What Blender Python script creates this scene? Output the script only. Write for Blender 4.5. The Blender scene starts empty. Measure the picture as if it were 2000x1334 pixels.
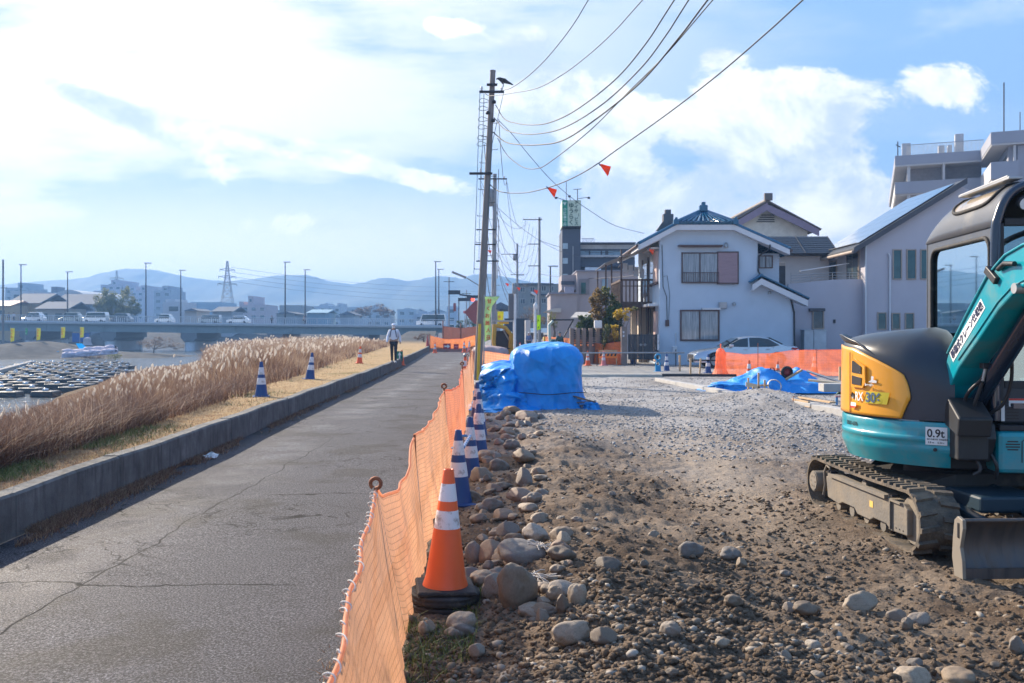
import bpy, bmesh, math, random
import numpy as np
from mathutils import Vector, Matrix, noise as mnoise
random.seed(7); RNG = np.random.default_rng(11)
SC = bpy.context.scene; COL = SC.collection
# ---------------- camera ----------------
FPX = 1750.0; HZ = 650.0; EYE = 1.6
cam_d = bpy.data.cameras.new("camera"); cam = bpy.data.objects.new("camera", cam_d); COL.objects.link(cam)
cam.location = (0, 0, EYE); cam.rotation_euler = (math.radians(90), 0, 0)
cam_d.lens = 31.5; cam_d.sensor_width = 36; cam_d.shift_y = -17 / 2000.0
cam_d.clip_start = 0.05; cam_d.clip_end = 9000
cam_d.dof.use_dof = True; cam_d.dof.focus_distance = 7.0; cam_d.dof.aperture_fstop = 5.6
SC.camera = cam
# ---------------- sky, sun, exposure ----------------
SUN_AZ = math.radians(42); SUN_EL = math.radians(29)      # azimuth measured from the view axis towards the left
SUN_DIR = Vector((-math.sin(SUN_AZ) * math.cos(SUN_EL), math.cos(SUN_AZ) * math.cos(SUN_EL), math.sin(SUN_EL)))
SC.view_settings.view_transform = 'Standard'; SC.view_settings.look = 'None'
SC.view_settings.exposure = 1.0; SC.view_settings.gamma = 1.0
SC.cycles.use_denoising = True; SC.cycles.max_bounces = 7; SC.cycles.transparent_max_bounces = 24
SC.cycles.volume_bounces = 0; SC.cycles.sample_clamp_indirect = 6; SC.cycles.caustics_reflective = False; SC.cycles.caustics_refractive = False
sun_l = bpy.data.lights.new("sun", 'SUN'); sun_l.energy = 4.9; sun_l.angle = math.radians(0.6); sun_l.color = (1.0, 0.86, 0.69)
sun = bpy.data.objects.new("sun", sun_l); COL.objects.link(sun)
sun.rotation_euler = SUN_DIR.to_track_quat('Z', 'Y').to_euler()
W = bpy.data.worlds.new("World"); SC.world = W; W.use_nodes = True
def world():
    nt = W.node_tree; N = nt.nodes; L = nt.links
    N.clear()
    out = N.new('ShaderNodeOutputWorld'); bg = N.new('ShaderNodeBackground'); bg.inputs[1].default_value = 0.15
    sky = N.new('ShaderNodeTexSky'); sky.sky_type = 'NISHITA'; sky.sun_disc = False
    sky.sun_elevation = SUN_EL; sky.sun_rotation = -SUN_AZ; sky.air_density = 1.0; sky.dust_density = 1.6; sky.ozone_density = 1.6
    tc = N.new('ShaderNodeTexCoord'); sep = N.new('ShaderNodeSeparateXYZ'); L.new(tc.outputs['Generated'], sep.inputs[0])
    def M(op, a, b=None, c=None, clamp=False):
        n = N.new('ShaderNodeMath'); n.operation = op; n.use_clamp = clamp
        for i, x in enumerate((a, b, c)):
            if x is None: continue
            if isinstance(x, (int, float)): n.inputs[i].default_value = x
            else: L.new(x, n.inputs[i])
        return n.outputs[0]
    def sm(x, a, b):
        n = N.new('ShaderNodeMapRange'); n.interpolation_type = 'SMOOTHSTEP'; L.new(x, n.inputs[0]); n.inputs[1].default_value = a; n.inputs[2].default_value = b; return n.outputs[0]
    # cloud layer seen from below: direction projected on a plane
    z = M('MAXIMUM', sep.outputs[2], 0.0); den = M('ADD', z, 0.16)
    cx = M('DIVIDE', sep.outputs[0], den); cy = M('DIVIDE', sep.outputs[1], den)
    cmb = N.new('ShaderNodeCombineXYZ'); L.new(cx, cmb.inputs[0]); L.new(cy, cmb.inputs[1]); cmb.inputs[2].default_value = 3.1
    n1 = N.new('ShaderNodeTexNoise'); n1.inputs['Scale'].default_value = 2.6; n1.inputs['Detail'].default_value = 9; n1.inputs['Roughness'].default_value = 0.58
    L.new(cmb.outputs[0], n1.inputs['Vector'])
    # cumulus seen from the side, in azimuth / elevation
    az = M('DIVIDE', sep.outputs[0], M('MAXIMUM', sep.outputs[1], 0.02)); el = M('DIVIDE', sep.outputs[2], M('MAXIMUM', sep.outputs[1], 0.02))
    cm2 = N.new('ShaderNodeCombineXYZ'); L.new(az, cm2.inputs[0]); L.new(M('MULTIPLY', el, 1.35), cm2.inputs[1]); cm2.inputs[2].default_value = 0.4
    n2 = N.new('ShaderNodeTexNoise'); n2.inputs['Scale'].default_value = 6.5; n2.inputs['Detail'].default_value = 14; n2.inputs['Roughness'].default_value = 0.66; n2.inputs['Distortion'].default_value = 0.35
    L.new(cm2.outputs[0], n2.inputs['Vector'])
    def blob(u, v, ru, rv, rot=0.0):
        a0 = (u - 1000) / FPX; e0 = (650 - v) / FPX
        dx = M('SUBTRACT', az, a0); dy = M('SUBTRACT', el, e0)
        c, s = math.cos(rot), math.sin(rot)
        rx = M('DIVIDE', M('ADD', M('MULTIPLY', dx, c), M('MULTIPLY', dy, s)), ru / FPX)
        ry = M('DIVIDE', M('SUBTRACT', M('MULTIPLY', dy, c), M('MULTIPLY', dx, s)), rv / FPX)
        return M('EXPONENT', M('MULTIPLY', M('ADD', M('MULTIPLY', rx, rx), M('MULTIPLY', ry, ry)), -1.0))
    blobs = [(1480, 250, 210, 90, 0.15), (1580, 330, 200, 90, 0), (1640, 420, 330, 60, 0), (1070, 170, 120, 90, 0), (1290, 400, 230, 60, 0), (1845, 165, 85, 50, 0), (1020, 100, 90, 55, 0.5), (1180, 230, 90, 60, 0),
             (620, 300, 420, 26, -0.25), (880, 55, 60, 22, 0), (250, 235, 260, 36, -0.45), (1560, 190, 150, 60, 0), (640, 440, 200, 30, 0), (1400, 110, 60, 30, 0), (1180, 300, 80, 70, 0)]
    acc = None
    for b in blobs:
        g = blob(*b); acc = g if acc is None else M('ADD', acc, g)
    acc = M('MINIMUM', acc, 1.15)
    cum = sm(M('ADD', n2.outputs[0], M('MULTIPLY', acc, 0.34)), 0.68, 0.80)
    # thin veil that thickens towards the sun
    sd = N.new('ShaderNodeVectorMath'); sd.operation = 'DOT_PRODUCT'; L.new(tc.outputs['Generated'], sd.inputs[0]); sd.inputs[1].default_value = SUN_DIR
    near = sm(sd.outputs['Value'], 0.45, 1.0)
    streak = N.new('ShaderNodeTexNoise'); streak.inputs['Scale'].default_value = 2.4; streak.inputs['Detail'].default_value = 8; streak.inputs['Roughness'].default_value = 0.6
    mp = N.new('ShaderNodeMapping'); mp.inputs['Rotation'].default_value = (0, 0, 0.45); mp.inputs['Scale'].default_value = (0.6, 1.9, 1); L.new(cm2.outputs[0], mp.inputs[0]); L.new(mp.outputs[0], streak.inputs['Vector'])
    veil = M('MULTIPLY', sm(M('ADD', streak.outputs[0], M('MULTIPLY', near, 0.22)), 0.50, 0.70), M('ADD', M('MULTIPLY', near, 0.85), 0.20), clamp=True)
    lowv = M('MULTIPLY', sm(el, 0.26, 0.0), M('ADD', M('MULTIPLY', near, 0.9), 0.42), clamp=True)
    wisps = M('MULTIPLY', sm(n1.outputs[0], 0.5, 0.72), 0.35)
    c1 = M('MAXIMUM', cum, wisps); veil = M('MAXIMUM', veil, lowv)
    def mix(f, a, b):
        n = N.new('ShaderNodeMix'); n.data_type = 'RGBA'; L.new(f, n.inputs[0])
        for i, x in ((6, a), (7, b)):
            if isinstance(x, tuple): n.inputs[i].default_value = x
            else: L.new(x, n.inputs[i])
        return n.outputs[2]
    shade = mix(sm(n2.outputs[0], 0.40, 0.62), (2.45, 2.85, 3.5, 1), (4.7, 4.7, 4.75, 1))
    glow = mix(near, (2.7, 3.1, 3.8, 1), (4.6, 4.5, 4.6, 1))
    base = N.new('ShaderNodeMix'); base.data_type = 'RGBA'; base.blend_type = 'MULTIPLY'; base.inputs[0].default_value = 1.0
    L.new(sky.outputs[0], base.inputs[6]); base.inputs[7].default_value = (1.0, 1.18, 1.40, 1)
    cl = N.new('ShaderNodeMix'); cl.data_type = 'RGBA'; cl.blend_type = 'DARKEN'; cl.inputs[0].default_value = 1.0; L.new(base.outputs[2], cl.inputs[6]); cl.inputs[7].default_value = (1.2, 2.05, 3.35, 1)
    c = mix(veil, cl.outputs[2], glow); c = mix(M('MULTIPLY', c1, 0.93), c, shade)
    c = mix(M('MULTIPLY', sm(el, 0.19, 0.02), 0.75), c, (5.6, 4.9, 4.7, 1))
    L.new(c, bg.inputs[0]); L.new(bg.outputs[0], out.inputs[0])
world()

# ---------------- helpers ----------------
def P(u, v, d): return Vector(((u - 1000) / FPX * d, d, EYE - (v - HZ) / FPX * d))
def interp(pts, x): return np.interp(x, [p[0] for p in pts], [p[1] for p in pts])
def vnoise(x, y, seed=0):
    xi = np.floor(x).astype(np.int64); yi = np.floor(y).astype(np.int64); xf = x - xi; yf = y - yi
    def h(a, b):
        n = (a * 374761393 + b * 668265263 + seed * 974634777) & 0xffffffff
        n = ((n ^ (n >> 13)) * 1274126177) & 0xffffffff
        return ((n ^ (n >> 16)) & 0xffff) / 65535.0
    u = xf * xf * (3 - 2 * xf); w = yf * yf * (3 - 2 * yf)
    return (h(xi, yi) * (1 - u) + h(xi + 1, yi) * u) * (1 - w) + (h(xi, yi + 1) * (1 - u) + h(xi + 1, yi + 1) * u) * w
def fbm(x, y, o=4, seed=0, g=0.5):
    r = 0; a = 1; t = 0
    for i in range(o):
        r = r + a * vnoise(x * 2 ** i + 17.3 * i, y * 2 ** i - 9.1 * i, seed + i); t += a; a *= g
    return r / t
def sstep(a, b, x):
    t = np.clip((x - a) / (b - a), 0, 1); return t * t * (3 - 2 * t)

MATS = {}
def nodes(name):
    m = bpy.data.materials.new(name); m.use_nodes = True; nt = m.node_tree
    b = nt.nodes['Principled BSDF']; return m, nt, b
def mat(name, col, rough=0.6, metal=0.0, var=0.12, vs=3.0, bump=0.0, bs=40.0, spec=0.5, dirt=None, ds=2.0, dcut=(0.55, 0.75), coat=0.0, stretch=(1, 1, 1), trans=0.0, damt=0.8):
    if name in MATS: return MATS[name]
    m, nt, b = nodes(name); N = nt.nodes; L = nt.links
    b.inputs['Roughness'].default_value = rough; b.inputs['Metallic'].default_value = metal
    b.inputs['Specular IOR Level'].default_value = spec; b.inputs['Coat Weight'].default_value = coat
    tc = N.new('ShaderNodeTexCoord'); mp = N.new('ShaderNodeMapping'); mp.inputs['Scale'].default_value = stretch
    L.new(tc.outputs['Object'], mp.inputs[0])
    n = N.new('ShaderNodeTexNoise'); n.inputs['Scale'].default_value = vs; n.inputs['Detail'].default_value = 6; n.inputs['Roughness'].default_value = 0.6; L.new(mp.outputs[0], n.inputs['Vector'])
    r = N.new('ShaderNodeMapRange'); L.new(n.outputs[0], r.inputs[0]); r.inputs[1].default_value = 0.3; r.inputs[2].default_value = 0.7
    r.inputs[3].default_value = 1 - var; r.inputs[4].default_value = 1 + var
    mx = N.new('ShaderNodeMix'); mx.data_type = 'RGBA'; mx.blend_type = 'MULTIPLY'; mx.inputs[0].default_value = 1.0
    mx.inputs[6].default_value = (*col, 1); cc = N.new('ShaderNodeCombineColor')
    for i in range(3): L.new(r.outputs[0], cc.inputs[i])
    L.new(cc.outputs[0], mx.inputs[7]); o = mx.outputs[2]
    if dirt:
        n3 = N.new('ShaderNodeTexNoise'); n3.inputs['Scale'].default_value = ds; n3.inputs['Detail'].default_value = 8; n3.inputs['Roughness'].default_value = 0.7; L.new(mp.outputs[0], n3.inputs['Vector'])
        r3 = N.new('ShaderNodeMapRange'); L.new(n3.outputs[0], r3.inputs[0]); r3.inputs[1].default_value = dcut[0]; r3.inputs[2].default_value = dcut[1]; r3.inputs[4].default_value = damt
        m3 = N.new('ShaderNodeMix'); m3.data_type = 'RGBA'; L.new(r3.outputs[0], m3.inputs[0]); L.new(o, m3.inputs[6]); m3.inputs[7].default_value = (*dirt, 1); o = m3.outputs[2]
        r4 = N.new('ShaderNodeMapRange'); L.new(r3.outputs[0], r4.inputs[0]); r4.inputs[3].default_value = rough; r4.inputs[4].default_value = 0.9; L.new(r4.outputs[0], b.inputs['Roughness'])
    L.new(o, b.inputs['Base Color'])
    if bump:
        n2 = N.new('ShaderNodeTexNoise'); n2.inputs['Scale'].default_value = bs; n2.inputs['Detail'].default_value = 4; L.new(mp.outputs[0], n2.inputs['Vector'])
        bp = N.new('ShaderNodeBump'); bp.inputs['Strength'].default_value = bump; bp.inputs['Distance'].default_value = 0.02; L.new(n2.outputs[0], bp.inputs['Height']); L.new(bp.outputs[0], b.inputs['Normal'])
    if trans:
        tr = N.new('ShaderNodeBsdfTranslucent'); L.new(o, tr.inputs[0]); ms = N.new('ShaderNodeMixShader'); ms.inputs[0].default_value = trans
        L.new(b.outputs[0], ms.inputs[1]); L.new(tr.outputs[0], ms.inputs[2]); L.new(ms.outputs[0], N['Material Output'].inputs[0])
    MATS[name] = m; return m

class MB:
    def __init__(s): s.v = []; s.f = []; s.m = []; s.sm = []; s.uv = None
    def add(s, vs, fs, mi=0, smooth=False):
        o = len(s.v); s.v += [tuple(x) for x in vs]; s.f += [tuple(i + o for i in f) for f in fs]; s.m += [mi] * len(fs); s.sm += [smooth] * len(fs); return s
    def box(s, c, d, rz=0, mi=0, M=None, taper=1.0):
        x, y, z = d[0] / 2, d[1] / 2, d[2] / 2
        vs = [Vector((a * x * (taper if e > 0 else 1), b * y * (taper if e > 0 else 1), e * z)) for e in (-1, 1) for a, b in ((-1, -1), (1, -1), (1, 1), (-1, 1))]
        R = M if M is not None else Matrix.Rotation(rz, 3, 'Z')
        vs = [R @ q + Vector(c) for q in vs]
        return s.add(vs, [(3, 2, 1, 0), (4, 5, 6, 7), (0, 1, 5, 4), (1, 2, 6, 5), (2, 3, 7, 6), (3, 0, 4, 7)], mi)
    def bx(s, x0, x1, y0, y1, z0, z1, mi=0): return s.box(((x0 + x1) / 2, (y0 + y1) / 2, (z0 + z1) / 2), (abs(x1 - x0), abs(y1 - y0), abs(z1 - z0)), mi=mi)
    def pb(s, u0, v0, u1, v1, Y, th, mi=0):       # box whose front face stands at depth Y
        a = P(u0, v0, Y); b = P(u1, v1, Y); return s.bx(min(a.x, b.x), max(a.x, b.x), Y, Y + th, min(a.z, b.z), max(a.z, b.z), mi)
    def prism(s, poly, vec, mi=0):                # poly: 3D points, extruded by vec
        n = len(poly); vec = Vector(vec); p = [Vector(q) for q in poly]
        nrm = Vector((0, 0, 0))
        for i in range(n): nrm += p[i].cross(p[(i + 1) % n])
        if nrm.dot(vec) > 0: p.reverse()
        vs = p + [q + vec for q in p]
        return s.add(vs, [tuple(range(n)), tuple(range(2 * n - 1, n - 1, -1))] + [((i + 1) % n, i, i + n, (i + 1) % n + n) for i in range(n)], mi)
    def tube(s, pts, r, seg=8, mi=0, caps=True, smooth=True):
        p = [Vector(q) for q in pts]; n = len(p); rs = r if isinstance(r, (list, tuple)) else [r] * n
        vs = []; prev = None
        for i in range(n):
            t = (p[min(i + 1, n - 1)] - p[max(i - 1, 0)]).normalized()
            if prev is None: a = Vector((0, 0, 1)) if abs(t.z) < .9 else Vector((1, 0, 0)); x = t.cross(a).normalized()
            else: x = (prev - t * prev.dot(t)); x = x.normalized() if x.length > 1e-6 else t.orthogonal().normalized()
            prev = x; y = t.cross(x)
            for k in range(seg): a = 2 * math.pi * k / seg; vs.append(p[i] + (x * math.cos(a) + y * math.sin(a)) * rs[i])
        fs = [(i * seg + k, i * seg + (k + 1) % seg, (i + 1) * seg + (k + 1) % seg, (i + 1) * seg + k) for i in range(n - 1) for k in range(seg)]
        s.add(vs, fs, mi, smooth)
        if caps: s.add(vs[:seg], [tuple(range(seg - 1, -1, -1))], mi); s.add(vs[-seg:], [tuple(range(seg))], mi)
        return s
    def lathe(s, prof, c=(0, 0, 0), seg=20, mi=0, smooth=True, mis=None, sq=None):
        c = Vector(c); vs = []
        for r, z in prof:
            for k in range(seg): a = 2 * math.pi * k / seg; vs.append(c + Vector((r * math.cos(a), r * math.sin(a), z)))
        for i in range(len(prof) - 1):
            o = [(i * seg + k, i * seg + (k + 1) % seg, (i + 1) * seg + (k + 1) % seg, (i + 1) * seg + k) for k in range(seg)]
            if i == 0: b = len(s.v); s.v += [tuple(x) for x in vs]
            s.f += [tuple(j + b for j in f) for f in o]; m_ = mis[i] if mis else mi; s.m += [m_] * seg; s.sm += [smooth] * seg
        return s
    def grid(s, fn, nu, nv, mi=0, smooth=True, uv=None):
        vs = [fn(i / nu, j / nv) for j in range(nv + 1) for i in range(nu + 1)]
        fs = [(j * (nu + 1) + i, j * (nu + 1) + i + 1, (j + 1) * (nu + 1) + i + 1, (j + 1) * (nu + 1) + i) for j in range(nv) for i in range(nu)]
        return s.add(vs, fs, mi, smooth)
    def build(s, name, mats, parent=None, bevel=0.0, loc=None, subd=0, solid=0.0):
        me = bpy.data.meshes.new(name); me.from_pydata([tuple(v) for v in s.v], [], s.f)
        for m in (mats if isinstance(mats, (list, tuple)) else [mats]): me.materials.append(m)
        me.polygons.foreach_set('material_index', s.m); me.polygons.foreach_set('use_smooth', s.sm); me.update()
        o = bpy.data.objects.new(name, me); COL.objects.link(o)
        if parent is not None: o.parent = parent
        if loc is not None: o.location = loc
        if solid: q = o.modifiers.new('t', 'SOLIDIFY'); q.thickness = solid; q.offset = 0
        if bevel: q = o.modifiers.new('b', 'BEVEL'); q.width = bevel; q.segments = 2; q.limit_method = 'ANGLE'; q.angle_limit = math.radians(40); q.harden_normals = False
        if subd: q = o.modifiers.new('s', 'SUBSURF'); q.levels = subd; q.render_levels = subd
        return o
def npmesh(name, v, f, mats, parent=None, smooth=True, col=None, uv=None, mi=None):
    """v (n,3) float, f (m,k) int"""
    me = bpy.data.meshes.new(name); n, m, k = len(v), len(f), f.shape[1]
    me.vertices.add(n); me.vertices.foreach_set('co', np.asarray(v, np.float32).ravel())
    me.loops.add(m * k); me.loops.foreach_set('vertex_index', np.asarray(f, np.int32).ravel())
    me.polygons.add(m); me.polygons.foreach_set('loop_start', np.arange(0, m * k, k, dtype=np.int32))
    me.polygons.foreach_set('loop_total', np.full(m, k, np.int32)); me.polygons.foreach_set('use_smooth', np.full(m, smooth))
    for q in (mats if isinstance(mats, (list, tuple)) else [mats]): me.materials.append(q)
    if mi is not None: me.polygons.foreach_set('material_index', np.asarray(mi, np.int32))
    me.update(calc_edges=True)
    if col is not None:
        a = me.attributes.new('tint', 'FLOAT', 'POINT'); a.data.foreach_set('value', np.asarray(col, np.float32))
    if uv is not None:
        l = me.uv_layers.new(name='UVMap'); l.data.foreach_set('uv', np.asarray(uv, np.float32)[np.asarray(f).ravel()].ravel())
    o = bpy.data.objects.new(name, me); COL.objects.link(o)
    if parent is not None: o.parent = parent
    return o
def tag(o, label=None, cat=None, group=None, kind=None):
    if label: o['label'] = label
    if cat: o['category'] = cat
    if group: o['group'] = group
    if kind: o['kind'] = kind
    return o
def thing(name, label, cat, loc=(0, 0, 0), rz=0.0, group=None):
    o = bpy.data.objects.new(name, None); COL.objects.link(o); o.empty_display_size = 0.2
    o.location = loc; o.rotation_euler = (0, 0, rz); return tag(o, label, cat, group)
def kids(o): return [c for c in bpy.data.objects if c.parent == o]
def dup(root, loc=None, rz=None, label=None, group=None, scale=None):
    def cp(o, par):
        c = o.copy(); COL.objects.link(c); c.parent = par
        for ch in CH.get(o.name) or kids(o): cp(ch, c)
        return c
    CH = {}
    r = cp(root, None)
    if loc is not None: r.location = loc
    if rz is not None: r.rotation_euler = (0, 0, rz)
    if label: r['label'] = label
    if group: r['group'] = group
    if scale is not None: r.scale = (scale,) * 3 if isinstance(scale, (int, float)) else scale
    return r
def text(body, size, M, mat_, name='lettering', parent=None, vertical=False, ext=0.002, squeeze=1.0, bold=0.0, align='LEFT'):
    """flat letters as a thin mesh; M maps the text plane (x right, y up, z out) to the parent's space"""
    c = bpy.data.curves.new('t', 'FONT'); c.size = size; c.extrude = ext; c.align_x = align; c.offset = bold
    c.body = '\n'.join(body) if vertical else body
    if vertical: c.space_line = 0.95
    o = bpy.data.objects.new('t', c); COL.objects.link(o)
    dg = bpy.context.evaluated_depsgraph_get(); me = bpy.data.meshes.new_from_object(o.evaluated_get(dg))
    bpy.data.objects.remove(o); me.materials.clear(); me.materials.append(mat_)
    me.transform(M @ Matrix.Diagonal((squeeze, 1, 1, 1)))
    t = bpy.data.objects.new(name, me); COL.objects.link(t); t.parent = parent; return t
def frame(o, x, y):                                # 4x4 with origin o, x axis x, y axis y
    x = Vector(x).normalized(); z = x.cross(Vector(y)).normalized(); y = z.cross(x)
    m = Matrix((x, y, z)).transposed().to_4x4(); m.translation = Vector(o); return m
def catmull(pts, n=8):
    p = [Vector(q) for q in pts]; p = [p[0] * 2 - p[1]] + p + [p[-1] * 2 - p[-2]]; out = []
    for i in range(1, len(p) - 2):
        for k in range(n):
            t = k / n; a, b, c, d = p[i - 1:i + 3]
            out.append(0.5 * ((2 * b) + (c - a) * t + (2 * a - 5 * b + 4 * c - d) * t * t + (3 * b - a - 3 * c + d) * t ** 3))
    out.append(p[-2]); return out

# shared plain materials
M_dark = mat('dark_metal', (0.03, 0.03, 0.035), 0.5, 0.3)
M_steel = mat('galvanised_steel', (0.35, 0.36, 0.37), 0.45, 0.7)
M_white = mat('white_paint', (0.75, 0.75, 0.74), 0.5)
M_rubber = mat('black_rubber', (0.02, 0.02, 0.021), 0.75, dirt=(0.16, 0.13, 0.10), ds=6, bump=0.3)
M_wood = mat('raw_timber', (0.50, 0.34, 0.19), 0.75, stretch=(8, 8, 1), vs=3, var=0.25)
M_conc = mat('concrete', (0.36, 0.35, 0.33), 0.85, var=0.18, bump=0.35, bs=60, dirt=(0.2, 0.19, 0.17), ds=1.5)
def hollow(x): return x
KX = [(-6, -3.7), (0, -3.74), (7, -3.87), (12, -4.03), (18, -4.28), (28, -4.62), (39, -5.1), (55, -5.95), (76, -7.2), (120, -10.2), (170, -14), (4000, -250)]
RX = [(-6, -0.7), (2, -0.72), (5, -0.86), (11, -0.98), (17, -1.12), (22, -1.25), (30, -1.55), (42, -2.05), (60, -2.7), (76, -3.25), (120, -6), (170, -9.5), (4000, -240)]
def kx(y): return interp(KX, y)
def rx(y): return interp(RX, y)
BW = [(0, 0.55), (7, 0.62), (11, 0.8), (18, 1.05), (26, 1.6), (40, 2.4), (76, 3.6), (200, 5)]
def bank_z(x, y):
    """height of the ground left of the kerb"""
    x = np.asarray(x, float); y = np.asarray(y, float)
    s = kx(y) - x                                  # metres left of the kerb
    w = interp(BW, y)
    far = sstep(85, 160, y) * 1.6
    top = 0.335 + far + 0.05 * (fbm(x * 1.3, y * 1.3, 3, 5) - 0.5)
    fl = -1.35 + 0.75 * sstep(35, 75, y) * sstep(22, 6, s)
    z = top + (fl - top) * sstep(0, 4.2, s - w)
    z = z + (-2.35 - z) * sstep(10, 15, s - w - 5.5 * sstep(30, 60, y) - 6 * sstep(60, 110, y))
    z = z + 0.25 * (fbm(x * .35, y * .35, 3, 9) - 0.5) * sstep(0.5, 3, s - w)
    berm = sstep(-60, -68, x) * sstep(112, 124, y) * (1 - sstep(140, 150, y)) * (0.95 + 0.45 * fbm(x * .12, y * .12, 2, 3))
    z = np.where(x < -58, z + berm * 1.15, z)
    isl = np.exp(-((x + 62) / 16) ** 2 - ((y - 128) / 12) ** 2) * 1.5; z = z + isl * sstep(30, 36, s)
    city = sstep(205, 235, y) * 4.0; z = np.minimum(z + city * (s > 12) + 0, 1.9)
    mid = sstep(-100, -125, x) * sstep(60, 120, y) * 2.6; z = np.minimum(z + mid, 1.9)
    return z
def site_z(x, y):
    x = np.asarray(x, float); y = np.asarray(y, float)
    e = x - rx(y)
    near = sstep(26, 10, y)
    far = sstep(85, 160, y) * 1.6
    h = -0.06 + 0.06 * sstep(0.0, 0.5, e)
    mound = 0.17 * np.exp(-((e - 1.45) / 0.72) ** 2) * sstep(16, 12, y) * (0.6 + 0.8 * fbm(x * 1.1, y * .8, 2, 21))
    b = 0.13 * (fbm(x * 1.6, y * 1.6, 3, 2) - 0.5) + 0.085 * (fbm(x * 6, y * 6, 3, 4, .6) - 0.5) + 0.05 * (fbm(x * 20, y * 20, 3, 6, .6) - 0.5)
    track = np.exp(-((x - 1.9 - 0.10 * (y - 6)) / 0.5) ** 2) * sstep(4.5, 6.5, y)
    path = np.exp(-((x - 2.55) / 0.5) ** 2) * 0.6
    tread = sstep(0.34, 0.28, np.abs(x - 0.86 - 0.04 * (y - 5))) * sstep(4.75, 4.85, y) * sstep(5.75, 5.6, y)
    b = b * (1 - 0.45 * np.clip(track + path, 0, 1)) * (1 - 0.75 * tread) - 0.025 * tread + 0.02 * tread * (np.sin(y * 2 * math.pi / 0.13 + x * 1.2) > 0.1)
    b = b * sstep(0.0, 0.35, e)
    heap = 0.28 * np.exp(-((x - 5.9 - 0) / 1.3) ** 2 - ((y - 20.5) / 1.8) ** 2) * (0.8 + 0.5 * fbm(x * 3, y * 3, 2, 8))
    pit = sstep(5.6, 6.3, x + 0.115 * (y - 23)) * sstep(19, 20, y) * (1 - sstep(29.5, 31, y)) * 0.08
    return h + far + mound + b * (0.25 + 0.75 * near) + heap - pit
def ground_at(x, y): return float(site_z(x, y))
# ================= ground =================
def ramp(nt, fac, stops):
    r = nt.nodes.new('ShaderNodeValToRGB'); e = r.color_ramp.elements
    while len(e) < len(stops): e.new(0.5)
    for i, (p, c) in enumerate(stops): e[i].position = p; e[i].color = (*c, 1)
    nt.links.new(fac, r.inputs[0]); return r.outputs[0]
def nz(nt, vec, scale, detail=5, rough=0.6, dist=0.0, typ='noise'):
    if typ == 'vor':
        n = nt.nodes.new('ShaderNodeTexVoronoi'); n.inputs['Scale'].default_value = scale; nt.links.new(vec, n.inputs['Vector']); return n
    n = nt.nodes.new('ShaderNodeTexNoise'); n.inputs['Scale'].default_value = scale; n.inputs['Detail'].default_value = detail; n.inputs['Roughness'].default_value = rough
    n.inputs['Distortion'].default_value = dist; nt.links.new(vec, n.inputs['Vector']); return n.outputs[0]
def mth(nt, op, a, b=None, clamp=False):
    n = nt.nodes.new('ShaderNodeMath'); n.operation = op; n.use_clamp = clamp
    for i, x in enumerate((a, b)):
        if x is None: continue
        if isinstance(x, (int, float)): n.inputs[i].default_value = x
        else: nt.links.new(x, n.inputs[i])
    return n.outputs[0]
def mr(nt, x, a, b, c=0, d=1):
    n = nt.nodes.new('ShaderNodeMapRange'); nt.links.new(x, n.inputs[0])
    for i, q in enumerate((a, b, c, d)): n.inputs[i + 1].default_value = q
    return n.outputs[0]
def mixc(nt, f, a, b, mode='MIX'):
    n = nt.nodes.new('ShaderNodeMix'); n.data_type = 'RGBA'; n.blend_type = mode
    for i, x in ((0, f), (6, a), (7, b)):
        if isinstance(x, (int, float)): n.inputs[i].default_value = x
        elif isinstance(x, tuple): n.inputs[i].default_value = (*x, 1)
        else: nt.links.new(x, n.inputs[i])
    return n.outputs[2]
def bump(nt, b, h, st, dist=0.02, prev=None):
    n = nt.nodes.new('ShaderNodeBump'); n.inputs['Strength'].default_value = st; n.inputs['Distance'].default_value = dist; nt.links.new(h, n.inputs['Height'])
    if prev is not None: nt.links.new(prev, n.inputs['Normal'])
    nt.links.new(n.outputs[0], b.inputs['Normal']); return n.outputs[0]
def objvec(nt):
    tc = nt.nodes.new('ShaderNodeTexCoord'); sp = nt.nodes.new('ShaderNodeSeparateXYZ'); nt.links.new(tc.outputs['Object'], sp.inputs[0]); return tc.outputs['Object'], sp.outputs
# site soil
m_soil, nt, b = nodes('site_soil'); ov, (sx, sy, sz) = objvec(nt)
soil = ramp(nt, nz(nt, ov, 1.3, 8, .65), [(0.3, (0.070, 0.046, 0.030)), (0.5, (0.122, 0.084, 0.055)), (0.7, (0.185, 0.135, 0.092))])
fine = nz(nt, ov, 38, 6, .7)
soil = mixc(nt, 0.75, soil, ramp(nt, fine, [(0.32, (0.45, 0.42, 0.4)), (0.68, (1.35, 1.3, 1.25))]), 'MULTIPLY')
dusty = mth(nt, 'MULTIPLY', mr(nt, nz(nt, ov, .8, 4), .45, .62), 0.5)
trk = mth(nt, 'SUBTRACT', mth(nt, 'SUBTRACT', sx, 1.9), mth(nt, 'MULTIPLY', mth(nt, 'SUBTRACT', sy, 6.0), 0.10))
trk = mth(nt, 'EXPONENT', mth(nt, 'MULTIPLY', mth(nt, 'MULTIPLY', trk, trk), -2.2)); trk = mth(nt, 'MULTIPLY', trk, mr(nt, sy, 5, 9))
pale = mixc(nt, 0.6, (0.33, 0.265, 0.20), ramp(nt, fine, [(0.3, (0.6, 0.6, 0.6)), (0.7, (1.3, 1.3, 1.3))]), 'MULTIPLY')
soil = mixc(nt, mth(nt, 'MAXIMUM', mth(nt, 'MULTIPLY', trk, 0.92), dusty), soil, pale)
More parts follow.
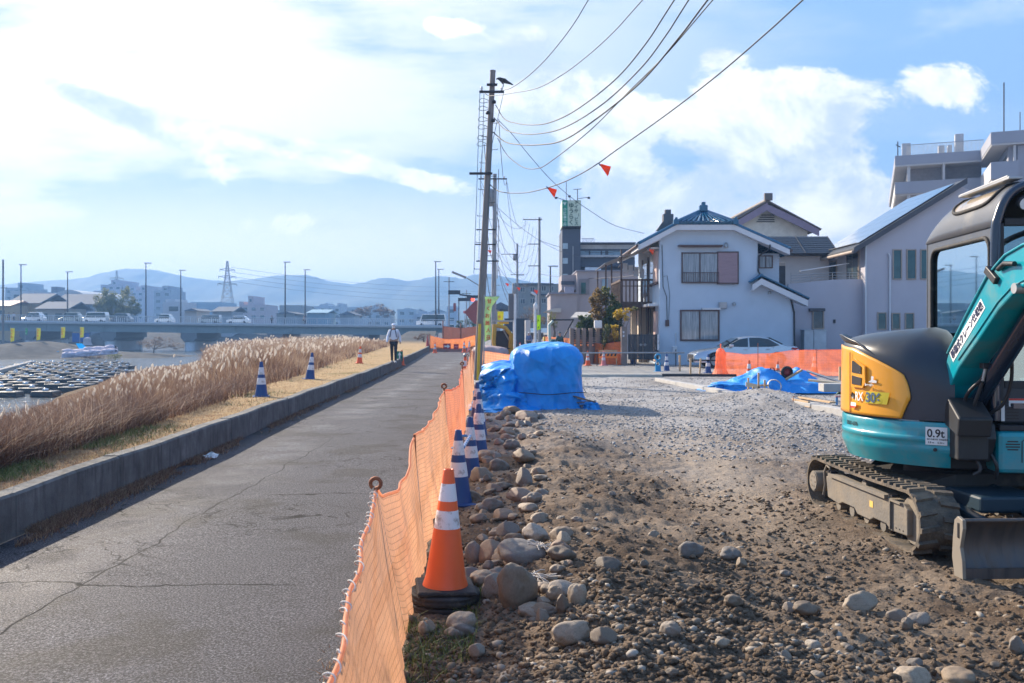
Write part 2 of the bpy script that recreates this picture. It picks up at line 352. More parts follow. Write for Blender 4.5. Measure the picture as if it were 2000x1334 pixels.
# grey crushed stone further away
vg = nz(nt, ov, 26, typ='vor'); vg2 = nz(nt, ov, 60, 3, .7)
grav = ramp(nt, mth(nt, 'ADD', mth(nt, 'MULTIPLY', vg.outputs['Distance'], .5), mth(nt, 'MULTIPLY', vg2, .6)), [(0.2, (0.10, 0.10, 0.105)), (0.45, (0.27, 0.265, 0.26)), (0.75, (0.47, 0.46, 0.45))])
grav = mixc(nt, mr(nt, nz(nt, ov, .5, 4), .4, .65), grav, mixc(nt, 1.0, grav, (0.62, 0.58, 0.54), 'MULTIPLY'))
zone = mr(nt, mth(nt, 'ADD', mth(nt, 'ADD', sy, mth(nt, 'MULTIPLY', sx, .9)), mth(nt, 'MULTIPLY', nz(nt, ov, .55, 6), 13)), 17, 28)
col = mixc(nt, zone, soil, grav)
# trodden yard and far street
yard = mixc(nt, mr(nt, nz(nt, ov, 2, 5), .3, .7), (0.20, 0.195, 0.19), (0.30, 0.29, 0.28))
col = mixc(nt, mr(nt, sy, 41, 42), col, yard)
nt.links.new(col, b.inputs['Base Color']); b.inputs['Roughness'].default_value = 0.92; b.inputs['Specular IOR Level'].default_value = 0.3
p1 = bump(nt, b, fine, 0.75, 0.03); bump(nt, b, nz(nt, ov, 9, 5, .7), 0.5, 0.06, p1)
# bank soil: dry path, then rough slope
m_bank, nt, b = nodes('bank_soil'); ov, (sx, sy, sz) = objvec(nt)
dry = ramp(nt, nz(nt, ov, 5, 7, .7), [(0.3, (0.27, 0.175, 0.085)), (0.5, (0.40, 0.28, 0.15)), (0.72, (0.52, 0.39, 0.24))])
dry = mixc(nt, mr(nt, nz(nt, ov, .7, 5), .56, .7), dry, (0.15, 0.14, 0.055))
slope = ramp(nt, nz(nt, ov, 2, 6), [(0.3, (0.09, 0.06, 0.035)), (0.7, (0.2, 0.14, 0.085))])
grey = ramp(nt, nz(nt, ov, .6, 6), [(0.3, (0.055, 0.058, 0.058)), (0.7, (0.12, 0.12, 0.115))])
col = mixc(nt, mr(nt, sz, 0.28, -0.1), dry, slope); col = mixc(nt, mr(nt, sy, 95, 108), col, grey)
nt.links.new(col, b.inputs['Base Color']); b.inputs['Roughness'].default_value = 0.95; b.inputs['Specular IOR Level'].default_value = 0.05
bump(nt, b, nz(nt, ov, 40, 5, .7), 0.6, 0.03)

def sheet(name, xs_fn, ys, zf, m, nx):
    Y = np.asarray(ys); X = np.stack([xs_fn(y) for y in Y]); YY = np.repeat(Y[:, None], X.shape[1], 1)
    Z = zf(X, YY); n1, n2 = X.shape
    v = np.stack([X.ravel(), YY.ravel(), Z.ravel()], 1); i = np.arange(n1 * n2).reshape(n1, n2)
    f = np.stack([i[:-1, :-1], i[:-1, 1:], i[1:, 1:], i[1:, :-1]], -1).reshape(-1, 4)
    return npmesh(name, v, f, m)
ys = np.concatenate([np.arange(-4, 2.4, .2), np.arange(2.4, 6.5, .022), np.arange(6.5, 12, .045), np.arange(12, 26, .14), np.geomspace(26, 2150, 100)])
off = np.concatenate([np.linspace(0, .5, 16), np.arange(.53, 4.4, .025), np.arange(4.45, 9, .07), np.geomspace(9, 40, 70), np.geomspace(42, 1900, 36)])
tag(sheet('ground', lambda y: rx(y) - 0.02 + off, ys, site_z, m_soil, 0), kind='structure')
ys2 = np.concatenate([np.arange(-4, 60, .35), np.arange(60, 260, 1.6), np.geomspace(262, 2150, 46)])
off2 = -np.concatenate([np.arange(0, 8, .16), np.arange(8, 40, .8), np.arange(40, 150, 2.2), np.geomspace(155, 1350, 32)])
tag(sheet('river_bank', lambda y: kx(y) - 0.16 + off2, ys2, bank_z, m_bank, 0), kind='structure')
# river
m_w, nt, b = nodes('river_water'); ov, _ = objvec(nt)
b.inputs['Base Color'].default_value = (0.05, 0.07, 0.08, 1); b.inputs['Roughness'].default_value = 0.12; b.inputs['IOR'].default_value = 1.33
mp = nt.nodes.new('ShaderNodeMapping'); mp.inputs['Scale'].default_value = (0.6, 0.35, 1); nt.links.new(ov, mp.inputs[0])
bump(nt, b, nz(nt, mp.outputs[0], 1.6, 6, .65), 0.6, 0.5)
w = MB(); w.add([(-420, 8, -1.8), (-6, 8, -1.8), (-18, 260, -1.8), (-420, 260, -1.8)], [(0, 1, 2, 3)]); tag(w.build('river_water', m_w), kind='structure')
# road
m_asph, nt, b = nodes('worn_asphalt'); ov, (sx, sy, sz) = objvec(nt)
agg = nz(nt, ov, 170, typ='vor'); fn = nz(nt, ov, 75, 4, .75); big = nz(nt, ov, .55, 5)
col = ramp(nt, fn, [(0.36, (0.006, 0.006, 0.010)), (0.5, (0.028, 0.029, 0.039)), (0.66, (0.18, 0.185, 0.23))])
col = mixc(nt, mr(nt, big, .35, .65), col, mixc(nt, 1.0, col, (1.4, 1.38, 1.36), 'MULTIPLY'))
dm = mixc(nt, 1.0, col, (0.5, 0.47, 0.45), 'MULTIPLY'); patch = mr(nt, nz(nt, ov, .8, 5), .52, .60); col = mixc(nt, patch, col, dm)
# wander cracks: narrow bands of a distorted noise
ck = nz(nt, ov, 1.25, 4, .55, 0.9); c1 = mth(nt, 'ABSOLUTE', mth(nt, 'SUBTRACT', ck, 0.5)); crack = mr(nt, c1, 0.002, 0.009, 1, 0)
area = mr(nt, nz(nt, ov, .35, 2), .47, .56); crack = mth(nt, 'MULTIPLY', crack, area)
# paving seam along the left third
seam = mth(nt, 'ABSOLUTE', mth(nt, 'ADD', mth(nt, 'ADD', sx, 2.72), mth(nt, 'MULTIPLY', mth(nt, 'SUBTRACT', nz(nt, ov, .8, 3), .5), .35)))
crack = mth(nt, 'MAXIMUM', crack, mth(nt, 'MULTIPLY', mr(nt, seam, 0.003, 0.011, 1, 0), mr(nt, sy, 14, 12)))
cross = None
for yy, hh in ((8.9, .22), (12.6, .2), (18.5, .12), (23.4, .3), (32, .2), (5.7, .15)):
    q = mth(nt, 'ABSOLUTE', mth(nt, 'ADD', mth(nt, 'SUBTRACT', sy, yy), mth(nt, 'MULTIPLY', mth(nt, 'SUBTRACT', nz(nt, ov, 1.3, 4), .5), hh * 3)))
    q = mr(nt, q, 0.003 + yy * .0005, 0.009 + yy * .001, 1, 0); cross = q if cross is None else mth(nt, 'MAXIMUM', cross, q)
crack = mth(nt, 'MAXIMUM', crack, mth(nt, 'MULTIPLY', cross, mr(nt, nz(nt, ov, .6, 2), .45, .5)))
crack = mth(nt, 'MULTIPLY', crack, 0.95)
col = mixc(nt, crack, col, (0.012, 0.012, 0.012)); nt.links.new(col, b.inputs['Base Color'])
band = mth(nt, 'ADD', sx, 3.15); band = mth(nt, 'EXPONENT', mth(nt, 'MULTIPLY', mth(nt, 'MULTIPLY', band, band), -5.0)); band = mth(nt, 'MULTIPLY', band, mr(nt, nz(nt, ov, .9, 3), .42, .58))
nt.links.new(mth(nt, 'SUBTRACT', mth(nt, 'ADD', mr(nt, fn, .3, .7, .84, .55), mth(nt, 'MULTIPLY', crack, .3)), mth(nt, 'MULTIPLY', band, .24)), b.inputs['Roughness']); b.inputs['Specular IOR Level'].default_value = 0.36
p = bump(nt, b, mth(nt, 'ADD', mth(nt, 'MULTIPLY', agg.outputs['Distance'], 1.0), fn), 1.0, 0.012); p = bump(nt, b, nz(nt, ov, 3.0, 3), .25, .03, p)
bump(nt, b, mth(nt, 'SUBTRACT', 1, crack), 0.6, 0.01, p)
def road_z(x, y): return 0.0 + sstep(85, 160, y) * 1.6 + 0.02 * (fbm(x * .8, y * .5, 2, 31) - .5) * sstep(0, .3, x - kx(y)) * sstep(0, .3, rx(y) - x)
ry = np.concatenate([np.arange(-4, 30, .3), np.arange(30, 170, 1.5), np.geomspace(171, 2000, 20)])
tt = np.linspace(0, 1, 28)
tag(sheet('road', lambda y: kx(y) + (rx(y) - kx(y) + 0.05) * tt, ry, road_z, m_asph, 0), kind='structure')
# concrete edging along the right road edge and the kerb wall on the left
m_kerb, nt, b = nodes('kerb_concrete'); ov, (sx, sy, sz) = objvec(nt)
col = ramp(nt, nz(nt, ov, 3, 8, .7), [(0.3, (0.075, 0.075, 0.072)), (0.55, (0.15, 0.15, 0.145)), (0.75, (0.24, 0.235, 0.225))])
mp = nt.nodes.new('ShaderNodeMapping'); mp.inputs['Scale'].default_value = (3, 3, .4); nt.links.new(ov, mp.inputs[0])
col = mixc(nt, mr(nt, nz(nt, mp.outputs[0], 4, 5), .48, .7), col, (0.07, 0.068, 0.06)); nt.links.new(col, b.inputs['Base Color']); b.inputs['Roughness'].default_value = .9
bump(nt, b, nz(nt, ov, 60, 5, .7), .6, .01)
def strip(name, f0, f1, zf0, zf1, y0, y1, step, m, gap=0.0, jit=0.0, rnd=0.02):
    mb = MB(); y = y0
    while y < y1:
        e = min(y + step, y1); n = max(1, int((e - y) / 1.0)); dx = random.uniform(-jit, jit); dz = random.uniform(-jit, jit); vs = []
        for k in range(n + 1):
            yy = y + gap + (e - y - 2 * gap) * k / n; a, c = float(f0(yy)) + dx, float(f1(yy)) + dx; zt = float(zf1(yy)) + dz; zb = float(zf0(yy))
            vs += [(a, yy, zb), (a, yy, zt), (c - rnd, yy, zt), (c, yy, zt - rnd), (c, yy, zb)]
        fs = []
        for k in range(n):
            o = 5 * k
            for j in range(5): fs.append((o + (j + 1) % 5, o + j, o + 5 + j, o + 5 + (j + 1) % 5))
        fs += [(0, 1, 2, 3, 4), tuple(5 * n + j for j in (4, 3, 2, 1, 0))]
        mb.add(vs, fs); y = e
        if y > 60: step = 6
    o = mb.build(name, m); return tag(o, kind='structure')
farz = lambda y: sstep(85, 160, y) * 1.6
strip('kerb', lambda y: kx(y) - .17, lambda y: kx(y), lambda y: -.1 + farz(y), lambda y: .36 + farz(y) + .012 * math.sin(y * 1.7), -3, 120, 2.0, m_kerb, .004, .005)

# ================= gravel, clods, stones =================
m_stone, nt, b = nodes('river_stone'); ov, _ = objvec(nt)
oi = nt.nodes.new('ShaderNodeObjectInfo')
col = ramp(nt, oi.outputs['Random'], [(0, (0.10, 0.08, 0.065)), (.25, (0.25, 0.185, 0.125)), (.5, (0.16, 0.145, 0.135)), (.7, (0.33, 0.265, 0.195)), (.85, (0.20, 0.125, 0.085)), (1, (0.38, 0.34, 0.29))])
ad = nt.nodes.new('ShaderNodeVectorMath'); ad.operation = 'ADD'; nt.links.new(ov, ad.inputs[0]); nt.links.new(oi.outputs['Location'], ad.inputs[1])
col = mixc(nt, .7, col, ramp(nt, nz(nt, ad.outputs[0], 9, 7, .7), [(.3, (.62, .6, .58)), (.7, (1.25, 1.23, 1.2))]), 'MULTIPLY')
col = mixc(nt, mr(nt, nz(nt, ad.outputs[0], 3.5, 6, .7), .52, .66, 0, .75), col, (0.17, 0.125, 0.08))
nt.links.new(col, b.inputs['Base Color']); b.inputs['Roughness'].default_value = .62; bump(nt, b, nz(nt, ad.outputs[0], 45, 6, .7), .35, .01)
m_peb, nt, b = nodes('pebbles'); at = nt.nodes.new('ShaderNodeAttribute'); at.attribute_name = 'tint'; ov, _ = objvec(nt)
col = ramp(nt, at.outputs['Fac'], [(0, (0.09, 0.062, 0.04)), (.45, (0.17, 0.12, 0.078)), (.7, (0.23, 0.185, 0.14)), (.9, (0.30, 0.26, 0.21)), (1, (0.36, 0.33, 0.29))])
col = mixc(nt, .6, col, ramp(nt, nz(nt, ov, 60, 4), [(.3, (.7, .7, .7)), (.7, (1.2, 1.2, 1.2))]), 'MULTIPLY'); nt.links.new(col, b.inputs['Base Color']); b.inputs['Roughness'].default_value = .8
m_gpeb = mat('crushed_stone', (.30, .29, .28), .9, var=.45, vs=14)
m_clod = mat('dry_clods', (0.105, 0.072, 0.046), .95, var=.3, vs=20, bump=.6, bs=90)
def ico(sub):
    bm = bmesh.new(); bmesh.ops.create_icosphere(bm, subdivisions=sub, radius=1); v = np.array([x.co[:] for x in bm.verts]); f = np.array([[q.index for q in p.verts] for p in bm.faces]); bm.free(); return v, f
def scatter(name, n, px, py, r0, r1, m, sink=.3, zf=site_z, flat=.6, rough=.25, pw=2.5, sub=1):
    v0, f0 = ico(sub); k = len(v0)
    r = r0 + (r1 - r0) * RNG.random(n) ** pw
    sc = np.stack([r * RNG.uniform(.8, 1.35, n), r * RNG.uniform(.7, 1.1, n), r * flat * RNG.uniform(.7, 1.2, n)], 1)
    a = RNG.random(n) * 6.28; ca, sa = np.cos(a), np.sin(a); t = RNG.normal(0, .35, n)
    V = v0[None] * (1 + RNG.uniform(-rough, rough, (n, k, 1))) * sc[:, None]
    x = V[..., 0]; y = V[..., 1]; z = V[..., 2]; z = z + t[:, None] * x * .6
    X = x * ca[:, None] - y * sa[:, None] + px[:, None]; Y = x * sa[:, None] + y * ca[:, None] + py[:, None]; Z = z + (zf(px, py) + sc[:, 2] * (1 - 2 * sink))[:, None]
    v = np.stack([X, Y, Z], -1).reshape(-1, 3); f = (f0[None] + (np.arange(n) * k)[:, None, None]).reshape(-1, 3)
    return npmesh(name, v, f, m, col=np.repeat(RNG.random(n), k))
def pts(n, y0, y1, x0, x1, pw=2.0, dens=None):
    """points that keep roughly even density in the picture"""
    y = 1 / np.sqrt(RNG.uniform(1 / y1 ** 2, 1 / y0 ** 2, n)) if pw else RNG.uniform(y0, y1, n)
    u = RNG.random(n); xl = np.maximum(rx(y) + x0, -.6 * y); xr = np.minimum(x1, .62 * y); x = xl + (xr - xl) * u
    keep = xr > xl
    if dens is not None: keep &= RNG.random(n) < dens(x, y)
    return x[keep], y[keep]
x, y = pts(30000, 3.0, 17, .25, 9, dens=lambda x, y: .08 + .8 * sstep(.46, .64, fbm(x * .9, y * .9, 3, 51)))
tag(scatter('gravel', len(x), x, y, .004, .030, m_peb, .35, pw=3.5), 'loose pebbles and gravel strewn over the brown work site soil', 'gravel', kind='stuff')
x, y = pts(48000, 3.0, 16, .3, 9, dens=lambda x, y: .25 + .75 * sstep(.40, .58, fbm(x * 1.2, y * 1.2, 3, 77)))
tag(scatter('dirt_clods', len(x), x, y, .004, .026, m_clod, .45, flat=.7, rough=.45, pw=3), 'dark dry soil clods lying over the work site', 'soil', kind='stuff')
x, y = pts(32000, 11, 40, .6, 12, dens=lambda x, y: sstep(13, 19, y + .6 * x + 9 * (fbm(x * .6, y * .6, 3, 23) - .5)))
tag(scatter('crushed_gravel', len(x), x, y, .008, .035, m_gpeb, .4, pw=3), 'grey crushed gravel layer beyond the blue tarpaulin', 'gravel', kind='stuff')

STV = []
def stone_mesh(i):
    v, f = ico(4); v = v.copy(); off = np.array([i * 7.3, i * 3.1, i * 1.7])
    d = np.array([mnoise.noise(Vector(p * .9 + off)) for p in v]); d2 = np.array([mnoise.noise(Vector(p * 2.3 + off)) for p in v]); d3 = np.array([mnoise.noise(Vector(p * 7 + off)) for p in v])
    v *= (1 + .32 * d + .13 * d2 + .03 * d3)[:, None]
    if i % 3 == 1: v[:, 2] = np.sign(v[:, 2]) * np.abs(v[:, 2]) ** .8
    if i % 2 == 0:
        for nrm, k in ((np.array([.6, -.5, .6]), .62), (np.array([-.7, -.6, .35]), .7)):
            nrm = nrm / np.linalg.norm(nrm); t = v @ nrm; v -= nrm[None] * (np.maximum(t - k, 0) * .85)[:, None]
    v /= np.abs(v).max(0); me = npmesh('tmp', v, f, m_stone); m2 = me.data; bpy.data.objects.remove(me); m2.name = 'stone'; return m2
STV = [stone_mesh(i) for i in range(12)]
nst = [0]
def stone(x, y, w, h, label, group=None, dp=None, sink=.22, rz=None, tilt=None, z=None):
    i = nst[0]; nst[0] += 1
    o = bpy.data.objects.new('stone', STV[(i * 5 + 3) % 12]); COL.objects.link(o)
    dp = dp or w * random.uniform(.65, .9); zz = ground_at(x, y) if z is None else z
    o.scale = (w / 2, dp / 2, h / 2); o.location = (x, y, zz + h * (.5 - sink))
    o.rotation_euler = (random.uniform(-.25, .25), random.uniform(-.3, .3) if tilt is None else tilt, random.uniform(-.5, .5) if rz is None else rz)
    return tag(o, label, 'stone', group)
BIG = [  # u, v(centre), w px, h px, what
 (1010, 1184, 70, 86, 'largest smooth brown boulder standing upright in the stone pile'), (968, 1176, 50, 44, 'tan cobble left of the largest upright boulder'), (944, 1160, 52, 34, 'grey cobble between the rubber base and the tan cobble'),
 (919, 1138, 42, 28, 'pale cobble touching the right side of the orange cone'), (927, 1090, 34, 48, 'egg shaped cobble standing on end right of the orange cone'), (964, 1096, 56, 46, 'rounded brown cobble beside the egg shaped cobble'),
 (1006, 1080, 38, 32, 'small brown cobble behind the long flat boulder'), (990, 1112, 58, 34, 'oval tan cobble in front of the rounded brown cobble'), (1022, 1126, 86, 38, 'long flat grey boulder behind the largest upright boulder'),
 (1044, 1076, 46, 32, 'grey cobble at the back right of the cobble heap'), (976, 1056, 38, 22, 'flat pale cobble at the top of the cobble heap'), (1024, 964, 31, 36, 'squarish brown cobble standing upright beside the blue cones'),
 (960, 1000, 37, 26, 'pale split cobble below the squarish upright cobble'), (1016, 993, 48, 24, 'long blue grey cobble below the squarish upright cobble'), (1044, 1008, 30, 19, 'small pale flat cobble right of the long blue grey one'),
 (1101, 1106, 26, 26, 'small upright brown cobble half sunk in soil'), (1096, 1132, 38, 32, 'rough brown cobble sunk beside torn white plastic'), (1188, 1154, 48, 30, 'grey stone half buried beside the track prints'),
 (1120, 1308, 74, 46, 'big oval brown boulder at the bottom edge of the ground'), (1178, 1328, 50, 30, 'boulder cut by the bottom frame edge beside the big oval one'), (1130, 1222, 34, 44, 'upright brown cobble right of the largest boulder'),
 (1100, 1234, 26, 38, 'narrow dark cobble beside the upright brown one'), (1084, 1212, 32, 30, 'round dark cobble by the torn white plastic'), (1060, 1243, 28, 34, 'blocky cobble below the round dark one'),
 (1352, 1104, 44, 34, 'angular brown stone alone in the middle of the soil'), (1280, 1064, 26, 16, 'small pale stone in the pale wheel rut'), (1312, 1310, 38, 30, 'blocky tan stone low in the centre foreground'),
 (1692, 1178, 68, 34, 'smooth pale oval boulder in front of the excavator blade'), (1581, 1203, 47, 25, 'brick shaped stone left of the pale oval boulder'), (1758, 1198, 38, 22, 'slanting flat stone right of the pale oval boulder'),
 (1803, 1205, 42, 28, 'grey wedge stone below the blade corner'), (1790, 1328, 66, 26, 'wide pale stone cut by the bottom frame edge'), (1884, 1326, 56, 30, 'large tan stone at the bottom right below the blade'),
 (1992, 1278, 30, 36, 'tan cobble at the right frame edge'), (1429, 1094, 38, 20, 'pale broken stone right of the angular brown stone'), (1450, 1106, 19, 17, 'little pointed pale stone beside the pale broken stone'),
 (1436, 1200, 36, 22, 'half buried brown cobble in the dark soil ridge'), (1543, 1188, 22, 20, 'small brown cobble left of the brick shaped stone'), (1775, 1234, 21, 22, 'small cream pebble upright below the slanting stone'),
 (1538, 1306, 22, 24, 'pale egg shaped pebble in the low centre right'), (1414, 1312, 28, 18, 'flat brown pebble in the low centre'), (1030, 810, 42, 20, 'long brown boulder at the foot of the blue tarpaulin'), (1000, 803, 34, 16, 'broad brown stone touching the blue tarpaulin hem'),
 (1015, 838, 18, 14, 'pale cobble on the slope below the blue tarpaulin'), (952, 895, 36, 24, 'dark brown cobble beside the blue cone bases'), (1022, 912, 40, 24, 'rounded brown cobble in the middle of the stone bank'), (1000, 880, 30, 20, 'grey brown cobble behind the rounded one on the stone bank'),
 (940, 938, 40, 26, 'dark cobble touching the second blue cone'), (975, 915, 34, 26, 'brown cobble in front of the dark cobble bank'), (1260, 1148, 18, 12, 'flat pebble on the tread prints'), (826, 1244, 20, 28, 'small cobble on the green grass by the net'), (838, 1240, 22, 26, 'twin cobble beside the one on the green grass'),
 (882, 1254, 28, 22, 'pale wedge stone in front of the rubber base'), (932, 1302, 30, 24, 'tan cobble low in front of the stone pile')]
for u, v, w, h, lab in BIG:
    d = 2800 / (v + h * .5 - 650); X = (u - 1000) / 1750 * d; s = d / 1750 * 1.12
    stone(X, d + w * s * .3, w * s * 1.05, h * s * 1.12, lab, 'named cobbles on the work site', sink=.18, tilt=random.uniform(-.15, .15))
def fill(n, y0, y1, xa, xb, r0, r1, lab, grp, dens=None):
    k = 0; tries = 0
    while k < n and tries < 9999:
        tries += 1; y = 1 / math.sqrt(random.uniform(1 / y1 ** 2, 1 / y0 ** 2)); x = float(rx(y)) + random.uniform(xa, xb)
        if x > .58 * y or (x > 2.6 and 5.7 < y < 8.8): continue
        if abs(y - 5.14) < .35 and abs(x + .39) < .35: continue
        w = r0 + (r1 - r0) * random.random() ** 1.8; stone(x, y, w, w * random.uniform(.45, .75), lab, grp, sink=.3); k += 1
fill(110, 4.6, 13, .48, 1.25, .07, .2, 'brown or grey cobble in the stone bank beside the net and cones', 'cobbles of the stone bank beside the net')
fill(45, 12, 18.5, .5, 1.8, .10, .26, 'dusty brown cobble between the cones and the blue tarpaulin', 'cobbles below the blue tarpaulin')
fill(36, 3.6, 9.0, 1.2, 5.4, .04, .10, 'small stone lying on the open brown soil of the site', 'small stones on the open soil')
# ================= net fence along the road =================
def net_mat(name, col, opac, cell=0.028, cord=(0.9, 0.42, 0.2), trans=.55, rowh=1.0):
    m, nt, b = nodes(name); N = nt.nodes; L = nt.links
    uv = N.new('ShaderNodeUVMap'); sp = N.new('ShaderNodeSeparateXYZ'); L.new(uv.outputs[0], sp.inputs[0]); u, v = sp.outputs[0], sp.outputs[1]
    def line(x, c, w):     # 1 on a cord, 0 between
        f = mth(nt, 'FRACT', mth(nt, 'DIVIDE', x, c)); return mr(nt, mth(nt, 'ABSOLUTE', mth(nt, 'SUBTRACT', f, .5)), w - .06, w + .06, 1, 0)
    big = mth(nt, 'MAXIMUM', mth(nt, 'MULTIPLY', line(u, cell, .05), .7), line(v, cell * rowh, .05))
    fine = mth(nt, 'MAXIMUM', line(u, cell / 5, .26), line(v, cell / 5, .26))
    base = mixc(nt, big, col, tuple(c * .5 for c in col)); L.new(base, b.inputs['Base Color']); b.inputs['Roughness'].default_value = .5
    tr = N.new('ShaderNodeBsdfTranslucent'); L.new(mixc(nt, big, tuple(min(1, c * 1.1) for c in col), tuple(c * .45 for c in col)), tr.inputs[0])
    ms = N.new('ShaderNodeMixShader'); ms.inputs[0].default_value = trans; L.new(b.outputs[0], ms.inputs[1]); L.new(tr.outputs[0], ms.inputs[2])
    tp = N.new('ShaderNodeBsdfTransparent'); m2 = N.new('ShaderNodeMixShader')
    al = mth(nt, 'MAXIMUM', mth(nt, 'MULTIPLY', mr(nt, nz(nt, uv.outputs[0], 6, 3), .3, .7, .82, 1.08), opac, True), mth(nt, 'MULTIPLY', big, .97)); L.new(al, m2.inputs[0]); L.new(tp.outputs[0], m2.inputs[1]); L.new(ms.outputs[0], m2.inputs[2])
    L.new(m2.outputs[0], N['Material Output'].inputs[0]); p = bump(nt, b, big, .35, .003); MATS[name] = m; return m
M_netA = net_mat('orange_net_pale', (0.98, 0.46, 0.25), .80, .036)
M_netB = net_mat('orange_net_red', (0.95, 0.24, 0.10), .72, .06)
M_netC = net_mat('orange_net_bright', (1.0, 0.30, 0.09), .85, .08)
M_rust = mat('rusty_steel', (0.30, 0.10, 0.045), .7, .3, var=.35, vs=30, dirt=(0.42, 0.16, 0.06), ds=12)
M_rope = mat('white_rope', (0.72, 0.66, 0.6), .8)
def net(name, top, bot, nu, nv, m, parent, fold=0.03, seed=0, wob=.012, wl=.35):
    """top, bot: polylines (3D) of equal length; cloth between them with folds"""
    T = np.array([list(p) for p in top]); B = np.array([list(p) for p in bot]); s = np.linspace(0, 1, nu + 1)
    def res(A):
        q = np.linspace(0, 1, len(A)); return np.stack([np.interp(s, q, A[:, k]) for k in range(3)], 1)
    T, B = res(T), res(B); L = np.concatenate([[0], np.cumsum(np.linalg.norm(np.diff((T + B) / 2, axis=0), axis=1))])
    t = np.linspace(0, 1, nv + 1)[None, :, None]; V = T[:, None] * (1 - t) + B[:, None] * t
    dv = np.gradient((T + B) / 2, axis=0); nrm = np.stack([dv[:, 1], -dv[:, 0], 0 * dv[:, 0]], 1); nrm /= np.linalg.norm(nrm, axis=1)[:, None] + 1e-9
    ll = L[:, None]; tt_ = t[..., 0]
    off = fold * (fbm(ll / wl + seed, tt_ * 1.2 + 0 * ll, 3, seed) - .5) * 2 * (.25 + tt_) + wob * np.sin(ll / .11 + 5 * vnoise(ll * 2, tt_ * 2 + 0 * ll, 3)) * (.3 + .7 * np.abs(np.sin(ll * 2.1)))
    off = off * np.clip(np.minimum(s, 1 - s) * 14, 0, 1)[:, None]
    V = V + nrm[:, None] * off[..., None]
    V[..., 2] += .02 * (fbm(ll * 2.2, tt_ * 0 + ll, 2, 5) - .5)
    H = np.linalg.norm(T - B, axis=1)[:, None] * tt_
    i = np.arange((nu + 1) * (nv + 1)).reshape(nu + 1, nv + 1); f = np.stack([i[:-1, :-1], i[1:, :-1], i[1:, 1:], i[:-1, 1:]], -1).reshape(-1, 4)
    uv = np.stack([np.repeat(ll, nv + 1, 1).ravel(), H.ravel()], 1)
    return npmesh(name, V.reshape(-1, 3), f, m, parent, uv=uv), T, V
def hook_stake(parent, x, y, zt, lean=(0, 0), r=.009, ring=True, base=-.05):
    mb = MB(); c = Vector((x, y, zt)); b0 = Vector((x + lean[0], y + lean[1], base))
    pt = [b0, c]
    if ring:
        R = .027
        for k in range(15): a = math.radians(-90 + 330 * k / 14); pt.append(c + Vector((R * math.cos(a), 0, R + R * math.sin(a))))
    mb.tube(pt, r, 8); return mb.build('stake', M_rust, parent)
def seg(label, top, bot, stakes, m=None, nu=120, nv=26, rope=None, name='net_fence', **kw):
    c = Vector(((top[0][0] + top[-1][0]) / 2, (top[0][1] + top[-1][1]) / 2, 0)); root = thing(name, label, 'net fence', c, 0, 'orange net fence panels')
    top = [Vector(p) - c for p in top]; bot = [Vector(p) - c for p in bot]
    o, T, V = net('net', top, bot, nu, nv, m or M_netA, root, **kw)
    # hemmed selvedge along the top edge
    hb = MB(); hb.tube([Vector(p) + Vector((0, 0, .002)) for p in V[:, 0][::3]], .0085, 6); hb.build('top_hem', M_netA if m is None else m, root)
    for st in stakes: hook_stake(root, st[0] - c.x, st[1] - c.y, st[2], *st[3:])
    if rope:
        rp = []; W0 = V[:, 0]
        n = int((len(W0) - 1) * rope)
        for k in range(n * 5):
            q = k / 5; i = int(q); p = W0[i] * (1 - q + i) + W0[min(i + 1, len(W0) - 1)] * (q - i); a = k * .3 + 1.5 * math.sin(k * .05)
            rp.append(Vector(p) + Vector((-.008 + .013 * (1 + .6 * math.sin(k * .11)) * math.cos(a), .012 * math.sin(a * .5), .014 * math.sin(a))))
        rb = MB(); rb.tube(rp, .0026, 5); rb.build('lacing_rope', M_rope, root)
    return root
# pieces of the near fence (x, y, z)
seg('near end of the pale orange net, laced with white rope',
    [(-.40, 1.5, .58), (-.45, 2.0, .60), (-.485, 2.4, .665), (-.535, 2.9, .685), (-.585, 3.4, .70), (-.635, 3.9, .725), (-.675, 4.35, .755), (-.70, 4.62, .79)],
    [(-.20, 1.5, .05), (-.22, 2.0, .03), (-.29, 2.4, .02), (-.36, 2.9, 0), (-.42, 3.4, 0), (-.49, 3.9, .02), (-.53, 4.35, .03), (-.545, 4.62, .02)],
    [(-.70, 4.60, .80, (-.01, .0), .010)], rope=.97, nu=160, fold=.035, seed=2)
seg('pale orange net sagging between the first ring topped stake and the second stake',
    [(-.70, 4.63, .79), (-.685, 4.8, .72), (-.665, 5.15, .685), (-.66, 5.6, .70), (-.675, 6.0, .77), (-.70, 6.4, .86)],
    [(-.545, 4.63, .02), (-.56, 4.9, .01), (-.58, 5.2, .0), (-.6, 5.6, -.01), (-.61, 6.0, -.02), (-.62, 6.4, -.02)], [(-.70, 6.42, .87, (.03, 0), .010, False)], nu=140, fold=.045, seed=5)
seg('gridded orange net rising to the second ring topped stake',
    [(-.70, 6.42, .86), (-.715, 7.2, .82), (-.74, 8.2, .80), (-.775, 9.4, .84), (-.815, 10.8, .90)],
    [(-.62, 6.42, -.02), (-.64, 7.2, -.02), (-.67, 8.2, -.02), (-.7, 9.4, -.02), (-.74, 10.8, -.02)], [(-.82, 10.8, .93, (.04, 0), .012)], nu=150, fold=.06, seed=8)
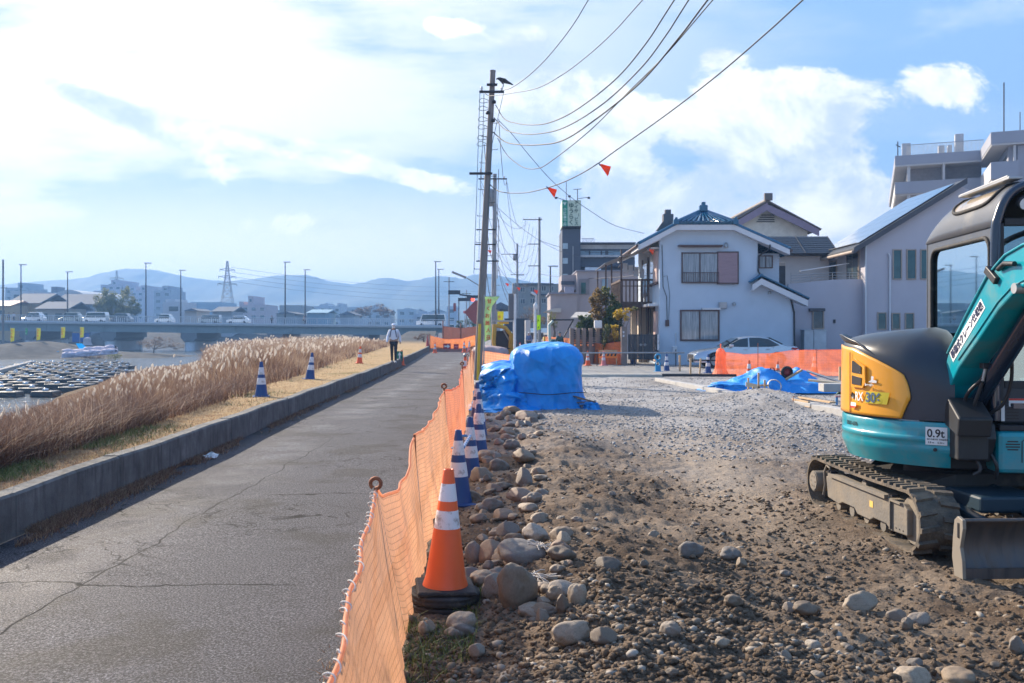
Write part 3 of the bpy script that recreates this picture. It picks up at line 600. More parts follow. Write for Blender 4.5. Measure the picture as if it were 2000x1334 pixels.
seg('reddish orange net between the second ring topped stake and the tall rusty stake',
    [(-.815, 10.82, .90), (-.80, 12, .84), (-.80, 13.5, .80), (-.86, 15, .86), (-.93, 16.7, .92)],
    [(-.74, 10.82, -.02), (-.74, 12, -.02), (-.76, 13.5, -.02), (-.80, 15, -.02), (-.86, 16.7, -.02)], [(-.93, 16.7, 1.0, (.05, 0), .014)], m=net_mat('orange_net_pink', (0.95, 0.32, 0.16), .85, .03), nu=120, fold=.05, seed=12)
seg('orange net running from the tall rusty stake past the leaning utility pole',
    [(-.93, 16.72, .92), (-.94, 18.5, .86), (-.98, 20, .90), (-1.04, 22, 1.0), (-1.15, 25, .95), (-1.28, 28, 1.0)],
    [(-.86, 16.72, -.02), (-.88, 18.5, -.02), (-.93, 20, -.02), (-.98, 22, -.02), (-1.1, 25, -.02), (-1.2, 28, -.02)], [(-1.02, 20.5, 1.05), (-1.04, 22.2, 1.12, (.05, 0), .012), (-1.28, 28, 1.1, (0, 0), .012)], nu=90, fold=.05, seed=15)
seg('farthest pale net panel on the road edge behind the leaning utility pole',
    [(-1.35, 31, .9), (-1.55, 35, .85), (-1.9, 41, .9), (-2.2, 47, .9)], [(-1.3, 31, 0), (-1.5, 35, 0), (-1.85, 41, 0), (-2.15, 47, 0)], [(-1.35, 31, 1.0), (-2.2, 47, 1.0)], nu=50, fold=.05, seed=19)

# ================= cones =================
M_or = mat('orange_plastic', (0.80, 0.115, 0.022), .42, var=.08, dirt=(0.50, 0.12, 0.05), ds=5, dcut=(.58, .75))
M_bl = mat('blue_plastic', (0.012, 0.055, 0.20), .42, var=.1, dirt=(0.05, 0.08, 0.15), ds=6)
M_pk = mat('faded_pink_plastic', (0.72, 0.22, 0.22), .5)
M_mr = mat('maroon_plastic', (0.42, 0.06, 0.05), .5)
M_refl = mat('reflective_band', (0.70, 0.68, 0.70), .45, var=.08, dirt=(0.22, 0.17, 0.14), ds=11, dcut=(.54, .66))
def cone(label, x, y, z=0, color=None, h=.70, weights=0, bands=((.36, .52), (.60, .82)), rz=0.0, group='traffic cones on the site', tilt=(0, 0), seg_=28, stripes=False, base=True, cap=None):
    color = color or M_or
    root = thing('traffic_cone', label, 'traffic cone', (x, y, z), rz, group); root.rotation_euler = (tilt[0], tilt[1], rz)
    H = h; wz = 0.0; r0, r1 = .125 * h / .7, .030 * h / .7
    if weights:
        mb = MB()
        for k in range(weights): mb.lathe([(.0, wz), (.20, wz), (.208, wz + .012), (.208, wz + .03), (.203, wz + .035), (.208, wz + .042), (.205, wz + .052), (.19, wz + .058), (0.0, wz + .058)], seg=seg_, sq=1); wz += .058
        mb.build('weight', M_rubber, root)
    if base:
        mb = MB(); s = .17 * h / .7; mb.box((0, 0, wz + .014), (2 * s, 2 * s, .028)); mb.build('base', M_rubber if weights else color, root, bevel=.012)
    zz = [0.0, .02, .05]; rr = [r0 * 1.08, r0 * 1.0, r0 * .97]; mi = [0, 0]
    prof = []; b0 = wz + .026
    levels = sorted(set([0.0, .03, .08, 1.0] + [q for b_ in bands for q in b_])); fine = []
    for a, c in zip(levels[:-1], levels[1:]):
        n = max(1, int((c - a) / .12)); fine += [a + (c - a) * i / n for i in range(n)]
    fine.append(1.0)
    def rad(t): return r1 + (r0 - r1) * (1 - t) ** 1.0 * (1.0 + .10 * max(0, (.08 - t) / .08))
    for t in fine: prof.append((rad(t), b0 + t * (H - .026)))
    mis = []
    for a, c in zip(fine[:-1], fine[1:]): mis.append(1 if any(b_[0] - 1e-6 <= a and c <= b_[1] + 1e-6 for b_ in bands) else 0)
    prof += [(r1 * .97, b0 + (H - .026) + .004), (r1 * .72, b0 + (H - .026) + .004), (r1 * .66, b0 + (H - .026) - .03)]; mis += [0, 0, 0]
    mb = MB(); mb.lathe(prof, seg=seg_, mis=mis); mb.build('body', [color, M_refl], root)
    if cap: cb = MB(); cb.lathe([(0, 0), (.05, .0), (.055, .05), (.045, .09), (0, .10)], (0, 0, b0 + H - .03), 12); cb.build('cap', cap, root)
    return root
BB = ((.34, .53), (.63, .84))
cone('dirty orange cone on two stacked black rubber weights beside the net, nearest to us', -.39, 5.18, ground_at(-.39, 5.18) - .025, M_or, .69, 2, ((.50, .655), (.735, .885)), .15, tilt=(0, .03))
cone('blue cone with two white bands directly behind the orange cone, tied to a striped bar', -.50, 8.36, 0, M_bl, .69, 0, ((.36, .56), (.66, .86)), .1)
cone('second blue cone of the row, at the far end of the striped bar', -.455, 9.75, 0, M_bl, .68, 0, BB, .1)
cone('third blue cone of the row beside the net', -.42, 11.3, 0, M_bl, .70, 0, BB, .2)
cone('fourth blue cone of the row, just before the blue tarpaulin pile', -.50, 13.6, 0, M_bl, .70, 0, BB, .1)
cone('fifth blue cone of the row, half hidden by the net end', -.63, 16.2, 0, M_bl, .70, 0, BB, 0)
def bz(x, y): return float(bank_z(x, y))
cone('blue cone standing on the dry grass bank at the kerb, nearer of the pair', -4.98, 17.8, bz(-4.98, 17.8) - .01, M_bl, .70, 0, BB, .3, tilt=(0, .0))
cone('leaning blue cone on the grass bank, farther of the pair', -5.55, 24.6, bz(-5.55, 24.6) - .02, M_bl, .74, 0, BB, .5, tilt=(0, .09))
cone('orange striped cone on the grass bank before the walking person', -6.3, 37, bz(-6.3, 37), M_or, .70, 0, BB, .2, tilt=(0, .06))
cone('plain dark red cone on the bank beyond the walking person', -8.0, 85, bz(-8, 85), M_mr, 1.0, 0, (), 0, seg_=14)
cone('orange cone at the road edge with the kerb behind it', -6.1, 71, 0, M_or, .85, 0, BB, 0, seg_=14)
cone('orange cone on the road carrying the green arrow sign', -5.35, 43.5, .02, M_or, .75, 0, (), 0, seg_=16)
cone('orange cone with silver cap on the road side of the net near the utility pole', -1.42, 27.2, .02, M_or, .80, 1, BB, 0, cap=M_steel)
cone('orange and white cone right of the red arrow boards', -3.9, 73, 0, M_or, .95, 0, BB, 0, seg_=14)
cone('faded pink cone next to the orange one beyond the arrow boards', -3.55, 74.5, 0, M_pk, .95, 0, ((.45, .85),), 0, seg_=14)
for i, (u, v, c, lab) in enumerate([(1125, 712, M_or, 'red orange cone at the end of the row by the blue tarpaulin'), (1131, 710, M_pk, 'faded cone half behind the end cone of the gate row'), (1148, 714, M_or, 'bright orange cone of the gate row, second from the tarpaulin'),
    (1179, 714, M_pk, 'faded pink cone in front of the hazard striped opening'), (1187, 711, M_or, 'orange cone behind the faded pink cone by the striped opening'), (1208, 712, M_bl, 'blue cone left of the brick gate pillar'),
    (1237, 711, M_bl, 'tall blue cone in front of the dark house gate')]):
    d = 2800 / (v - 650); cone(lab, (u - 1000) / 1750 * d, d, 0, c, .72 if i < 6 else .85, 0, BB, .1 * i, group='cones along the street barrier', seg_=16)
cone('blue cone beside the bright blue ring stand at the corner', (1302 - 1000) / 1750 * 36.5, 36.5, 0, M_bl, .75, 0, BB, 0, seg_=16)
cone('blue cone at the front wheel of the silver car', (1383 - 1000) / 1750 * 35.5, 35.5, 0, M_bl, .75, 0, BB, 0, seg_=16)
cone('orange cone behind the batter board stakes', (1463 - 1000) / 1750 * 29.5, 29.5, -.05, M_or, .74, 0, BB, 0, seg_=16)
cone('orange cone behind the round red wheel sign', (1519 - 1000) / 1750 * 31, 31, -.05, M_or, .66, 0, BB, 0, seg_=16)
cone('white banded cone seen through the orange net right of the car', (1591 - 1000) / 1750 * 34.5, 34.5, 0, M_or, .8, 0, BB, 0, seg_=16)
cone('dark cone silhouette behind the orange net below the car door', (1499 - 1000) / 1750 * 34.2, 34.2, 0, M_mr, .8, 0, (), 0, seg_=16)
# striped bar between two blue cones
t = thing('cone_bar', 'short blue and white striped bar joining the first two blue cones', 'barrier bar', (-.5, 8.36, .5))
n = 14; A = Vector((.04, .05, .02)); B = Vector((.05, 1.30, -.01))
mb = MB()
for k in range(n): mb.tube([A.lerp(B, k / n), A.lerp(B, (k + 1) / n)], .017, 10, mi=k % 2)
mb.build('bar', [mat('bar_blue', (0.05, 0.22, 0.5), .5), M_refl], t)
for p in (A, B): mb = MB(); mb.tube([p + Vector((.055 * math.cos(a) - .05, .055 * math.sin(a), 0)) for a in [i * math.pi / 8 for i in range(17)]], .008, 6); mb.build('end_ring', mat('bar_blue', (0, 0, 0)), t)

# ================= grass and reeds =================
m_reed, nt, b = nodes('dry_reed'); at = nt.nodes.new('ShaderNodeAttribute'); at.attribute_name = 'tint'
col = ramp(nt, at.outputs['Fac'], [(0, (0.05, 0.028, 0.020)), (.35, (0.15, 0.078, 0.050)), (.7, (0.29, 0.175, 0.11)), (.9, (0.46, 0.33, 0.21)), (1, (0.60, 0.47, 0.34))]); nt.links.new(col, b.inputs['Base Color']); b.inputs['Roughness'].default_value = .7
tr = nt.nodes.new('ShaderNodeBsdfTranslucent'); nt.links.new(col, tr.inputs[0]); ms = nt.nodes.new('ShaderNodeMixShader'); ms.inputs[0].default_value = .34; nt.links.new(b.outputs[0], ms.inputs[1]); nt.links.new(tr.outputs[0], ms.inputs[2]); nt.links.new(ms.outputs[0], nt.nodes['Material Output'].inputs[0])
m_plume = mat('reed_plume', (0.78, 0.70, 0.60), .9, trans=.5)
m_green, nt, b = nodes('green_grass'); at = nt.nodes.new('ShaderNodeAttribute'); at.attribute_name = 'tint'
col = ramp(nt, at.outputs['Fac'], [(0, (0.06, 0.085, 0.02)), (.6, (0.16, 0.20, 0.045)), (1, (0.36, 0.31, 0.13))]); nt.links.new(col, b.inputs['Base Color']); b.inputs['Roughness'].default_value = .6
m_weed = m_reed.copy(); m_weed.name = 'dead_weed'; _r = [q for q in m_weed.node_tree.nodes if q.type == 'VALTORGB'][0].color_ramp.elements
for _e, _c in zip(_r, ((.055, .032, .026), (.11, .062, .048), (.20, .125, .092), (.32, .22, .165), (.50, .40, .31))): _e.color = (*_c, 1)
def blades(name, px, py, pz, hh, ww, lean, m, tint, segs=2, curl=.35):
    n = len(px); a = RNG.random(n) * 6.283; dx, dy = np.cos(a), np.sin(a); la = RNG.random(n) * 6.283; ln = np.abs(RNG.normal(0, lean, n)) * hh
    V = []; 
    for k in range(segs + 1):
        t = k / segs; w = ww * (1 - t * .9) * .5; ox = np.cos(la) * ln * t ** 1.6; oy = np.sin(la) * ln * t ** 1.6; z = pz + hh * t * (1 - .12 * t)
        V.append(np.stack([px + ox - dx * w, py + oy - dy * w, z], -1)); V.append(np.stack([px + ox + dx * w, py + oy + dy * w, z], -1))
    V = np.stack(V, 1); K = 2 * (segs + 1); f = np.array([[2 * k, 2 * k + 1, 2 * k + 3, 2 * k + 2] for k in range(segs)])
    F = (f[None] + (np.arange(n) * K)[:, None, None]).reshape(-1, 4)
    o = npmesh(name, V.reshape(-1, 3), F, m, col=np.repeat(tint, K)); return o, px + np.cos(la) * ln, py + np.sin(la) * ln, pz + hh * .88
# reeds: patch borders follow the bank
n = 330000; y = 1 / np.sqrt(RNG.uniform(1 / 165. ** 2, 1 / 6.5 ** 2, n)) * 1.0
y = np.where(RNG.random(n) < .65, RNG.uniform(8, 120, n), y)
s = interp(BW, y) + RNG.uniform(-.05, .5, n) + RNG.random(n) * interp([(0, 8), (20, 8.5), (35, 11), (50, 16), (90, 22), (170, 20)], y); x = kx(y) - s
patch = fbm(x * .28, y * .16, 3, 61); keep = (x > -.62 * y) & (RNG.random(n) < .2 + 1.2 * sstep(.34, .55, patch)); x, y, s, patch = x[keep], y[keep], s[keep], patch[keep]
z = bank_z(x, y); keep = z > -1.78; x, y, s, patch, z = x[keep], y[keep], s[keep], patch[keep], z[keep]
edge = sstep(.1, 2.2, s - interp(BW, y)); h = (.30 + 1.5 * edge) * (.25 + 1.3 * patch) * RNG.uniform(.75, 1.15, len(x)) * (1 - .35 * sstep(22, 10, y) ) * (1 + .35 * sstep(45, 75, y) * sstep(150, 110, y))
vt = np.interp(1000 + 1750 * x / y, [-60, 0, 100, 180, 230, 300, 392, 408, 450, 560, 700, 760, 830], [815, 800, 780, 755, 730, 713, 713, 674, 661, 651, 656, 663, 668])
h = np.minimum(h, (1.6 - (vt - 650) / 1750 * y - z) * RNG.uniform(.45, 1.03, len(x)) * (.72 + .5 * fbm(x * .8, y * .3, 3, 71))); kk = h > .12; x, y, s, patch, z, h = x[kk], y[kk], s[kk], patch[kk], z[kk], h[kk]
warm = np.clip(.02 + .9 * fbm(x * 1.1, y * .5, 3, 33) + .5 * (patch - .45) + RNG.normal(0, .2, len(x)) + .22 * sstep(25, 45, y) + .25 * (RNG.random(len(x)) < .12) - .12 * sstep(20, 8, y), 0, 1)
o, tx, ty, tz = blades('dry_reeds', x, y, z, h, .005 + .0005 * y, .34, m_reed, warm)
tag(o, 'tall dry brown reeds covering the river side of the bank', 'reeds', kind='stuff')
n = 70000; yw = 1 / np.sqrt(RNG.uniform(1 / 60. ** 2, 1 / 6.5 ** 2, n)); sw = interp(BW, yw) + RNG.random(n) ** 1.3 * 4.5; xw = kx(yw) - sw; g = fbm(xw * 1.3, yw * .8, 3, 19); q_ = (g > .47) & (xw > -.62 * yw); xw, yw, g = xw[q_], yw[q_], g[q_]
zw = bank_z(xw, yw); o, *_ = blades('weed_tangle', xw, yw, zw + RNG.uniform(0, .25, len(xw)) * g, RNG.uniform(.12, .5, len(xw)) * (.4 + g), .004 + .0004 * yw, 1.1, m_weed, np.clip(g + RNG.normal(-.05, .25, len(xw)), 0, 1)); tag(o, 'tangled reddish brown weeds along the foot of the reeds', 'weeds', kind='stuff')
# plumes
sel = np.where((RNG.random(len(tx)) < .018 * sstep(16, 34, ty) + .002) & (h > .8))[0]
px, py, pz = tx[sel], ty[sel], tz[sel]; n = len(sel); L_ = RNG.uniform(.12, .28, n); dr = RNG.uniform(-.5, .9, n); wd = .016 + .0006 * py
V = []
for k, (t, w) in enumerate(((0, .3), (.35, 1), (.75, .8), (1, .1))):
    for sgn in (-1, 1): V.append(np.stack([px + L_ * t * dr * .5 + sgn * w * wd, py + 0 * px, pz - .03 + L_ * t * .85], -1))
for k, (t, w) in enumerate(((0, .3), (.35, 1), (.75, .8), (1, .1))):
    for sgn in (-1, 1): V.append(np.stack([px + L_ * t * dr * .5, py + sgn * w * wd, pz - .03 + L_ * t * .85], -1))
V = np.stack(V, 1); f = np.array([[2 * k, 2 * k + 1, 2 * k + 3, 2 * k + 2] for k in (0, 1, 2, 4, 5, 6)]); F = (f[None] + (np.arange(n) * 16)[:, None, None]).reshape(-1, 4)
tag(npmesh('reed_plumes', V.reshape(-1, 3), F, m_plume, smooth=False), 'pale fluffy seed heads catching the sun above the reeds', 'reeds', kind='stuff')
# short grass on the bank: straw on the path, green along its outer edge
n = 30000; y = 1 / np.sqrt(RNG.uniform(1 / 60. ** 2, 1 / 5.5 ** 2, n)); s = .2 + RNG.random(n) * interp(BW, y) * 1.1; x = kx(y) - s
o, *_ = blades('dry_grass', x, y, bank_z(x, y) - .005, RNG.uniform(.012, .045, n), .004 + .0003 * y, .9, m_reed, RNG.uniform(.6, 1, n)); tag(o, 'short straw coloured grass on the bank path', 'grass', kind='stuff')
n = 26000; y = 1 / np.sqrt(RNG.uniform(1 / 95. ** 2, 1 / 6. ** 2, n)); s = interp(BW, y) + RNG.normal(.1, .22 + .006 * y, n); x = kx(y) - s; g = fbm(x * .9, y * .55, 3, 91); k = g > .52; x, y, s = x[k], y[k], s[k]; n = len(x)
o, *_ = blades('green_grass', x, y, bank_z(x, y) - .01, RNG.uniform(.02, .10, n), .006 + .0004 * y, .8, m_green, RNG.random(n)); tag(o, 'green grass fringe along the outer edge of the bank', 'grass', kind='stuff')
n = 4200; y = RNG.uniform(3.6, 6.0, n); x = RNG.uniform(-.62, -.18, n) + .0 * y; g = fbm(x * 5, y * 5, 2, 13); k = (g > .42) & (np.abs(x + .39) + np.abs(y - 4.7) * .25 < .34); x, y = x[k], y[k]; n = len(x)
o, *_ = blades('grass_patch', x, y, site_z(x, y) - .005, RNG.uniform(.02, .07, n), .007, .8, m_green, RNG.random(n) * .75); tag(o, 'small green weeds under the net in front of the rubber weights', 'grass', kind='stuff')
# litter of straw at the kerb foot
n = 22000; y = 1 / np.sqrt(RNG.uniform(1 / 45. ** 2, 1 / 6. ** 2, n)); x = kx(y) + np.abs(RNG.normal(0, .09, n)); g = fbm(x * 2, y * .9, 3, 17); k = g > .42; x, y = x[k], y[k]; n = len(x)
o, *_ = blades('kerb_straw', x, y, np.full(n, .0), RNG.uniform(.01, .085, n), .006 + .0003 * y, 1.1, m_reed, RNG.uniform(.3, .9, n)); tag(o, 'dead straw and weeds gathered at the foot of the kerb', 'straw', kind='stuff')
n = 1500; y = RNG.uniform(3.2, 4.6, n); x = rx(y) + .08 + RNG.normal(0, .06, n)
o, *_ = blades('edge_straw', x, y, np.full(n, .0), RNG.uniform(.01, .04, n), .006, 1.6, m_reed, RNG.uniform(.5, 1, n)); tag(o, 'dry straw along the road edge under the near net', 'straw', kind='stuff')
# white litter
mb = MB(); mb.grid(lambda a, c: Vector(((a - .5) * .17, (c - .5) * .14, .02 + .035 * math.sin(a * 7) * math.cos(c * 5))), 10, 8); o = mb.build('litter_paper', M_white, loc=(-3.83, 11.4, .02)); o.rotation_euler = (.4, .1, -.6); tag(o, 'crumpled white paper litter at the foot of the kerb', 'litter')
# torn white plastic among cobbles
def shreds(x, y, lab, n=26, R=.12):
    mb = MB()
    for k in range(n):
        a = random.uniform(0, 6.28); L0 = random.uniform(.5, 1.3) * R; p = Vector((x, y, ground_at(x, y) + .06)) + Vector((random.gauss(0, .02), random.gauss(0, .02), 0))
        pp = [p]
        for j in range(4): a += random.uniform(-.5, .5); p = p + Vector((math.cos(a) * L0 / 4, math.sin(a) * L0 / 4, random.uniform(-.02, .012))); pp.append(p)
        mb.tube(pp, [random.uniform(.002, .004)] * 5, 4)
    tag(mb.build('torn_plastic', mat('torn_sheet', (0.40, 0.37, 0.34), .7)), lab, 'litter')
shreds(.195, 5.75, 'crumpled scrap of white plastic behind the round dark cobble', 30, .10); shreds(.12, 5.2, 'frayed white plastic fibres hanging beside the largest boulder', 34, .15)
# ================= excavator (faces the camera) =================
M_teal = mat('teal_paint', (0.0, 0.29, 0.36), .28, var=.06, coat=.5, dirt=(0.22, 0.21, 0.17), ds=2.6, dcut=(.50, .72), damt=.5)
M_yel = mat('yellow_paint', (0.82, 0.36, 0.028), .32, var=.05, coat=.4, dirt=(0.45, 0.28, 0.09), ds=3, dcut=(.62, .85), damt=.5)
M_hood = mat('dark_navy_plastic', (0.022, 0.030, 0.045), .33, var=.15, dirt=(0.10, 0.10, 0.10), ds=3.5, dcut=(.56, .82), damt=.35)
M_cab = mat('charcoal_paint', (0.085, 0.092, 0.105), .35, var=.1, dirt=(0.16, 0.15, 0.14), ds=2, dcut=(.55, .8), damt=.6)
M_navy = mat('navy_tube_paint', (0.012, 0.022, 0.045), .25, coat=.6)
M_mud = mat('dusty_track_steel', (0.17, 0.155, 0.135), .8, var=.2, dirt=(0.27, 0.22, 0.16), ds=4, dcut=(.42, .65), bump=.2)
M_trk = mat('dusty_track_rubber', (0.065, 0.058, 0.05), .85, var=.25, dirt=(0.22, 0.17, 0.12), ds=5, dcut=(.40, .62), bump=.4, bs=60)
M_blade = mat('scratched_blade_steel', (0.13, 0.12, 0.12), .45, .5, var=.25, vs=3, dirt=(0.17, 0.13, 0.105), ds=3, dcut=(.45, .65), stretch=(6, 1, 1))
M_sign = mat('sticker_white', (0.78, 0.78, 0.78), .5); M_ink = mat('sticker_ink', (0.02, 0.02, 0.025), .5)
M_hose = mat('hydraulic_hose', (0.025, 0.025, 0.028), .45)
m_gl, nt, b = nodes('cab_glass'); N = nt.nodes; b.inputs['Base Color'].default_value = (.02, .03, .03, 1); b.inputs['Roughness'].default_value = .03; b.inputs['Specular IOR Level'].default_value = 1.0
tp = N.new('ShaderNodeBsdfTransparent'); tp.inputs[0].default_value = (.52, .70, .70, 1); gs = N.new('ShaderNodeBsdfGlossy'); gs.inputs[0].default_value = (.6, .72, .74, 1); gs.inputs['Roughness'].default_value = .02
lw = N.new('ShaderNodeLayerWeight'); lw.inputs[0].default_value = .38; ms = N.new('ShaderNodeMixShader'); nt.links.new(mr(nt, lw.outputs['Fresnel'], 0, .6, .34, .85), ms.inputs[0]); nt.links.new(tp.outputs[0], ms.inputs[1]); nt.links.new(gs.outputs[0], ms.inputs[2]); nt.links.new(ms.outputs[0], N['Material Output'].inputs[0])
EX = thing('excavator', 'teal and yellow mini excavator with charcoal cab parked at the right edge of the site', 'excavator', (3.67, 7.5, 0.0))
C0 = Vector((3.67, 7.5, 0))
UR = Matrix.Rotation(math.radians(-5.7), 4, 'Z'); TR = Matrix.Rotation(math.radians(2.5), 4, 'Z')
def up(mb, name, m, parent=None, R=UR, **kw):
    o = mb.build(name, m, parent or EX, **kw)
    if parent is None: o.matrix_local = R.copy()
    return o
# --- tracks ---
def track_path(n, L=.86, R=.205, zc=.215, tension=.0):
    """closed loop in (y,z): half length L between drum centres"""
    per = 4 * L + 2 * math.pi * R; out = []
    for k in range(n):
        s = per * k / n
        if s < 2 * L: out.append((-L + s, zc - R, 0, -1))
        elif s < 2 * L + math.pi * R: a = -math.pi / 2 + (s - 2 * L) / R; out.append((L + R * math.cos(a), zc + R * math.sin(a), math.cos(a), math.sin(a)))
        elif s < 4 * L + math.pi * R: t = s - 2 * L - math.pi * R; out.append((L - t, zc + R - .012 * math.sin(math.pi * t / (2 * L)), 0, 1))
        else: a = math.pi / 2 + (s - 4 * L - math.pi * R) / R; out.append((-L + R * math.cos(a), zc + R * math.sin(a), math.cos(a), math.sin(a)))
    return out
for sx_, side in ((-.66, 'left'), (.60, 'right')):
    n = 46; pp = track_path(n * 4); mb = MB(); w = .15
    vs = []
    for (y, z, ny, nz_) in pp:
        for (dx, t) in ((-w, 0), (-w, .022), (w, .022), (w, 0)): vs.append((sx_ + dx, y + ny * t, z + nz_ * t + .0))
    m4 = len(pp); mb.add(vs, [(i * 4 + j, i * 4 + (j + 1) % 4, ((i + 1) % m4) * 4 + (j + 1) % 4, ((i + 1) % m4) * 4 + j) for i in range(m4) for j in range(4)], 0)
    for i in range(n):
        y, z, ny, nz_ = pp[i * 4]; ty, tz = -nz_, ny
        for (x0, x1, sk) in ((-w, -.02, 0), (.02, w, 2)):
            y2, z2, n2, m2 = pp[(i * 4 + sk) % m4]; t2y, t2z = -m2, n2
            vs = []
            for (xx, wd) in ((x0, .017), (x1, .017)):
                sh = .012 * (1 if abs(xx) > .1 else -1)
                for (dt, dn) in ((-wd - .004, .02), (wd + .004, .02), (wd, .044), (-wd, .044)):
                    vs.append((sx_ + xx, y2 + t2y * (dt + sh) + n2 * dn, z2 + t2z * (dt + sh) + m2 * dn))
            mb.add(vs, [(0, 1, 2, 3), (7, 6, 5, 4), (0, 4, 5, 1), (1, 5, 6, 2), (2, 6, 7, 3), (3, 7, 4, 0)])
        mb.box((sx_, y - ny * .012, z - nz_ * .012), (.05, .02, .02))
    tr_ = up(mb, 'track', M_trk, R=TR)
    tr_['label'] = 'rubber track nearer the net' if side == 'left' else 'rubber track behind the blade corner'
    ox = sx_ - .12 if side == 'left' else sx_ - .12
    mb = MB()   # frame plate with stepped outline
    sd = -1 if side == 'left' else -1
    prof = [(-.86, .10), (-.60, .085), (-.52, .12), (-.30, .12), (-.24, .09), (.0, .09), (.06, .13), (.30, .13), (.38, .10), (.62, .12), (.66, .30), (.5, .345), (-.62, .33), (-.80, .325), (-.86, .29)]
    mb.prism([(sx_ - .135, y, z) for y, z in prof], (.24, 0, 0)); fr = up(mb, 'track_frame', M_mud, R=TR, bevel=.008)
    mb = MB(); mb.box((sx_ - .145, -.62, .215), (.022, .014, .23)); mb.box((sx_ - .145, -.70, .325), (.022, .17, .014)); mb.box((sx_ - .138, .0, .335), (.05, 1.1, .03)); mb.build('rib', M_mud, fr)
    mb = MB()
    for yy in (-.66, -.62, .50, .55): mb.tube([(sx_ - .16, yy, .36), (sx_ - .10, yy, .36)], .014, 8)
    for yy in (-.80, -.745, -.69): mb.tube([(sx_ - .138, yy, .125), (sx_ - .130, yy, .125)], .006, 6)
    mb.build('bolts', M_dark, fr)
    mb = MB(); mb.bx(sx_ - .1385, sx_ - .136, -.30, -.24, .20, .25); mb.build('yellow_decal', mat('decal_yellow', (0.75, 0.5, 0.12), .6), fr)
    mb = MB(); mb.tube([(sx_ - .17, .86, .225), (sx_ + .1, .86, .225)], .095, 24); mb.tube([(sx_ - .178, .86, .225), (sx_ - .17, .86, .225)], .085, 20)
    for k in range(6): a = k * math.pi / 3; mb.tube([(sx_ - .182, .86 + .05 * math.cos(a), .225 + .05 * math.sin(a)), (sx_ - .175, .86 + .05 * math.cos(a), .225 + .05 * math.sin(a))], .008, 6)
    up(mb, 'drive_motor', M_mud, R=TR)
    mb = MB(); mb.tube([(sx_ - .125, .74, .12), (sx_ - .125, .70, .22), (sx_ - .125, .72, .33), (sx_ - .125, .66, .40), (sx_ - .125, .58, .385), (sx_ - .125, .60, .34)], .012, 8); up(mb, 'lifting_bracket', M_mud, R=TR)
    mb = MB(); mb.tube([(sx_ - .09, -.86, .215), (sx_ + .09, -.86, .215)], .175, 24); up(mb, 'idler_wheel', M_mud, R=TR)
    for yy in (-.42, -.12, .16, .44): mb = MB(); mb.tube([(sx_ - .11, yy, .085), (sx_ + .11, yy, .085)], .048, 14); up(mb, 'roller', M_mud, R=TR)
    mb = MB(); mb.tube([(sx_ - .10, -.05, .345), (sx_ + .10, -.05, .345)], .042, 14); up(mb, 'carrier_roller', M_mud, R=TR)
# undercarriage centre
mb = MB(); mb.prism([(-.50, -.45, .30), (-.30, -.62, .42), (.30, -.62, .42), (.46, -.45, .30), (.46, .5, .30), (.25, .6, .42), (-.3, .6, .42), (-.50, .5, .30)], (0, 0, .10)); mb.lathe([(0, .40), (.36, .40), (.36, .50), (.33, .50), (.33, .58), (0, .58)], seg=28)
up(mb, 'chassis', mat('grimy_underframe', (0.035, 0.033, 0.032), .8, dirt=(0.14, 0.12, 0.09), ds=4), R=TR, bevel=.01)
for sgn in (-1, 1): mb = MB(); mb.prism([(sgn * .38 - .04, -.3, .20), (sgn * .38 - .04, -1.45, .10), (sgn * .38 - .04, -1.47, .24), (sgn * .38 - .04, -.5, .36)], (.08, 0, 0)); up(mb, 'blade_arm', mat('blue_steel', (0.008, 0.03, 0.05), .5, dirt=(0.06, 0.06, 0.06), ds=5), R=TR, bevel=.01)
mb = MB(); mb.tube([(0, -.45, .42), (0, -1.1, .30)], .05, 14); mb.tube([(0, -1.1, .30), (0, -1.44, .24)], .025, 12); up(mb, 'blade_cylinder', mat('blue_steel', (0, 0, 0)), R=TR)
mb = MB(); mb.box((-.1, -.8, .36), (.5, .5, .12)); up(mb, 'front_guard_plate', mat('blue_steel', (0, 0, 0)), R=TR, bevel=.02)
# blade: curved plate
mb = MB(); zs = np.linspace(.0, 1, 14); pr = []
for t in zs: z = .015 + .365 * t; pr.append((-1.55 - .095 * (4 * (t - .5) ** 2) + .02 * t, z))
bw = .80
vs = [];
for (y, z) in pr: vs += [(-bw, y, z), (bw, y, z)]
k0 = len(vs)
for (y, z) in pr: vs += [(-bw, y + .022, z), (bw, y + .022, z)]
m_ = len(pr); fs = [(2 * i, 2 * i + 1, 2 * i + 3, 2 * i + 2) for i in range(m_ - 1)] + [(k0 + 2 * i + 2, k0 + 2 * i + 3, k0 + 2 * i + 1, k0 + 2 * i) for i in range(m_ - 1)]
fs += [(2 * m_ - 2, 2 * m_ - 1, k0 + 2 * m_ - 1, k0 + 2 * m_ - 2), (0, k0, k0 + 1, 1)]
mb.add(vs, fs, 0, True); mb.tube([(-bw, -1.625, .375), (bw, -1.625, .375)], .014, 10); mb.box((0, -1.648, .035), (2 * bw, .014, .07))
BLD = up(mb, 'dozer_blade', M_blade, R=TR)
for sgn in (-1, 1):
    mb = MB(); x = sgn * (bw + .012) - .012
    q = [(x, -1.665, .0), (x, -1.655, .12), (x, -1.63, .2), (x, -1.665, .33), (x, -1.66, .385), (x, -1.60, .40), (x, -1.56, .37), (x, -1.54, .25), (x, -1.53, .12), (x, -1.56, .0)]
    mb.prism(q, (.024, 0, 0)); ep = mb.build('end_plate', mat('worn_plate', (0.27, 0.24, 0.20), .6, .3, dirt=(0.16, 0.12, 0.09), ds=6), BLD, bevel=.004)
    mb = MB(); mb.box((x - .002 if sgn < 0 else x + .026, -1.612, .31), (.006, .022, .10)); mb.build('slot', M_ink, BLD, bevel=.009)
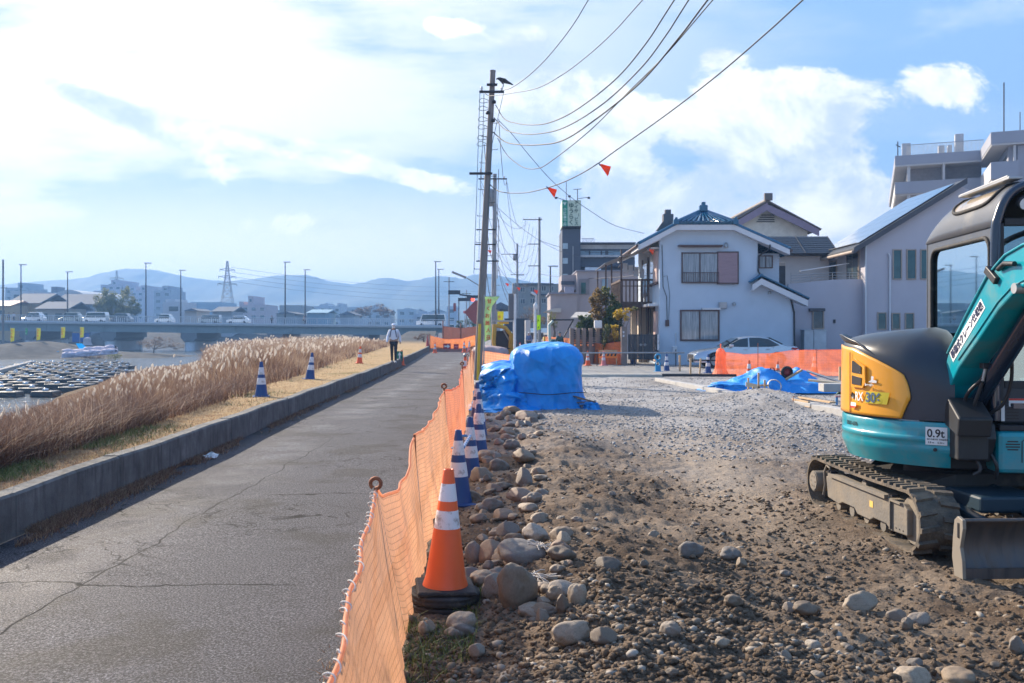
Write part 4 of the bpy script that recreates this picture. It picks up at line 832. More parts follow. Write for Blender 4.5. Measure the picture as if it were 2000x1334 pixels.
# --- upper structure, local frame: x right, y away, turning centre at the origin ---
def ring(th, r, z): a = math.radians(th); return Vector((r * math.cos(a), r * math.sin(a), z))
CWR = .845
mb = MB()   # counterweight skirt, wraps the rear and both sides
def cwp(a, c):
    th = -14 + (244 + 14) * a; prof = [(.80, .575), (.835, .66), (.852, .70), (.852, .76), (.862, .775), (.862, .80), (.852, .815), (.852, .895), (.845, .918), (.80, .92)]
    k = c * (len(prof) - 1); i = min(int(k), len(prof) - 2); f = k - i; r = prof[i][0] * (1 - f) + prof[i + 1][0] * f; z = prof[i][1] * (1 - f) + prof[i + 1][1] * f
    g = max(0, 1 - abs(th - 160) / 42); z -= 0.0
    if i in (3, 4, 5): r -= .010 * max(0, min(1, (th - 226) / 6)) + .010 * max(0, min(1, (170 - th) / 10))
    return ring(th, r, z)
mb.grid(cwp, 90, 18)
def cap_(th, mi=0):
    pts_ = [ring(th, r, z) for r, z in ((.30, .575), (.80, .575), (.835, .66), (.852, .72), (.852, .895), (.80, .92), (.30, .92))]; mb.add(pts_, [tuple(range(7))], mi)
cap_(244); cap_(-14)
mb.add([ring(t, .80, .92) for t in range(-14, 245, 6)] + [ring(244, .3, .92), ring(-14, .3, .92)], [tuple(range(0, 46))])
mb.add([ring(t, .80, .575) for t in range(244, -15, -6)] + [ring(-14, .3, .575), ring(244, .3, .575)], [tuple(range(0, 46))])
CW = up(mb, 'counterweight', M_teal, R=Matrix.Identity(4))
# number sticker and stencil on the skirt
def onring(th, r, z): a = math.radians(th); o = ring(th, r, z); return frame(o, (-math.sin(a), math.cos(a), 0), (0, 0, 1))
def curved_patch(th0, th1, r, z0, z1, n=8):
    q = MB(); q.grid(lambda a, c: ring(th0 + (th1 - th0) * a, r, z0 + (z1 - z0) * c), n, 1); return q
st = curved_patch(232.4, 242.5, .8545, .75, .885).build('load_sticker', M_sign, CW)
def ringtext(s, th, r, z, size, m, parent, sq=1.0, name='lettering', bold=0.0):
    t_ = text(s, size, Matrix.Identity(4), m, name, parent, squeeze=sq, ext=.0008, bold=bold); me = t_.data
    for v in me.vertices:
        a = math.radians(th) + v.co.x / r; rr = r + v.co.z; v.co = Vector((rr * math.cos(a), rr * math.sin(a), z + v.co.y))
    return t_
ringtext('0.9t', 233.1, .856, .81, .085, M_ink, st, .92, 'load_text', .0015); ringtext('最大作業半径  定格総荷重', 233.1, .856, .788, .0135, M_ink, st, .95, 'small_print'); ringtext(' 3.8 m    0.24 t', 233.1, .856, .762, .02, M_ink, st, 1.0, 'small_print')
ringtext('DSU1-627b', 178, .855, .838, .045, M_ink, CW, .9, 'stencil'); 
mb = MB(); M_ = onring(237, .855, .715); mb.tube([M_ @ Vector((0, 0, -.004)), M_ @ Vector((0, 0, .012))], .014, 14); mb.build('plug', M_dark, CW)
# engine hood
def hood_h(th):   # height where the shoulder starts
    return float(np.interp(th, [100, 150, 185, 205, 220, 232, 244], [1.50, 1.50, 1.46, 1.40, 1.33, 1.22, 1.12]))
def hood(a, c):
    th = 95 + (246 - 95) * a; zr = hood_h(th); top = float(np.interp(th, [95, 160, 200, 225, 240, 246], [1.60, 1.615, 1.635, 1.645, 1.62, 1.58]))
    if c < .42: z = .93 + (zr - .93) * c / .42; r = CWR - .012 * (z - .93)
    else:
        t = (c - .42) / .58 * math.pi / 2; z = zr + (top - zr) * math.sin(t) ** .9; r = (CWR - .012 * (zr - .93)) * (1 - .62 * (1 - math.cos(t)) ** 1.0)
    p = ring(th, r, z)
    return p
mb = MB(); mb.grid(hood, 64, 34)
mb.add([ring(246, .84, .93), ring(246, .84, 1.10), ring(246, .78, 1.35), ring(246, .60, 1.50), ring(246, .32, 1.58), ring(246, .3, .93)], [(0, 1, 2, 3, 4, 5)])
HD = up(mb, 'engine_hood', M_hood, R=Matrix.Identity(4))
mb = MB()   # flared lip at the rear corner
def lip(a, c): th = 128 + 76 * a; k = math.sin(math.pi * min(1, a * 1.0)); s_ = min(1, (1 - a) * 2.4) * min(1, a * 6); return ring(th, .835 + (.035 * c) * s_, float(np.interp(th, [128, 170, 190, 204], [1.53, 1.53, 1.50, 1.42])) + .055 * c * s_ + .002)
mb.grid(lip, 30, 4); mb.build('rear_lip', M_hood, HD, solid=.012)
# yellow side door
yz1 = [(120, 1.46), (160, 1.50), (186, 1.475), (196, 1.435), (206, 1.385), (214, 1.335), (220, 1.29), (223.5, 1.25), (225, 1.20)]
def yel(a, c):
    z = .93 + .6 * c
    top = lambda th: float(np.interp(th, [q[0] for q in yz1], [q[1] for q in yz1]))
    # right edge as a function of height fraction
    thr = float(np.interp(c, [0, .35, .55, .68, .8, .9, 1], [220.5, 223.5, 224.8, 225, 224.4, 223.2, 221.5])); th = 122 + (thr - 122) * a
    zz = .935 + (top(th) - .935) * c; return ring(th, CWR + .010 - .012 * (zz - .93), zz)
mb = MB(); mb.grid(yel, 60, 20); YD = mb.build('side_door', M_yel, None, solid=.016); YD.parent = EX; YD.matrix_local = Matrix.Identity(4)
# vents: two dark openings with a raised yellow surround
def rpoly(pts_, r, m, name, par, sol=.004):
    q = MB(); q.add([ring(th, r, z) for th, z in pts_], [tuple(range(len(pts_)))]); return q.build(name, m, par, solid=sol)
rpoly([(187.5, 1.155), (197.5, 1.155), (199.5, 1.20), (199, 1.33), (190, 1.385), (187.5, 1.38)], .874, M_yel, 'vent_surround', YD, .014)
rpoly([(188.3, 1.275), (196.5, 1.268), (196.5, 1.325), (190, 1.37), (188.6, 1.37)], .883, M_ink, 'vent_opening', YD); rpoly([(188.3, 1.18), (196.5, 1.175), (196.8, 1.235), (188.4, 1.25)], .883, M_ink, 'vent_opening', YD)
mb = MB(); M_ = onring(187.5, .867, 1.085); mb.lathe([(0, 0), (.022, 0), (.026, .004)], (0, 0, 0), 16); o = mb.build('round_port', M_ink, YD); o.matrix_local = M_
mb = MB(); mb.tube([ring(184.5, .869, z) for z in np.linspace(.94, 1.44, 12)], .0035, 6); mb.build('door_seam', M_ink, YD)
# model lettering with yellow green halo, small mascot replaced by plain marks
q = MB(); q.grid(lambda a, c: ring(198.6 + 14.5 * a + 1.5 * c, .8722, 1.036 + .095 * c), 12, 1); q.build('model_backing', mat('decal_lime', (0.62, 0.50, 0.03), .5), YD)
ringtext('RX', 190.5, .8745, 1.05, .10, M_sign, YD, .80, 'model_text', .002); ringtext('306', 199.3, .8745, 1.048, .105, mat('decal_silver', (0.10, 0.16, 0.24), .35), YD, 1.0, 'model_text', .003)
ringtext('beetle', 199.5, .883, 1.175, .030, M_sign, YD, 1.2, 'decal_text', .001)
rpoly([(201, 1.205), (206.5, 1.20), (206.8, 1.218), (204.5, 1.225), (204.8, 1.25), (203.2, 1.255), (203, 1.222)], .870, M_sign, 'decal_mark', YD, .001)
rpoly([(186.5, .985), (191, .985), (191, 1.0), (186.5, 1.0)], .883, mat('decal_red', (0.6, 0.05, 0.03), .5), 'small_decal', YD, .001); rpoly([(187.2, 1.0), (192.2, 1.0), (192.2, 1.03), (187.2, 1.03)], .883, M_sign, 'small_decal', YD, .001)
# deck / recess behind the boom foot
mb = MB(); mb.bx(-.36, .05, -.70, -.30, .56, 1.1); mb.bx(-.38, .80, -.62, .3, .60, .93); mb.lathe([(0, .56), (.62, .56), (.62, .60), (0, .60)], seg=30); up(mb, 'deck', mat('deck_dark', (0.018, 0.02, 0.024), .6), bevel=.01)
# front left teal panel with grille (cab side step)
mb = MB(); mb.bx(.0, .82, -.90, -.55, .56, .87); FP = up(mb, 'front_panel', M_teal, bevel=.035)
for k in range(4): q = MB(); w_ = (.10 if k in (1, 2) else .075); q.bx(.085 - w_ / 2 + .02, .085 + w_ / 2 + .02, -.9035, -.895, .735 + k * .020, .744 + k * .020); q.build('grille_slot', M_ink, FP)
q = MB(); q.tube([(.17, -.902, .645), (.17, -.902, .80), (.185, -.902, .815), (.5, -.902, .815)], .003, 6); q.build('hatch_seam', M_ink, FP)
mb = MB(); mb.bx(.03, .82, -.86, -.55, .872, .915); up(mb, 'step_plate', M_dark, bevel=.006)
mb = MB(); mb.bx(.06, .80, -.80, -.74, .92, 1.20); CF = up(mb, 'cab_front_sill', mat('sill_grey', (0.03, 0.035, 0.045), .45), bevel=.02)
for k in range(6): q = MB(); q.bx(.10, .19, -.803, -.798, .955 + k * .024, .965 + k * .024); q.build('louvre_slot', M_ink, CF)
q = MB(); q.bx(.065, .09, -.8035, -.8, .94, 1.09); q.build('warning_label', M_sign, CF); q = MB(); q.bx(.065, .09, -.8045, -.8035, .1 + .97, 1.09); q.build('warning_label', mat('decal_yellow', (0, 0, 0)), CF)
q = MB(); q.bx(.12, .26, -.8035, -.8, 1.05, 1.11); q.build('warning_label', M_sign, CF); q = MB(); q.bx(.12, .26, -.8045, -.8035, 1.095, 1.11); q.build('warning_label', mat('decal_red', (0, 0, 0)), CF)
# boom foot bracket
mb = MB(); mb.prism([(-.33, -.72, .92), (-.33, -1.02, .84), (-.33, -1.05, .98), (-.33, -.82, 1.12)], (.24, 0, 0)); mb.bx(-.30, -.08, -.95, -.70, .66, .90); up(mb, 'boom_bracket', mat('bracket_grey', (0.018, 0.02, 0.024), .5, dirt=(0.06, 0.055, 0.05), ds=5), bevel=.015)
ID4 = Matrix.Identity(4)
bo = [(-.55, 1.12), (-.72, 1.445), (-1.0, 1.73), (-1.28, 1.99), (-1.40, 2.06), (-1.51, 2.12), (-1.725, 2.17), (-2.1, 2.17), (-2.45, 2.08), (-2.75, 1.92), (-2.72, 1.70), (-2.4, 1.84), (-2.05, 1.90), (-1.725, 1.90), (-1.60, 1.856), (-1.42, 1.753), (-1.15, 1.54), (-.88, 1.34), (-.75, 1.20), (-.68, 1.08)]
mb = MB(); mb.prism([(-.37, y, z) for y, z in bo], (.20, 0, 0)); BOOM = up(mb, 'boom', M_teal, R=ID4, bevel=.012)
mb = MB()   # raised edge strip and side rib on the boom plate
mb.tube([(-.374, y, z) for y, z in bo[1:9]], .010, 8); mb.tube([(-.374, -.88, 1.40), (-.374, -1.15, 1.60), (-.374, -1.42, 1.81), (-.374, -1.60, 1.91), (-.374, -1.75, 1.945)], .006, 6); mb.build('weld_rib', M_teal, BOOM)
a_ = Vector((-.3715, -.80, 1.385)); d_ = (Vector((-.3715, -1.33, 1.845)) - a_); MT = frame(a_, d_, (0, 0, 1))
nrm_ = Vector((-1, 0, 0)); dy_ = d_.normalized(); upv = Vector((0, d_.z, -d_.y)).normalized()
if upv.z < 0: upv = -upv
MT = frame(a_, dy_, upv); flip = MT.to_3x3() @ Vector((0, 0, 1))
q = MB(); c1 = a_ - upv * .005; q.add([c1, c1 + dy_ * .60, c1 + dy_ * .60 + upv * .088, c1 + upv * .088], [(0, 1, 2, 3)]); SP = q.build('crane_plate', M_sign, BOOM, solid=.003)
text('移動式クレーン仕様機', .068, Matrix.Translation((-.003, 0, 0)) @ frame(a_ + upv * .017 + dy_ * .012, dy_, upv), mat('ink_blue', (0.02, 0.03, 0.09), .5), 'plate_text', SP, squeeze=.85, bold=.0012)
q = MB(); q.box((-.375, -1.36, 1.995), (.05, .16, .055), M=Matrix.Rotation(math.radians(35), 3, 'X')); q.tube([(-.385, -1.45, 2.03), (-.40, -1.55, 2.06), (-.395, -1.66, 2.05)], .018, 8); up(q, 'hose_clamp', M_dark, R=ID4, bevel=.01)
q = MB(); q.tube([(-.40, -1.66, 1.89), (-.16, -1.66, 1.89)], .035, 18); up(q, 'pivot_pin', M_steel, R=ID4)
q = MB(); q.tube([(-.17, -.62, .95), (-.17, -1.55, 1.80)], .062, 20); q.tube([(-.17, -1.5, 1.755), (-.17, -1.95, 2.17)], .034, 14); q.lathe([(.0, 0), (.07, 0), (.07, .03), (0, .03)], (-.17, -.9, 1.2), 4)
CYL = up(q, 'boom_cylinder', M_navy, R=ID4)
q = MB(); q.box((-.235, -1.0, 1.36), (.06, .06, .04)); q.tube([(-.235, -1.0, 1.34), (-.245, -.98, 1.25)], .013, 8, 1); q.build('port_block', [M_dark, M_steel], CYL, bevel=.004)
for k, pp in enumerate(([(-.245, -.98, 1.27), (-.30, -.86, 1.14), (-.29, -.80, 1.02), (-.33, -.74, .94), (-.34, -.70, .80)], [(-.24, -.97, 1.24), (-.26, -.90, 1.08), (-.25, -.86, .98), (-.31, -.80, .90), (-.30, -.78, .76)],
    [(-.10, -1.1, 1.45), (-.06, -1.02, 1.25), (-.08, -.95, 1.08), (-.14, -.85, .98), (-.2, -.8, .8)], [(-.26, -.85, .72), (-.22, -.9, .60), (-.26, -.88, .55)], [(-.14, -.85, .74), (-.1, -.9, .62), (-.08, -.85, .52)])):
    q = MB(); q.tube(catmull(pp, 6), .013, 8); up(q, 'hydraulic_hose', M_hose, R=ID4)
q = MB(); q.prism([(-.28, -.90, .93), (-.28, -.93, .82), (-.29, -.86, .64), (-.28, -.66, .66), (-.28, -.66, .95)], (.17, 0, 0)); up(q, 'swing_bracket', mat('bracket_grey', (0, 0, 0)), R=ID4, bevel=.015)
# cab
sx0 = .03
so = [(.66, .93), (.67, 1.5), (.655, 2.2)]                     # rear edge (y', z), then seam line height 2.42
def cab_side_outline():
    o = [(.64, .93), (.66, 1.4), (.655, 2.0), (.64, 2.40)] + [(-.78, 2.40), (-.80, 1.6), (-.80, .93)]
    return o
def rr(y0, y1, z0, z1, r, n=5, corner=None):
    o = []
    for (cy, cz, a0) in ((y1 - r, z1 - r, 0), (y0 + r, z1 - r, 90), (y0 + r, z0 + r, 180), (y1 - r, z0 + r, 270)):
        for k in range(n + 1): a = math.radians(a0 + 90 * k / n); o.append((cy + r * math.cos(a), cz + r * math.sin(a)))
    return o
win = rr(-.70, .50, 1.42, 2.33, .11)
# lower edge of the window drops towards the rear
win = [(y, z if z > 1.9 else z + .0 * y) for y, z in win]
out_ = []
for (y, z) in win:       # matching outer loop
    cy, cz = -.1, 1.87; dy, dz = y - cy, z - cz; k = min((.73 if dy > 0 else .69) / max(abs(dy), 1e-6), (.53 if dz > 0 else .94) / max(abs(dz), 1e-6)); out_.append((cy + dy * k, cz + dz * k))
def side_frame(x, sgn):
    mb = MB(); n = len(win); vs = []
    for t in (0, .035): vs += [(x + sgn * t, y, z) for y, z in out_] + [(x + sgn * t, y, z) for y, z in win]
    fs = []
    for i in range(n):
        j = (i + 1) % n; f = [(i, j, n + j, n + i), (2 * n + j, 2 * n + i, 3 * n + i, 3 * n + j), (n + i, n + j, 3 * n + j, 3 * n + i)]
        fs += f
    mb.add(vs, fs); return mb
CAB = up(side_frame(sx0, 1), 'cab_body', M_cab)
def cabpart(mb, name, m, **k): return mb.build(name, m, CAB, **k)
cabpart(side_frame(.79, 1), 'side_frame', M_cab)
mb = MB(); mb.tube([(sx0 - .004, y, z) for y, z in win + win[:1]], .017, 8, caps=False); cabpart(mb, 'window_seal', M_rubber)
q = MB(); q.add([(sx0 + .012, y, z) for y, z in win], [tuple(range(len(win)))]); cabpart(q, 'side_window', m_gl)
q = MB(); q.add([(.80, y, z) for y, z in win], [tuple(range(len(win)))]); cabpart(q, 'far_window', m_gl)
# rear wall + rear glass
mb = MB(); mb.bx(sx0, .82, .60, .64, .93, 1.40); mb.bx(sx0, .14, .60, .64, 1.40, 2.40); mb.bx(.71, .82, .60, .64, 1.40, 2.40); cabpart(mb, 'rear_wall', M_cab)
q = MB(); q.bx(.14, .71, .615, .62, 1.40, 2.40); cabpart(q, 'rear_window', m_gl)
mb = MB(); mb.bx(sx0 + .04, .78, -.75, .6, .93, .99); cabpart(mb, 'cab_floor', M_dark)
# roof shoulder: quarter round along the side, closing at the rear with a big radius
def roof(a, c):
    # a along y' front->rear, c across from the near side over the top to the far side
    yy = -.82 + 1.50 * a; e = max(0, (a - .62) / .38); drop = 1 - math.sqrt(max(0, 1 - e ** 2.2)) ; top = .33 * (1 - drop * .97)
    R = .24
    s_ = c * 2 - 1; w = .40; xc = .425; ang = (abs(s_)) ; 
    if abs(s_) > .45: t = (abs(s_) - .45) / .55 * math.pi / 2; xx = (w - R + R * math.sin(t)); zz = (math.cos(t)) ** .9 if math.cos(t) > 0 else 0
    else: xx = (w - R) * abs(s_) / .45; zz = 1.0
    return Vector((xc + math.copysign(xx, s_), yy - .04 * drop, 2.40 + top * zz + .0))
mb = MB(); mb.grid(roof, 40, 36); RF = cabpart(mb, 'cab_roof', M_cab, solid=.012)
mb = MB(); mb.tube([(sx0 - .003, -.80, 2.40), (sx0 - .003, .62, 2.40)], .004, 6); mb.build('roof_seam', M_ink, RF)
# corner roof window
def sky_(a, c):
    ha = .12 + .52 * a; cc = .10 + .22 * c; p = roof(ha, cc); nn = Vector((-1, 0, .9)).normalized() * .012; return p + nn
def skyo(k, g=0):
    # rounded outline in (a,c)
    n = 40; t = 2 * math.pi * k / n; ca, sa = math.cos(t), math.sin(t); return (.5 + (.5 + g) * math.copysign(abs(ca) ** .45, ca), .5 + (.5 + g) * math.copysign(abs(sa) ** .45, sa))
m_sky, nt, b = nodes('bleached_roof_window'); ov, _ = objvec(nt)
nt.links.new(ramp(nt, nz(nt, ov, 5, 4), [(.3, (.32, .25, .17)), (.6, (.50, .42, .32)), (.75, (.62, .56, .50))]), b.inputs['Base Color']); b.inputs['Roughness'].default_value = .18; b.inputs['Coat Weight'].default_value = .6
mb = MB(); cpt = sky_(.5, .5)
vs = []; K = 8
for j in range(K + 1):
    for k in range(40): a, c = skyo(k); a, c = .5 + (a - .5) * j / K, .5 + (c - .5) * j / K; vs.append(sky_(a, c))
mb.add(vs, [(j * 40 + k, j * 40 + (k + 1) % 40, (j + 1) * 40 + (k + 1) % 40, (j + 1) * 40 + k) for j in range(K) for k in range(40)], 0, True); mb.build('roof_window', m_sky, RF)
mb = MB(); mb.tube([sky_(*skyo(k, .02)) for k in range(41)], .016, 8, caps=False); mb.build('window_seal', M_rubber, RF)
# front hoop, inner frame, door edge
mb = MB(); hp = [(.0, -.86, .95), (-.005, -.86, 1.6), (.0, -.86, 2.30), (.02, -.86, 2.46), (.08, -.86, 2.60), (.18, -.86, 2.68), (.34, -.86, 2.71), (.66, -.86, 2.70), (.80, -.86, 2.6), (.85, -.86, 2.4), (.85, -.86, .95)]
mb.tube(catmull(hp, 6), .034, 14); cabpart(mb, 'front_hoop', M_navy)
mb = MB(); mb.prism([(.02, -.80, 1.0), (.09, -.80, 1.0), (.09, -.80, 2.42), (.02, -.80, 2.42)], (0, .05, 0)); mb.bx(.09, .76, -.80, -.75, 2.40, 2.46); mb.bx(.09, .76, -.80, -.75, 1.18, 1.24); mb.bx(.74, .80, -.80, -.75, .95, 2.42); cabpart(mb, 'windscreen_frame', M_dark, bevel=.008)
mb = MB(); mb.bx(.09, .74, -.775, -.770, 1.24, 2.40); cabpart(mb, 'windscreen', m_gl)
mb = MB(); mb.box((.16, -.35, 2.755), (.10, .95, .02)); mb.tube([(.12, -.80, 2.77), (.12, .1, 2.76)], .012, 8); cabpart(mb, 'roof_rack', M_steel, bevel=.004)
mb = MB(); mb.lathe([(0, 0), (.05, .0), (.058, .03), (.045, .075), (0, .09)], (0, 0, 0), 18); o = cabpart(mb, 'work_light', M_dark); o.matrix_local = Matrix.Translation((.20, -.90, 2.55)) @ Matrix.Rotation(math.radians(-70), 4, 'X')
mb = MB(); mb.lathe([(0, 0), (.046, .0)], (0, 0, 0), 18); o2 = mb.build('lens', M_refl, o); o2.location = (0, 0, -.002)
mb = MB(); mb.prism([(.25, .05, 1.0), (.25, .45, 1.0), (.25, .52, 1.75), (.25, .42, 1.78), (.25, .34, 1.2), (.25, .0, 1.18)], (.42, 0, 0)); cabpart(mb, 'seat', M_dark, bevel=.04)
mb = MB()
for xx in (.20, .62): mb.tube([(xx, -.35, 1.0), (xx, -.38, 1.35)], .012, 8); mb.lathe([(0, 0), (.024, .02), (.02, .09), (0, .10)], (xx, -.38, 1.34), 10)
cabpart(mb, 'control_lever', M_dark)
q = MB(); q.bx(sx0 + .001, sx0 + .004, -.50, -.30, 1.50, 1.60); cabpart(q, 'window_sticker', mat('sticker_yellow', (0.62, 0.5, 0.12), .5))
q = MB(); q.bx(.15, .153, -.60, -.45, 1.96, 2.06); q.bx(.15, .153, -.43, -.30, 1.97, 2.07); cabpart(q, 'paper_notice', mat('notice_yellow', (0.55, 0.52, 0.2), .6))
q = MB(); q.bx(sx0 - .004, sx0 - .001, .555, .635, 1.28, 1.42); w1 = cabpart(q, 'warning_label', M_sign); q = MB(); q.bx(sx0 - .0055, sx0 - .004, .555, .635, 1.385, 1.42); q.build('label_header', mat('decal_amber', (0.75, 0.42, 0.02), .5), w1)
q = MB(); q.tube([(-.02, -.10, 1.12), (-.01, -.62, 1.50)], .007, 6); q.box((-.01, -.62, 1.50), (.05, .03, .05)); cabpart(q, 'mirror_stay', M_dark)
q = MB(); q.box((.19, -1.0, 1.07), (.26, .035, .035)); q.tube([(.06, -.98, 1.075), (.30, -.98, 1.075)], .012, 8); cabpart(q, 'grab_bar', M_navy)
mb = MB(); mb.tube(catmull([(.02, -.98, 2.12), (.12, -1.05, 2.22), (.3, -1.15, 2.34), (.6, -1.25, 2.45)], 6), .022, 10); cabpart(mb, 'guard_bar', M_dark)
mb = MB(); mb.prism([(-.36, -2.62, 2.02), (-.36, -2.80, 1.95), (-.36, -2.62, .62), (-.36, -2.48, .62)], (.18, 0, 0)); up(mb, 'dipper_arm', M_teal, R=ID4, bevel=.015)
mb = MB(); mb.prism([(-.50, -2.70, .62), (-.50, -2.42, .66), (-.50, -2.12, .42), (-.50, -2.16, .10), (-.50, -2.36, .0), (-.50, -2.30, .14), (-.50, -2.30, .36), (-.50, -2.52, .46)], (.46, 0, 0)); up(mb, 'bucket', M_mud, R=ID4, bevel=.012)
# ================= blue tarpaulin pile =================
m_tarp, nt, b = nodes('blue_tarpaulin'); ov, _ = objvec(nt)
nt.links.new(ramp(nt, nz(nt, ov, 2.2, 5), [(.3, (.0, .21, .62)), (.7, (.005, .30, .80))]), b.inputs['Base Color']); b.inputs['Roughness'].default_value = .5; b.inputs['Specular IOR Level'].default_value = .5
pp_ = bump(nt, b, nz(nt, mixc(nt, .12, ov, nt.nodes.new('ShaderNodeTexNoise').outputs[1]), 3.2, typ='vor').outputs['Distance'], .9, .10); bump(nt, b, nz(nt, ov, 9, 6, .65, 1.5), .5, .02, pp_)
def ridged(p, s=1.0): return 1 - abs(mnoise.noise(Vector(p) * s)) * 2
def drape(mb, cx, cy, hx, hy, H, seed, skirt=.10, nu=110, nv=44, sq=4.0, fold=.035, base=0.0, topn=.05, sharp=False):
    R_ = random.Random(seed); cr = [(R_.uniform(-2.5, 2.5), R_.uniform(-3, 3) if R_.random() < .6 else R_.uniform(-9, 9), R_.uniform(-7, 7), R_.uniform(.10, .30), R_.uniform(-.035, .05)) for _ in range(26)]
    def fn(a, c):
        th = 2 * math.pi * a; ct, st = math.cos(th), math.sin(th); r = (abs(ct) ** sq + abs(st) ** sq) ** (-1 / sq)
        if c < .62: h = c / .62; rad = 1 + skirt * (1 - h) ** 3 - .03 * math.sin(h * math.pi); z = H * .72 * h
        else: t = (c - .62) / .38; rad = math.cos(t * math.pi / 2) ** .55 if t < 1 else 0; z = H * (.72 + .28 * math.sin(t * math.pi / 2) ** .8)
        x, y = hx * r * ct * rad, hy * r * st * rad
        w = ridged((th * 2.6 + seed, c * 1.4 - th * .5, seed)) * fold * (1 - max(0, (c - .62) / .38)) * 1.4
        w += mnoise.noise(Vector((x * 2 + seed, y * 2, z * 2.4))) * .028 + .014 * ridged((x * 5 + z * 3, y * 5 - z * 2, seed), 1.3)
        tc_ = th if th < 5.5 else th - 2 * math.pi
        w += sum(A_ * max(0, 1 - abs(a_ * tc_ + b_ * z / max(H, .1) + c_) / w_) for a_, b_, c_, w_, A_ in cr) * fold / .035 * min(1, (1 - c) * 4) * min(1, abs(tc_ - (-.78)) * 3, abs(tc_ - 5.5) * 3)
        k = 1 + w / max(hx, .3); z = z + (topn * mnoise.noise(Vector((x * 1.3, y * 1.3, seed))) + .018 * ridged((x * 3, y * 3, seed + 4))) * min(1, c * 2.2)
        return Vector((cx + x * k, cy + y * k, base + max(-.02, z)))
    mb.grid(fn, nu, nv, smooth=not sharp)
TP = thing('tarpaulin_pile', 'tall pile of materials wrapped in bright blue tarpaulin on the gravel', 'covered pile', (.45, 19.6, 0))
mb = MB(); drape(mb, .30, .2, .74, 1.0, 1.36, 3, .10, 200, 80, sq=5.5, topn=.07, fold=.03); o = mb.build('main_cover', m_tarp, TP)
mb = MB(); drape(mb, -.62, .1, .42, .75, .92, 11, .45, 90, 36, 2.6, .09, topn=.12); mb.build('side_cover', m_tarp, TP)
mb = MB(); drape(mb, -.82, -.25, .34, .5, .50, 23, .5, 80, 30, 2.3, .09, topn=.1); drape(mb, -.55, -.75, .30, .28, .34, 29, .9, 70, 26, 2.2, .10, topn=.1); mb.build('loose_skirt', m_tarp, TP)
mb = MB(); mb.tube([Vector((.30 + .86 * math.cos(a) * (abs(math.cos(a)) ** 4.5 + abs(math.sin(a)) ** 4.5) ** (-1 / 4.5), .2 + 1.13 * math.sin(a) * (abs(math.cos(a)) ** 4.5 + abs(math.sin(a)) ** 4.5) ** (-1 / 4.5), .33 + .02 * math.sin(a * 5))) for a in [i * 2 * math.pi / 60 for i in range(61)]], .009, 5, caps=False); mb.build('tie_rope', M_dark, TP)
bc = Vector((1.50, 18.9, 0))
for k in range(6):
    t = thing('offcut_board', ['long pale board leaning low beside the blue pile', 'short dark board beside the blue pile', 'narrow pale batten beside the blue pile', 'broken brown board beside the blue pile', 'grey board end beside the blue pile', 'thin board on top of the offcuts by the blue pile'][k], 'board', bc + Vector((random.uniform(-.1, .1), random.uniform(-.2, .3), .02 + .035 * k)), random.uniform(-.5, .5), 'board offcuts beside the blue pile')
    q = MB(); q.box((0, 0, .02), (random.uniform(.35, .6), .08, .018), M=Matrix.Rotation(random.uniform(-.25, .25), 3, 'Y')); q.build('plank', [M_wood, mat('old_board', (.16, .11, .08), .8)][k % 2], t)
q = MB(); drape(q, 0, 0, .11, .1, .16, 41, .4, 30, 14, 2.2, .1); o = q.build('tarpaulin_scrap', m_tarp, loc=(1.66, 18.75, .0)); tag(o, 'small scrap of blue tarpaulin beside the board offcuts', 'tarpaulin scrap')

# ================= utility poles and wires =================
M_pole = mat('weathered_pole', (0.20, 0.18, 0.17), .8, var=.2, stretch=(1, 1, .15), vs=14, bump=.2)
M_pole2 = mat('concrete_pole', (0.30, 0.30, 0.31), .8, var=.12)
M_ins = mat('porcelain', (0.6, 0.6, 0.6), .3)
M_wire = mat('black_cable', (0.025, 0.027, 0.03), .6)
def pole(label, x, y, h, r, lean=0.0, leany=0.0, m=None, arms=(), steps=True, boxes=(), seg_=12, group='utility poles along the road', z=0):
    root = thing('utility_pole', label, 'utility pole', (x, y, z), 0, group)
    top = Vector((lean, leany, h)); at_ = lambda f: top * f
    mb = MB(); mb.tube([at_(k / 8) for k in range(9)], [r * (1 - .32 * k / 8) for k in range(9)], seg_); mb.tube([at_(1), at_(1) + Vector((0, 0, .05))], r * .73, seg_); mb.build('shaft', m or M_pole, root)
    if steps:
        sb = MB()
        for k in range(int(h * .55 / .45)):
            c = at_(.36 + .45 * k / h); s_ = 1 if k % 2 else -1; sb.tube([c - Vector((s_ * .02, 0, 0)), c + Vector((s_ * (r + .15), 0, 0))], .010, 5); sb.tube([c + Vector((s_ * (r + .15), 0, 0)), c + Vector((s_ * (r + .15), 0, .04))], .01, 5)
        sb.build('step_bolts', M_dark, root)
    for (f, xl, xr, n) in arms:
        c = at_(f); ab = MB(); ab.box(c + Vector(((xl + xr) / 2, -r, 0)), (abs(xr - xl), .07, .075)); a_ = ab.build('crossarm', M_dark, root)
        for k in range(n):
            q = MB(); xx = xl + (xr - xl) * (k + .12 if n > 1 else .5) / max(1, n - .76); p = c + Vector((min(xx, xr), -r, .04)); q.lathe([(.02, 0), (.045, .02), (.025, .05), (.05, .07), (.03, .10), (.04, .13), (0, .15)], p, 8); q.build('insulator', M_ins, a_)
    for (f, dx, w, hh) in boxes:
        c = at_(f); q = MB(); q.lathe([(0, 0), (w / 2, 0), (w / 2, hh), (w * .4, hh + .05), (0, hh + .05)], c + Vector((dx, 0, 0)), 12); q.box(c + Vector((dx / 2, 0, hh * .5)), (abs(dx), .06, .06)); q.build('transformer', M_pole2, root)
    return root
